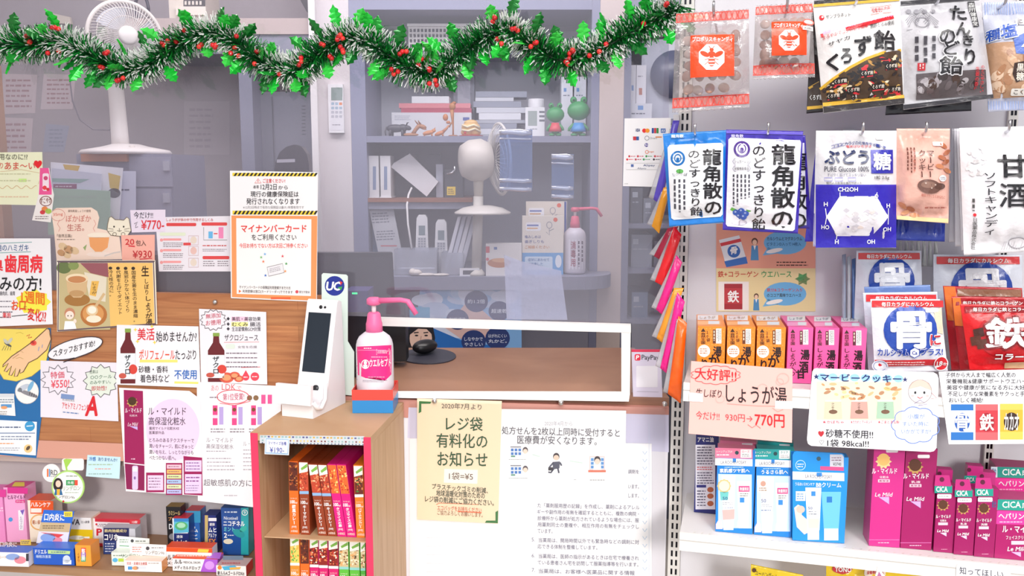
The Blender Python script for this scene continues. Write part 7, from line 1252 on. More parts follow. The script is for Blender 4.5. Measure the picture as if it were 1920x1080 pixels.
frog('larger plain green frog ornament with a blue vest on the upper shelf', 1083, 208, 21, 183, '3a8ed0')
bbox('wall_clock', 'white thermometer panel with a grey display next to the smaller frog', 'device', 985, 1021, 201, S1z, 3.40, .02, 'e6e7ea', lambda a: (a.r(990, 208, 1007, 236, '9aa6a2', 1), a.r(1011, 208, 1021, 212, '6a6e78', 1), a.r(1011, 216, 1021, 220, '6a6e78', 1), a.r(1011, 224, 1021, 228, '6a6e78', 1), a.f(994, 240, 1008, 244, 1, '7a7e88')))
# paper pile, rolls and narrow cartons at the back of the upper shelf
z_ = S1z
for i in range(9):
    x0 = 892 + random.uniform(-6, 6); x1 = 972 + random.uniform(-10, 24); h = random.uniform(.012, .034); c = random.choice(['c9ccd4', 'b4b8c4', 'dadce2', 'a8acb6', 'd4cfd2', '8f95a4'])
    bbox('document_stack', 'grey and white bundle in the leaning pile of papers behind the toy food', 'papers', x0, x1, yof(z_ + h, 3.5), z_, 3.5, .12, c, None, 'papers piled on the upper shelf'); z_ += h + .0006
bbox('storage_box', 'dark grey upright organiser between the folders and the paper pile', 'box', 851, 890, 140, S1z, 3.60, .06, '7c808c', lambda a: a.r(858, 152, 882, 200, 'a8acb8', 1))
zz = zat(PB(3.40), 1000, 201)
a = A0(); p = Vector((xat(PB(3.44), 1005), 3.46, S1z)); lathe(a, p, [(.031, .0004), (.031, .142), (.029, .146)], 'dcdce0', 24); solid('paper_roll', 'white paper roll standing behind the grey display panel', 'roll', a)
for x0, x1, lab in ((1052, 1073, 'narrow white carton behind the frogs, nearer the paper roll'), (1076, 1098, 'narrow white carton behind the larger frog')):
    bbox('storage_box', lab, 'box', x0, x1, 144, S1z, 3.47, .1, 'dfe2ea', lambda a, x0=x0, x1=x1: (a.r(x0 + 5, 165, x0 + 10, 172, '6a98d0', 1), a.f(x0 + 4, 176, x1 - 4, 182, 1, '8a90a0')), 'narrow white cartons')
# white basket on top of the unit's back, seen over the tinsel
bk = thing('basket', 'white perforated plastic basket high up at the back of the wall unit', 'basket', (xat(PB(3.5), 838), 3.55, zat(PB(3.5), 838, 92)))
a = A0('plastic'); zb_, zt_ = zat(PB(3.45), 838, 95), zat(PB(3.45), 838, 50); X0, X1 = xat(PB(3.45), 772), xat(PB(3.45), 902)
bx(a, X0, X1, 3.45, 3.66, zb_, zb_ + .004, 'e9e7e2')
for i in range(5): z = zb_ + .004 + (zt_ - zb_ - .012) * i / 4; bx(a, X0, X1, 3.448, 3.452, z, z + .007, 'e9e7e2'); bx(a, X0 - .002, X0 + .002, 3.45, 3.66, z, z + .007, 'e9e7e2'); bx(a, X1 - .002, X1 + .002, 3.45, 3.66, z, z + .007, 'e9e7e2')
for i in range(20): x = X0 + (X1 - X0) * i / 19; bx(a, x - .0025, x + .0025, 3.447, 3.451, zb_, zt_, 'efede8')
a.build('body', bk); a = A0('plastic'); bx(a, X0 - .006, X1 + .006, 3.44, 3.455, zt_, zt_ + .01, 'f3f1ec'); bx(a, X0 - .006, X1 + .006, 3.655, 3.67, zt_, zt_ + .01, 'f3f1ec'); a.build('rim', bk)
a = A0('plastic'); bx(a, X0 - .3, X1 + .45, 3.46, 3.689, zb_ - .012, zb_ - .0005, '8b8ea2'); o = a.build('shelf_board', UN)
sheet('document', 'white sheet of paper leaning above the basket', 'paper', PB(3.672), 0, [(688, 22), (775, 22), (800, 50), (740, 62), (690, 120)], 'e6e5e3')
sheet('document', 'tall white paper tag standing in the basket', 'paper', PB(3.60), 0, [(930, 18), (946, 18), (950, 60), (924, 60)], 'eceae8')
# --- short orange shelf: routers, tablet, dark box
for x0, x1, lab in ((693, 711, 'white upright router nearest the side panel'), (714, 733, 'white upright router, second from the side panel')):
    o = thing('router', lab, 'router', (xat(PB(3.34), (x0 + x1) / 2), 3.36, S2z), 'white routers on the orange shelf')
    y = yof(S2z + .004, 3.34); c = Carton(PB(3.34), (x0, y), (x1, y), 292, .11, 'd9d8da', kind='plastic'); c.a.r(x0 + 6, 312, x0 + 12, 356, '7a8aa8', 1); c.a.build('body', o)
    b = A0('plastic'); bx(b, xat(PB(3.34), x0 - 2), xat(PB(3.34), x1 + 2), 3.335, 3.46, S2z + .0003, S2z + .0038, 'e4e3e5', 'plastic'); b.build('stand', o)
a = A0('gloss'); poly_solid(a, PB(3.47), [(764, 289), (826, 289), (826, 371.6), (735, 371.6), (735, 330)], .01, '3a3a44'); solid('dark_panel', 'flat black panel standing behind the tilted white adapter box', 'panel', a)
a = A0('plastic'); poly_solid(a, PB(3.37), [(768, 288), (822, 341), (800, 368.5), (733, 313), (738, 306)], .04, 'd6d4d8'); solid('adapter_box', 'big flat white box tilted on its corner in front of the black panel', 'box', a)
a = A0('plastic'); tube(a, [H3_(772, 352, 3.345), H3_(766, 365, 3.33), H3_(763, 385, 3.29), H3_(765, 420, 3.285), H3_(772, 466, 3.25)], .0038, 'e4e2e2', 8); solid('cable', 'white cable hanging from the tilted adapter box', 'cable', a)
bbox('document', 'stiff pale folder standing edge on between the adapter box and the black case', 'folder', 818, 831, 308, S2z, 3.40, .1, 'b9bccb')
o = thing('carry_case', 'black case with a yellow sticker on the orange shelf', 'case', (xat(PB(3.36), 850), 3.4, S2z))
y = yof(S2z + .0004, 3.36); c = Carton(PB(3.36), (834, y), (868, y), 318, .12, '33343c', kind='plastic', top='4a4b54'); c.a.build('body', o)
sheet('sticker', 'yellow warning sticker', None, c.front, .0001, [(838, 350), (854, 350), (854, 366), (838, 366)], 'e0c030', lambda a: a.f(840, 353, 852, 364, 3, '5a4a20'), parent=o)
a = A0('metal'); tube(a, [H3_(838, 326, 3.352), H3_(848, 324, 3.35), H3_(853, 318, 3.35), H3_(852, 310, 3.352)], .004, 'd9d9dc', 8, 'metal'); a.build('clip', o)
# --- beige desk fan, seen from its side, standing on the lower ledge
DF = 3.16; fo = thing('desk_fan', 'beige fan seen from behind with a round motor housing, at the wall unit', 'fan', (xat(PB(DF), 912), DF, LZ))
a = A0('plastic'); ctr_ = H3_(902, 300, DF); ax = Vector((.92, .3, .05)).normalized(); lathe(a, ctr_ - ax * .02, [(.02, -.055), (.055, -.05), (.072, -.02), (.075, .02), (.06, .05), (.03, .06)], 'cfc8c0', 26, ax=ax); a.build('motor_housing', fo)
a = A0('plastic'); tube(a, [H3_(897, 325, DF), H3_(897, 368, DF)], [.020, .016], 'c9c2b4', 14); tube(a, [H3_(897, 368, DF), Vector((xat(PB(DF), 893), DF, LZ + .02))], [.018, .018], 'd3cec6', 14); a.build('neck', fo)
a = A0('plastic'); lathe(a, Vector((xat(PB(DF), 905), DF - .0, H3_(905, 386, DF).z - .028)), [(.10, 0), (.1, .006), (.07, .022), (.03, .03)], 'd6d1ca', 32); a.build('control_plate', fo)
a = A0('plastic'); lathe(a, Vector((xat(PB(DF), 893), DF, LZ + .0005)), [(.03, 0), (.03, .008), (.02, .022)], 'd3cec6', 30); a.build('base', fo)
a = A0('plastic'); cc = ctr_ + ax * .07; q = ax.to_track_quat('Z', 'Y').to_matrix(); Rr = .125
for rr_, w in ((Rr, .005), (Rr * .7, .0022), (Rr * .4, .0022)): tube(a, [cc + q @ Vector((rr_ * math.cos(t), rr_ * math.sin(t), 0)) for t in [2 * math.pi * k / 48 for k in range(49)]], w, 'd9d6d2', 6)
for k in range(40): t = 2 * math.pi * k / 40; tube(a, [cc + q @ Vector((.03 * math.cos(t), .03 * math.sin(t), -.03)), cc + q @ Vector((Rr * .8 * math.cos(t), Rr * .8 * math.sin(t), -.02)), cc + q @ Vector((Rr * math.cos(t), Rr * math.sin(t), 0))], .0012, 'd9d6d2', 4)
a.build('cage', fo)
# --- lower ledge
for x0, x1, y0, lab in ((779, 803, 403, 'larger white cordless phone handset standing on the ledge'), (815, 839, 412, 'smaller white cordless phone handset standing on the ledge')):
    o = thing('telephone', lab, 'telephone', (xat(PB(3.30), (x0 + x1) / 2), 3.3, LZ), 'cordless phones')
    a = A0('plastic'); poly_solid(a, PB(3.28), [(x0 + 2, y0 + 6), (x0 + 6, y0), (x1 - 6, y0), (x1 - 2, y0 + 6), (x1, 470), (x0, 470)], .024, 'e4e4e6'); a.build('handset', o)
    sheet('display', None, None, PB(3.28), .0001, Q(x0 + 6, y0 + 20, x1 - 6, y0 + 38), '7a8a90', None, parent=o, kind='gloss')
    sheet('keypad', None, None, PB(3.28), .0001, Q(x0 + 4, y0 + 42, x1 - 4, y0 + 62), 'c4c6cc', lambda a, x0=x0, x1=x1, y0=y0: [a.r(x0 + 5.5 + i * 5, y0 + 43.5 + j * 4.6, x0 + 8.8 + i * 5, y0 + 46.5 + j * 4.6, '8a8e98', 1) for i in range(3) for j in range(4)], parent=o)
    b = A0('plastic'); bx(b, xat(PB(3.28), x0 - 4), xat(PB(3.28), x1 + 4), 3.272, 3.34, LZ + .0005, H3_(800, 470.3, 3.28).z, 'd2d2d6', 'plastic'); b.build('cradle', o)
TRAY = clear('tray_plastic', 'e9edf4', .3, 'e6e9f2', .08, .06)
def tray(label, x0, x1, yt, Y, d):
    o = thing('storage_tray', label, 'tray', (xat(PB(Y), (x0 + x1) / 2), Y + d / 2, LZ), 'clear plastic trays'); X0, X1 = xat(PB(Y), x0), xat(PB(Y), x1); zt_ = zat(PB(Y), 800, yt); a = A0()
    bx(a, X0, X1, Y, Y + d, LZ + .0005, LZ + .003, TRAY); bx(a, X0, X1, Y, Y + .002, LZ + .003, zt_, TRAY); bx(a, X0, X1, Y + d - .002, Y + d, LZ + .003, zt_, TRAY); bx(a, X0, X0 + .002, Y + .002, Y + d - .002, LZ + .003, zt_, TRAY); bx(a, X1 - .002, X1, Y + .002, Y + d - .002, LZ + .003, zt_, TRAY); a.build('tray', o)
    b = A0('paper'); bx(b, X0 + .01, X1 - .01, Y + .01, Y + d - .01, LZ + .0035, LZ + .02, 'dcdce2'); b.build('papers', o)
tray('wide clear plastic tray in front of the phones', 738, 818, 468, 3.17, .09); tray('smaller clear plastic tray with folders beside the wide one', 826, 868, 474, 3.17, .09)
def lean(name, label, cat, P, Y, t, c, group=None, art=None):
    a = Art(PB(Y).S, 0, 'paper'); poly_solid(a, PB(Y), P, t, c)
    if art: art(a)
    return tag(a.build(name), label, cat, group)
yl = yof(LZ + .001, 3.33)
lean('folder', 'leaning grey clear folder with printed forms behind the wide tray', 'folder', [(691, 388), (736, 384), (760, yl), (716, yl)], 3.33, .008, 'b9bac0', None, lambda a: (a.f(698, 398, 730, 420, 4, '7a7c86', sl=-.05), a.f(706, 432, 742, 452, 4, '7a7c86', sl=-.05), a.r(714, 460, 744, 462, 'c05a60', 2)))
lean('folder', 'leaning blue edged folder at the side panel behind the printed forms', 'folder', [(684, 392), (700, 388), (720, yl), (704, yl)], 3.40, .01, '8aa0c4')
yl2 = yof(LZ + .021, 3.20)
for i in range(4): lean('folder', 'slanted white folder with a dark edge in the smaller clear tray', 'folder', [(858 + i * 10, 407 - i), (866 + i * 10, 406 - i), (842 + i * 10, yl2), (832 + i * 9, yl2)], 3.20 - .006 * i, .005, ['dcdde6', 'cfd2e0', 'e2e2ea', 'd6d8e4'][i], 'slanted white folders', lambda a, i=i: a.s_([(864 + i * 10, 407 - i), (866 + i * 10, 407 - i), (842 + i * 10, yl2), (840 + i * 9.7, yl2)], '5a5e70', 1))
a = A0('paper'); b0 = H3_(800, 515, 3.15)
for x, y, rx, rz in ((778, 511, 12, 6), (797, 514, 20, 2.5), (825, 514, 17, 2.2), (772, 507, 7, 7)): blob(a, Vector((xat(PB(3.15), x), 3.15, LZ + rz * .0019 + .0004)), (rx * .0019, .02, rz * .0019), 'd9d2cc', 12, 'paper')
solid('tissue', 'crumpled white tissue on the front of the ledge', 'tissue', a)
bbox('small_card', 'small slanted sign card with a dark picture on the ledge', 'card', 862, 899, 503, LZ, 3.14, .006, 'e6e6ea', lambda a: (a.r(868, 507, 893, 515, '3a3e4a', 1)))
bbox('picture_card', 'white box with a bread picture and red marks on the ledge', 'box', 911, 978, 457, LZ, 3.145, .05, 'e9e6e4', lambda a: (a.e(936, 493, 22, 9, 'c07a4a', 1), a.e(938, 488, 16, 4, 'e0a878', 2), a.rr(911, 462, 918, 474, 1, 'd8505a', 2), a.r(926, 463, 932, 468, '4a70b0', 2), a.e(914, 486, 3, 3, 'd8606a', 2)))
def leaf(a, x0, y0, w, k=1.0):
    a.rr(x0 + 5, y0 + 12, x0 + w * .46, y0 + 28, 3, 'f4f4f8', 2); a.rr(x0 + 7, y0 + 16, x0 + w * .4, y0 + 19, 1, '6a7ac0', 3); a.rr(x0 + 7, y0 + 22, x0 + w * .38, y0 + 24, 1, 'e0a04a', 3)
    a.ring(x0 + w * .68, y0 + 17, 5, 6, 1, '8a8a9a', 3); a.l([(x0 + w * .68, y0 + 23), (x0 + w * .68, y0 + 36), (x0 + w * .6, y0 + 30)], 1, '8a8a9a', 3); a.l([(x0 + w * .68, y0 + 28), (x0 + w * .8, y0 + 24)], 1, '8a8a9a', 3); a.e(x0 + w * .84, y0 + 7, 4, 4, 'e8603a', 3)
bbox('leaflet_box', 'cream leaflet box with a blue edge, the taller one at the back', 'box', 986, 1062, 378, LZ, 3.25, .03, 'e6ddd0', lambda a: (leaf(a, 986, 378, 74), a.r(1058, 378, 1062, 480, '2a4a9a', 1)))
bbox('leaflet_box', 'cream and blue leaflet box in front, with a line drawing of a dentist', 'box', 979, 1056, 405, LZ, 3.19, .03, 'eae2d6', lambda a: (leaf(a, 981, 405, 72), a.t('噛みしめは', 984, 441, 1014, 447, '4a5a9a', .01), a.t('歯ぎしりも', 984, 450, 1020, 456, '4a5a9a', .01), a.t('ご相談ください', 984, 460, 1030, 466, 'd88a3a', .01), a.r(979, 474, 1056, 516, '5ea6e0', 1.2), a.rr(984, 481, 1036, 506, 3, 'cfe4f6', 2), a.t('症状にあわせて', 990, 484, 1030, 490, '2a6ab0', .01, 0, 0, 4), a.t('ご用意した', 990, 492, 1018, 498, '2a6ab0', .01, 0, 0, 4), a.e(1047, 490, 6, 12, 'eaf2fa', 2)))
b2 = Vector((xat(PB(3.2), 1079), 3.22, LZ + .001)); s2_ = 3.2 / F * .56
ob, bbv, rb2 = pump_bottle('faint pump bottle of sanitizer with a pink pump behind the screen', b2, s2_ * 1.09, 'd5d0da', 'e0607e', None, None, Vector((1, -.1, 0)).normalized(), None)
a = Art(cyl_S(bbv, rb2), 6, 'gloss'); a.s_([(1066, 449), (1096, 449), (1096, 505), (1066, 505)], 'e6e2ea', 1); a.v('消毒用', 1070, 452, 1080, 500, 'a0405a', .03); fv(a, 1082, 452, 1095, 500, 2, '5a4a60'); a.build('label', ob)
# --- poster panel under the ledge
def advert(a):
    a.s_([(640, 520), (790, 520), (770, 700), (640, 700)], '23264a', 1); a.s_([(790, 520), (978, 520), (978, 700), (770, 700)], '7aaada', 1)
    for k in range(26): a.e(random.uniform(790, 970), random.uniform(535, 650), random.uniform(12, 30), random.uniform(8, 18), random.choice(['a9c6e6', '8fb6e0', 'c4d4ea', 'b4c4e0', 'd0d8ea']), 1.4 + k * .02, 16)
    a.s_([(770, 625), (800, 610), (870, 640), (975, 655), (975, 700), (770, 700)], '1f6ab8', 2.2); a.s_([(835, 615), (880, 560), (925, 600), (900, 660)], 'd8b4ac', 2.1)
    for cx, cy, r, t in ((893, 565, 22, ('約1.2倍',)), (858, 599, 21, ('耐擦感染',)), (936, 583, 20, ('超速乾',)), (888, 640, 23, ('しなやかで', 'やさしい')), (933, 634, 23, ('はがれにくい', '丸かど。'))):
        a.e(cx, cy, r, r * .92, '22356e', 3)
        for i, s in enumerate(t): a.t(s, cx - r * .75, cy - (8 if len(t) > 1 else 4) + i * 10, cx + r * .75, cy - (1 if len(t) > 1 else -4) + i * 10, 'dfe6f4', .015, 0, 0, 5)
    a.s_([(760, 652), (764, 620), (776, 606), (796, 604), (812, 612), (816, 634), (812, 652)], '1c1a22', 3); a.e(789, 634, 21, 27, 'e8c4b0', 4); a.s_([(768, 628), (772, 612), (790, 607), (808, 613), (811, 628), (800, 617), (784, 616)], '1c1a22', 5)
    for x in (781, 799): a.l([(x - 5, 624), (x + 4, 623)], 2, '2a2024', 5); a.e(x, 629, 3.4, 1.6, '2a2024', 5, 12)
    a.l([(790, 630), (788, 640), (792, 641)], 1.4, 'b88a78', 5); a.l([(782, 648), (790, 650), (798, 647)], 2, 'b8605a', 5); a.r(768, 576, 806, 600, '5aa8d0', 3)
ob = sheet('wall_poster', 'blue advertising poster with a face and round dark badges under the ledge', 'poster', PB(3.135), 0, [(650, 546), (976, 546), (976, 690), (650, 690)], '6f9fd4', advert)
# --- monitor and receipt printer on the worktop
mt = thing('computer_monitor', 'black computer monitor seen from behind, next to the hazard striped notice', 'monitor', (xat(PB(2.45), 670), 2.45, cz))
mtp = yaw((xat(PB(2.42), 670), 2.42, 0), -12)
a = A0('plastic'); poly_solid(a, mtp, [(592, 474), (736, 474), (746, 655), (592, 655)], .035, '1f1f27'); a.build('casing', mt)
a = A0('plastic'); poly_solid(a, mtp.off(.002), [(600, 482), (729, 482), (736, 648), (600, 648)], .002, '2a2a34'); a.build('back_panel', mt)
a = A0('plastic'); c_ = Vector((xat(PB(2.46), 690), 2.47, cz + .001)); lathe(a, c_, [(.09, 0), (.09, .012), (.04, .02), (.03, .05)], '1c1c22', 28); a.build('stand', mt)
a = A0('plastic'); bx(a, xat(PB(2.3), 704), xat(PB(2.3), 757), 2.3, 2.36, cz + .0135, zat(PB(2.3), 730, 565), '17171c', 'plastic'); a.build('stand_column', mt)
pr = thing('receipt_printer', 'dark violet receipt printer with a green light behind the card reader', 'printer', (xat(PB(2.2), 670), 2.25, cz))
pl_ = PB(2.18); a = A0('plastic'); z1_ = zat(pl_, 670, 546); bx(a, xat(pl_, 640), xat(pl_, 688), 2.18, 2.28, cz + .0005, zat(pl_, 670, 586), '23222e', 'plastic'); a.build('body', pr)
a = A0('plastic'); bx(a, xat(pl_, 642), xat(pl_, 686), 2.185, 2.275, zat(pl_, 670, 585.8), z1_, '3c3272', 'plastic'); a.build('lid', pr)
m_ = M('1fd860', 'plastic').copy(); m_.name = 'green_light'; m_.node_tree.nodes['Principled BSDF'].inputs['Emission Color'].default_value = (.05, 1, .3, 1); m_.node_tree.nodes['Principled BSDF'].inputs['Emission Strength'].default_value = 1.6
a = A0('plastic'); bx(a, xat(pl_, 656), xat(pl_, 666), 2.1835, 2.1848, zat(pl_, 660, 552), zat(pl_, 660, 549), m_); o = a.build('indicator_light', pr); o['label'] = 'small green light'
# second monitor behind the wooden board
m2 = thing('computer_monitor', 'low dark screen along the wooden board, behind the ginger poster and the chart sheet', 'monitor', (xat(PB(2.6), 340), 2.6, cz))
pm = PB(2.55); a = A0('plastic'); poly_solid(a, pm, [(238, 478), (440, 478), (440, 640), (238, 640)], .03, '2a2933'); a.build('casing', m2)
a = A0('plastic'); lathe(a, Vector((xat(pm, 340), 2.57, cz + .0005)), [(.08, 0), (.08, .01), (.02, .02), (.02, H3_(340, 636, 2.55).z - cz)], '1c1c22', 24); a.build('stand', m2)
# the left back desk, its floor standing drawers, papers and the large fan
dz_ = cz
a = A0('plastic'); bx(a, -2.2, xat(PB(2.6), 405), 2.5 + .05, 3.1, cz - .035, cz - .0003, 'b4acaa', 'plastic'); bx(a, -2.18, -2.12, 2.58, 3.08, 0, cz - .0352, 'a8a2a4'); bx(a, xat(PB(2.6), 405) - .1, xat(PB(2.6), 405) - .04, 2.58, 3.08, 0, cz - .0352, 'a8a2a4')
solid('desk', 'pale desk in the back room carrying the large fan, drawers and folders', 'desk', a)
PD = 2.86
dr = thing('drawer_cabinet', 'grey plastic drawer cabinet carrying the large white fan', 'drawers', (xat(PB(PD), 265), PD + .12, cz))
zt2 = zat(PB(PD), 250, 289); a = A0('plastic'); bx(a, xat(PB(PD), 150), xat(PB(PD), 328), PD, PD + .3, cz, zt2, '8f8fa2', 'plastic'); a.build('body', dr)
for i, (y0, y1) in enumerate(((294, 350), (354, 410), (414, 470))):
    a = A0('plastic'); slab(a, PB(PD), 244, y0, 323, y1, .004, .0003, '9d9db0', 'plastic'); o = a.build('drawer', dr); b = A0('plastic'); slab(b, PB(PD), 306, y0 + 8, 318, y0 + 26, .008, .0042, 'b4b4c2', 'plastic'); b.build('handle', o)
bbox('cardboard_box', 'flat brown cardboard box under the edge of the fan base', 'box', 152, 238, 288.8, zat(PB(PD - .05), 200, 303), PD - .02, .018, 'b0714e')
for i, (P, c, lab, art) in enumerate((
    ([(196, 320), (254, 321), (254, 430), (190, 430)], 'd2d5ea', 'bluish file standing against the drawer cabinet', lambda a: a.f(206, 352, 246, 360, 1, '4a5070')),
    ([(95, 304), (230, 315), (222, 420), (95, 420)], 'f0eff6', 'white envelope with yellow shapes, second of the papers on the desk', lambda a: (a.s_([(118, 308), (150, 311), (146, 322), (122, 318)], 'd8b040', 2), a.s_([(203, 324), (226, 330), (222, 362), (206, 352)], 'd8b848', 2), a.e(214, 362, 12, 9, '4a4e5a', 2))),
    ([(97, 315), (190, 326), (186, 430), (97, 430)], 'd4d8ea', 'clear folder with a dark pink label in the desk papers', lambda a: (a.r(100, 345, 144, 354, '8a3a6a', 2), a.f(104, 347, 140, 352, 1, 'e0c8d8', lv=3), a.s_([(98, 334), (168, 336), (150, 343), (98, 341)], '8fb4b0', 2))),
    ([(90, 352), (206, 358), (206, 440), (90, 440)], 'a4c4ac', 'green tinted folder, frontmost of the papers on the desk', lambda a: a.f(100, 366, 190, 372, 1, 'a9bcae')))):
    lean('folder', lab, 'folder', P, PD - .03 - .012 * i, .004, c, None, art)
fan = thing('stand_fan', 'large white stand fan with a round wire cage, behind the tinsel', 'fan', (xat(PB(2.9), 244), 2.95, zt2))
FY = 2.96; s3 = FY / F; fb = Vector((xat(PB(FY), 243), FY, zt2 + .0005))
a = A0('plastic'); lathe(a, fb, [(78 * s3, 0), (80 * s3, .006), (76 * s3, .014), (40 * s3, .026), (24 * s3, .034)], 'e6dfdb', 44); blob(a, fb + Vector((.05, -.07, .02)), (.011, .011, .009), 'd9cfc8', 12); a.build('base', fan)
a = A0('plastic'); zc_ = H3_(228, 165, FY).z; x_ = xat(PB(FY), 233)
tube(a, [Vector((x_, FY, fb.z + .02)), Vector((x_, FY, fb.z + .06)), Vector((x_ - .004, FY, zc_)), Vector((x_ - .008, FY, H3_(228, 110, FY).z))], [.028, .027, .024, .026], 'e9e2de', 18); a.build('column', fan)
hb = H3_(235, 70, FY - .08); ax = Vector((.6, -.8, .06)).normalized(); q = ax.to_track_quat('Z', 'Y').to_matrix()
a = A0('plastic'); lathe(a, hb, [(.055, -.18), (.06, -.1), (.05, -.05), (.03, -.04)], 'e0d9d4', 24, ax=ax); a.build('motor_housing', fan)
a = A0('plastic'); RR = 62 * s3
def rg(r, z, w, n=56): tube(a, [hb + q @ Vector((r * math.cos(t), r * math.sin(t), z)) for t in [2 * math.pi * k / n for k in range(n + 1)]], w, 'ded7d0', 6)
rg(RR, 0, .0075); rg(RR * .55, .028, .0015); rg(RR * .8, .02, .0015)
for sgn in (1, -1):
    for k in range(64): t = 2 * math.pi * k / 64; tube(a, [hb + q @ Vector((r * math.cos(t + k_), r * math.sin(t + k_), z * sgn)) for r, z, k_ in ((RR * .25, .034, 0), (RR * .6, .03, .12), (RR * .88, .018, .2), (RR, 0, .22))], .0011, 'd9d3ce', 4, None, False)
a.build('cage', fan)
a = A0('plastic'); lathe(a, hb, [(RR * .26, .03), (RR * .26, .037), (RR * .2, .041)], 'e9e4df', 28, ax=ax); a.build('hub_cap', fan)
for k in range(3):
    a = A0('plastic'); t0 = 2 * math.pi * k / 3; V = []
    for i in range(7):
        for r, tw in ((.03, .0), (RR * .5, .0), (RR * .86, .0)): t = t0 + (i / 6 - .5) * (1.3 if r > .04 else .9); V.append(hb + q @ Vector((r * math.cos(t), r * math.sin(t), (i / 6 - .5) * .03)))
    V += [v + q @ Vector((0, 0, .002)) for v in V]; N_ = 21
    a.mesh(V, [(i * 3 + j, i * 3 + j + 1, i * 3 + j + 4, i * 3 + j + 3) for i in range(6) for j in range(2)] + [(N_ + i * 3 + j, N_ + i * 3 + j + 3, N_ + i * 3 + j + 4, N_ + i * 3 + j + 1) for i in range(6) for j in range(2)], 'c9ccd4', True); a.build('blade', fan)
a = A0('plastic'); tube(a, [H3_(131, 100, 3.0), H3_(131, 150, 3.0), H3_(136, 190, 3.0), H3_(150, 225, 3.0), H3_(175, 243, 3.0), H3_(205, 244, 3.0), H3_(222, 232, 2.97)], .0022, '7a7580', 6); a.build('cord', fan)
# wall and beam things
zb4 = zl
a = A0('gloss'); rg_ = H3_(266, 18, 3.36); tube(a, [rg_ + Vector((12 * .00202 * math.cos(t), 0, 26 * .00202 * math.sin(t))) for t in [2 * math.pi * k / 40 for k in range(41)]], .006, '26263a', 8); 
bf = thing('bladeless_stand', 'dark oval ring ornament standing on the pinkish beam', 'ornament', (rg_.x, 3.36, zb4)); a.build('ring', bf)
a = A0('gloss'); bx(a, rg_.x - .03, rg_.x + .03, 3.33, 3.39, zb4 + .0004, zb4 + .007, '2a2a38'); bx(a, rg_.x - .008, rg_.x + .008, 3.35, 3.37, zb4 + .007, rg_.z - 26 * .00202 + .002, '2a2a38'); a.build('foot', bf)
ph = thing('wall_machine', 'cream machine with dark vents on the pinkish beam', 'machine', (xat(PB(3.36), 350), 3.4, zb4))
y = yof(zb4 + .0004, 3.36); c = Carton(PB(3.36), (318, y), (386, y), -30, .16, 'd9cfc2', kind='plastic'); c.a.r(344, -20, 385, 12, '3a3638', 1); [c.a.r(346 + k * 7, 2, 350 + k * 7, 9, 'd8d0c4', 2) for k in range(5)]; c.a.f(350, 18, 378, 24, 1, '8a8078'); c.a.build('body', ph)
a = A0('plastic'); slab(a, P33, 330, 12, 386, 28, -.045, -.0595, 'e3dacd'); a.build('front_strip', ph)
a = A0('gloss'); poly_solid(a, PB(3.5), [(530, -60), (592, -60), (592, 26), (575, 22)], .02, '26252c'); solid('dark_panel', 'black slanted panel in the corner above the pinkish beam', 'panel', a)
for P, lab in (([(101, 26), (134, 33), (137, 46), (100, 44)], 'small cream switch plate on the back wall beside the fan'), ):
    a = A0('plastic'); poly_solid(a, PB(3.735), P, -.0149, 'dcd2c4'); solid('switch_plate', lab, 'switch', a)
sheet('document', 'thin cream sheet at the top edge above the small switch plate', 'paper', BACKWALL, .0002, [(88, -10), (216, -10), (218, 6), (196, 2)], 'd9d3c8')
for P, lab, rows in (([(5, 138), (70, 140), (66, 212), (5, 214)], 'faint printed sheet on the back wall at the frame edge', 6), ([(82, 138), (142, 140), (136, 205), (76, 205)], 'faint printed sheet on the back wall behind the fan column', 6), ([(86, 232), (130, 236), (120, 285), (80, 285)], 'bluish grey sheet on the back wall above the desk papers', 5), ([(5, 220), (62, 222), (58, 290), (5, 292)], 'faint lower sheet on the back wall near the frame edge', 5)):  # paper reflections in the screen, built as pale printed sheets
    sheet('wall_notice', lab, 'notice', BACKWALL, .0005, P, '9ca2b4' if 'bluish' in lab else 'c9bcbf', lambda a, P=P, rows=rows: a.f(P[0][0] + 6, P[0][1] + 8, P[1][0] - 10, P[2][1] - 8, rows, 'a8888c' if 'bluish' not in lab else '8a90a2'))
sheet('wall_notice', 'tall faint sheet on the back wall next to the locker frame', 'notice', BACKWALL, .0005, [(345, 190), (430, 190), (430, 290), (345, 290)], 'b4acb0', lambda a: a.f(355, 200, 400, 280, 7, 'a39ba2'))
LP = PB(3.42); lk = thing('locker', 'tall dark grey metal locker behind the hazard striped notice', 'locker', (xat(LP, 545), 3.55, 0))
a = A0('plastic'); bx(a, xat(LP, 484), xat(LP, 602), 3.42, 3.7, 0, zat(LP, 540, 172), '6b6d78', 'plastic'); a.build('body', lk)
a = A0('plastic'); slab(a, LP, 532, 180, 600, 760, .006, .0005, '747682', 'plastic'); 
for k in range(9): p = LP.off(.0062); a.mesh([p.hit(x, y) for x, y in ((566, 198 + k * 6.6), (573, 198 + k * 6.6), (573, 199.8 + k * 6.6), (566, 199.8 + k * 6.6))], [(0, 1, 2, 3)], '4a4c56')
a.build('door', lk)
a = A0('plastic'); slab(a, LP, 486, 180, 529, 760, .006, .0005, '70727e', 'plastic'); a.build('door', lk)
oc = thing('office_chair', 'black rounded chair back with a pale label strip in front of the locker', 'chair', (xat(PB(3.1), 545), 3.1, 0))
CPp = PB(3.1); a = A0('plastic'); P = [(514, 330), (516, 305), (524, 286), (537, 275), (552, 271), (565, 275), (575, 288), (579, 306), (580, 330), (576, 440), (518, 440)]; poly_solid(a, CPp, P, .05, '2e2d36'); a.build('backrest', oc)
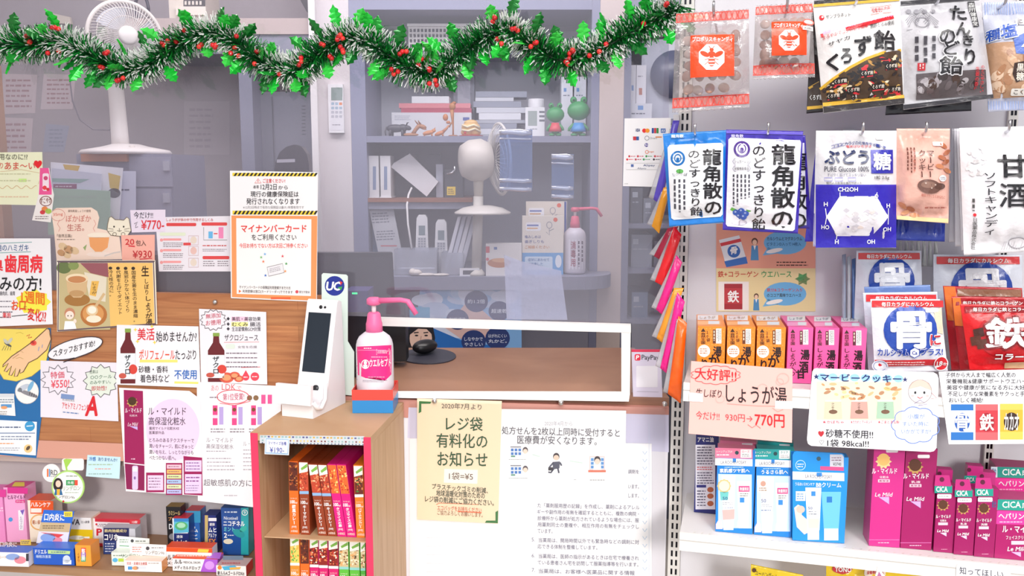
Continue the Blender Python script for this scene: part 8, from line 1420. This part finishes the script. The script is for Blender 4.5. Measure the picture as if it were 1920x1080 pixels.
a = A0('plastic'); tube(a, [H3_(548, 440, 3.125), Vector((xat(PB(3.1), 548), 3.125, .48))], .02, '1c1c20', 10); bx(a, xat(PB(3.1), 500), xat(PB(3.1), 596), 2.75 + .2, 3.35, .44, .5, '26262c'); tube(a, [Vector((xat(PB(3.1), 548), 3.14, .44)), Vector((xat(PB(3.1), 548), 3.14, .07))], .025, '26262c', 12); bx(a, xat(PB(3.1), 500), xat(PB(3.1), 596), 3.11, 3.17, .0, .07, '26262c'); a.build('seat', oc)
sheet('label_strip', 'pale label strip', None, CPp, .0001, [(519, 299), (553, 298), (553, 304), (519, 305)], 'a8a6b0', None, parent=oc)
# air conditioner remote on the pier, and a pale wire on it
ac = thing('remote_control', 'white air conditioner remote mounted on the white pier', 'remote', H3_(631, 249, 3.3))
RP = P33.off(.0005); a = Art(RP.off(.018).S, 0, 'plastic'); slab(a, RP, 617, 158, 645, 249, .018, 0, 'e6e4e6', 'plastic'); a.build('body', ac)
def rem(a): pass
sheet('display', None, None, P33, .0188, Q(621, 164, 642, 188), '8a9894', None, parent=ac, kind='gloss')
sheet('button_pad', None, None, P33, .0188, Q(619, 190, 643, 244), 'dddbe0', lambda a: [a.rr(621 + i * 7.5, 192 + j * 8, 626.5 + i * 7.5, 197 + j * 8, 1, ('e08a5a' if (i, j) == (2, 0) else '9ab0c0' if j < 2 else 'b4b4bc'), 1) for i in range(3) for j in range(4)] + [a.f(623, 232, 640, 236, 1, '8a8a92')], parent=ac)
# --- side shelf unit
def sbox(name, label, cat, x0, x1, yt, ysh, Y, d, c, art=None, group=None, kind='paper'): return bbox(name, label, cat, x0, x1, yt, zat(P33, 1215, ysh), Y, d, c, art, group, kind)
for i, (x0, x1) in enumerate(((1175, 1190), (1191, 1209))):
    pass
sbox('storage_box', 'tall white carton at the inner edge of the narrow shelving', 'box', 1181, 1191, 122, 222, 3.36, .15, 'd9dae2', lambda a: a.r(1184, 160, 1188, 170, '6a90c8', 1)); sbox('storage_box', 'tall white carton, second from the inner edge of the narrow shelving', 'box', 1192, 1210, 122, 222, 3.36, .15, 'e2e2ea', lambda a: (a.r(1198, 165, 1204, 178, 'b8705a', 1), a.f(1196, 140, 1206, 146, 1, '9a9aa6')))
sbox('storage_box', 'small white carton with blue spots in front of the tall ones', 'box', 1181, 1222, 194, 222, 3.33, .028, 'd3d6e0', lambda a: (a.r(1196, 198, 1206, 206, '5a90d0', 1), a.f(1184, 210, 1214, 216, 1, '6a7080')))
a = A0('gloss'); mc = H3_(1263, 140, 3.4); lathe(a, Vector((mc.x, 3.40, mc.z)), [(.088, 0), (.088, .012)], '5a5f78', 40, ax=Vector((0, -1, 0)), sx=1); ms = thing('round_mirror', 'dark round mirror half hidden by the tinsel end of the shop shelves', 'mirror', (mc.x, 3.4, zat(P33, 1215, 222)))
a.build('glass', ms); a = A0('plastic'); bx(a, mc.x - .12, mc.x + .12, 3.405, 3.42, zat(P33, 1215, 222) + .0003, mc.z + .13, 'c4c8d6', 'plastic'); a.build('backing', ms)
for i, (x0, x1, yt, ys, c, lab) in enumerate(((1182, 1204, 352, 420, '565a64', 'dark grey carton on the middle board of the narrow shelving'), (1206, 1240, 372, 420, '747a86', 'grey carton beside the dark one in the narrow shelving'), (1183, 1222, 440, 505, '8a8f9c', 'pale grey carton on the fourth board of the narrow shelving'), (1226, 1256, 452, 505, '5c6270', 'slate grey carton beside the pale one in the narrow shelving'), (1184, 1214, 548, 600, '6a7a94', 'bluish carton low in the narrow shelving'), (1182, 1250, 240, 300, '9aa0ae', 'wide grey carton behind the payment logo card'))):
    sbox('storage_box', lab, 'box', x0, x1, yt, ys, 3.36, .2, c, lambda a, x0=x0, x1=x1, yt=yt: (a.r(x0 + 4, yt + 8, x0 + 14, yt + 18, 'b4bac6', 1), a.f(x0 + 4, yt + 24, x1 - 6, yt + 30, 1, 'a4aab6')))
p = Pouch(PB(3.44), [(1219, 570), (1246, 562), (1244, 586), (1218, 586)], .03, clear('grey_bag', 'c9d0de', .5, 'a9b4c8', .1, .15, .8), seal=(.04, .04), wr=.015, seed=5); solid('plastic_bag', 'crumpled clear plastic bag with blue print low in the narrow shelving', 'bag', (p.a.s_([(1224, 582), (1240, 572), (1242, 578), (1228, 584)], '5a8ac8', 1), p.a)[1])
# ================================================================== TINSEL GARLAND
GP = PC.off(.055)
def catmull(P, n=14):
    out = []
    for i in range(len(P) - 1):
        p0, p1, p2, p3 = P[max(i - 1, 0)], P[i], P[i + 1], P[min(i + 2, len(P) - 1)]
        for k in range(n):
            t = k / n; out.append(tuple(.5 * (2 * b + (c - a) * t + (2 * a - 5 * b + 4 * c - d) * t * t + (3 * b - a - 3 * c + d) * t ** 3) for a, b, c, d in zip(p0, p1, p2, p3)))
    return out + [P[-1]]
PATH = [(-40, 92), (0, 84), (60, 84), (115, 78), (150, 92), (190, 115), (232, 130), (275, 124), (312, 98), (350, 74), (395, 62), (432, 72), (465, 98), (505, 122), (545, 134), (582, 114), (620, 86), (655, 70), (692, 78), (730, 105), (770, 128), (806, 136), (838, 122), (872, 92), (912, 70), (950, 56), (985, 76), (1022, 102), (1060, 114), (1100, 104), (1140, 86), (1180, 62), (1220, 42), (1258, 24), (1275, 10)]
W3 = [GP.hit(*p) for p in catmull(PATH)]
gar = thing('tinsel_garland', 'green and white tinsel garland with holly leaves and red berries across the top', 'garland', GP.hit(640, 80))
rg2 = random.Random(11)
GREEN = [M('0f7a30', 'gloss'), M('06451f', 'gloss'), M('1fae40', 'gloss'), M('0b5a2a', 'gloss')]; WHT2 = M('f4f6f4', 'gloss'); WIRE = M('24402c', 'plastic')
a = A0('gloss'); tube(a, W3[::4] + [W3[-1]], .003, WIRE, 6); a.build('wire', gar)
a = A0('gloss'); L_ = []; acc = 0
for i in range(len(W3) - 1): L_.append((W3[i], W3[i + 1], (W3[i + 1] - W3[i]).length)); acc += L_[-1][2]
NB = 14000; step = acc / NB; si = 0; off = 0.0
mi_g = [a.mi(m) for m in GREEN]; mi_w = a.mi(WHT2)
for k in range(NB):
    while off > L_[si][2] and si < len(L_) - 1: off -= L_[si][2]; si += 1
    p, q_, l_ = L_[si]; c = p.lerp(q_, off / l_); off += step; t = (q_ - p).normalized()
    d = Vector((rg2.gauss(0, 1), rg2.gauss(0, 1), rg2.gauss(0, 1))); d = (d - t * d.dot(t)).normalized(); d = (d + t * rg2.uniform(-.45, .45)).normalized()
    ln = rg2.uniform(.030, .049); s = d.cross(Vector((rg2.uniform(-1, 1), rg2.uniform(-1, 1), rg2.uniform(-1, 1)))).normalized() * .00095; f = rg2.uniform(.55, .78) if rg2.random() < .5 + .32 * math.sin(k * .0042) + .1 * math.sin(k * .017) else 1.0
    b = c + d * ln * f; i = len(a.V); a.V += [c - s, c + s, b + s, b - s]; a.F.append((i, i + 1, i + 2, i + 3)); a.m.append(mi_g[rg2.randrange(4)]); a.sm.append(False)
    if f < 1:
        e = c + d * ln; s2 = s * 1.35; i = len(a.V); a.V += [b - s2, b + s2, e + s2 * .7, e - s2 * .7]; a.F.append((i, i + 1, i + 2, i + 3)); a.m.append(mi_w); a.sm.append(False)
o = a.build('tinsel', gar); o['kind'] = 'stuff'
HOLLY = [M('1fd03e', 'leaf'), M('14a032', 'leaf'), M('48ec58', 'leaf'), M('0e7a2a', 'leaf')]
def leaf_mesh(m, seed):
    r = random.Random(seed); a = A0('foil'); out = []; n = 9
    for s in (1, -1):
        pts = []
        for k in range(n + 1):
            u = k / n; w = math.sin(math.pi * min(u * 1.02, 1)) ** .8 * .0142 * (1.12 if k % 2 else .70); pts.append((u * .050, s * w))
        out.append(pts)
    V = []; bend = r.uniform(-.010, .014)
    for k in range(n + 1):
        u = k / n; z = bend * u * u; V += [Vector((out[0][k][0], out[0][k][1], z - .0022)), Vector((u * .050, 0, z + .0015)), Vector((out[1][k][0], out[1][k][1], z - .0022))]
    V2 = V + [v - Vector((0, 0, .0004)) for v in V]; N = len(V)
    F1 = [(3 * k + j, 3 * k + j + 1, 3 * k + j + 4, 3 * k + j + 3) for k in range(n) for j in (0, 1)]
    a.mesh(V2, F1 + [tuple(N + i for i in f[::-1]) for f in F1], m, False); return a
protos = []
for i in range(8):
    o = leaf_mesh(HOLLY[i % 4], i).build('holly_leaf', gar, Vector()); protos.append(o)
bp_ = []
for i in range(3):
    a = A0('foil'); blob(a, (0, 0, 0), (.0055, .0055, .0055), M(('e02028', 'c01820', 'f03a34')[i], 'gloss'), 12); bp_.append(a.build('berry', gar, Vector()))
gl = gar.location
def place(proto, k, c, rot):
    o = proto if k < (8 if proto in protos else 3) and not proto.get('used') else proto.copy()
    if o is not proto: COL.objects.link(o); o.parent = gar
    else: proto['used'] = True
    o.location = c - gl; o.rotation_mode = 'QUATERNION'; o.rotation_quaternion = rot; return o
NL = 92
for k in range(NL):
    i = int((k + rg2.uniform(-.4, .4) + .5) / NL * (len(W3) - 1)); i = min(max(i, 0), len(W3) - 2); t = (W3[i + 1] - W3[i]).normalized(); ang = rg2.choice([rg2.uniform(.6, 2.5), rg2.uniform(3.8, 5.6), rg2.uniform(0, 6.28)])
    n = PC.n; up = n.cross(t); d = (up * math.sin(ang) * 1 + n * max(.35, abs(math.cos(ang)) * .8) + t * rg2.uniform(-.5, .5)).normalized(); c = W3[i] + d * rg2.uniform(.014, .028)
    z = (n + Vector((rg2.uniform(-.7, .7), rg2.uniform(-.5, .5), rg2.uniform(-.7, .7)))).normalized(); y = z.cross(d).normalized(); z = d.cross(y); q = Matrix((d, y, z)).transposed().to_quaternion(); place(protos[k % 8], k, c, q)
NBy = 84; k = 0
while k < NBy:
    i = rg2.randrange(len(W3)); n = PC.n; ang = rg2.uniform(0, 6.28); c0 = W3[i] + n * .028 + Vector((math.cos(ang) * .026, 0, math.sin(ang) * .028))
    for j in range(rg2.choice([1, 2, 3])):
        if k >= NBy: break
        place(bp_[k % 3], k, c0 + Vector((rg2.uniform(-.009, .009), rg2.uniform(-.004, .004), rg2.uniform(-.009, .009))), Matrix.Identity(3).to_quaternion()); k += 1
for o in protos + bp_:
    if 'used' in o: del o['used']
for o in gar.children:
    if 'used' in o: del o['used']
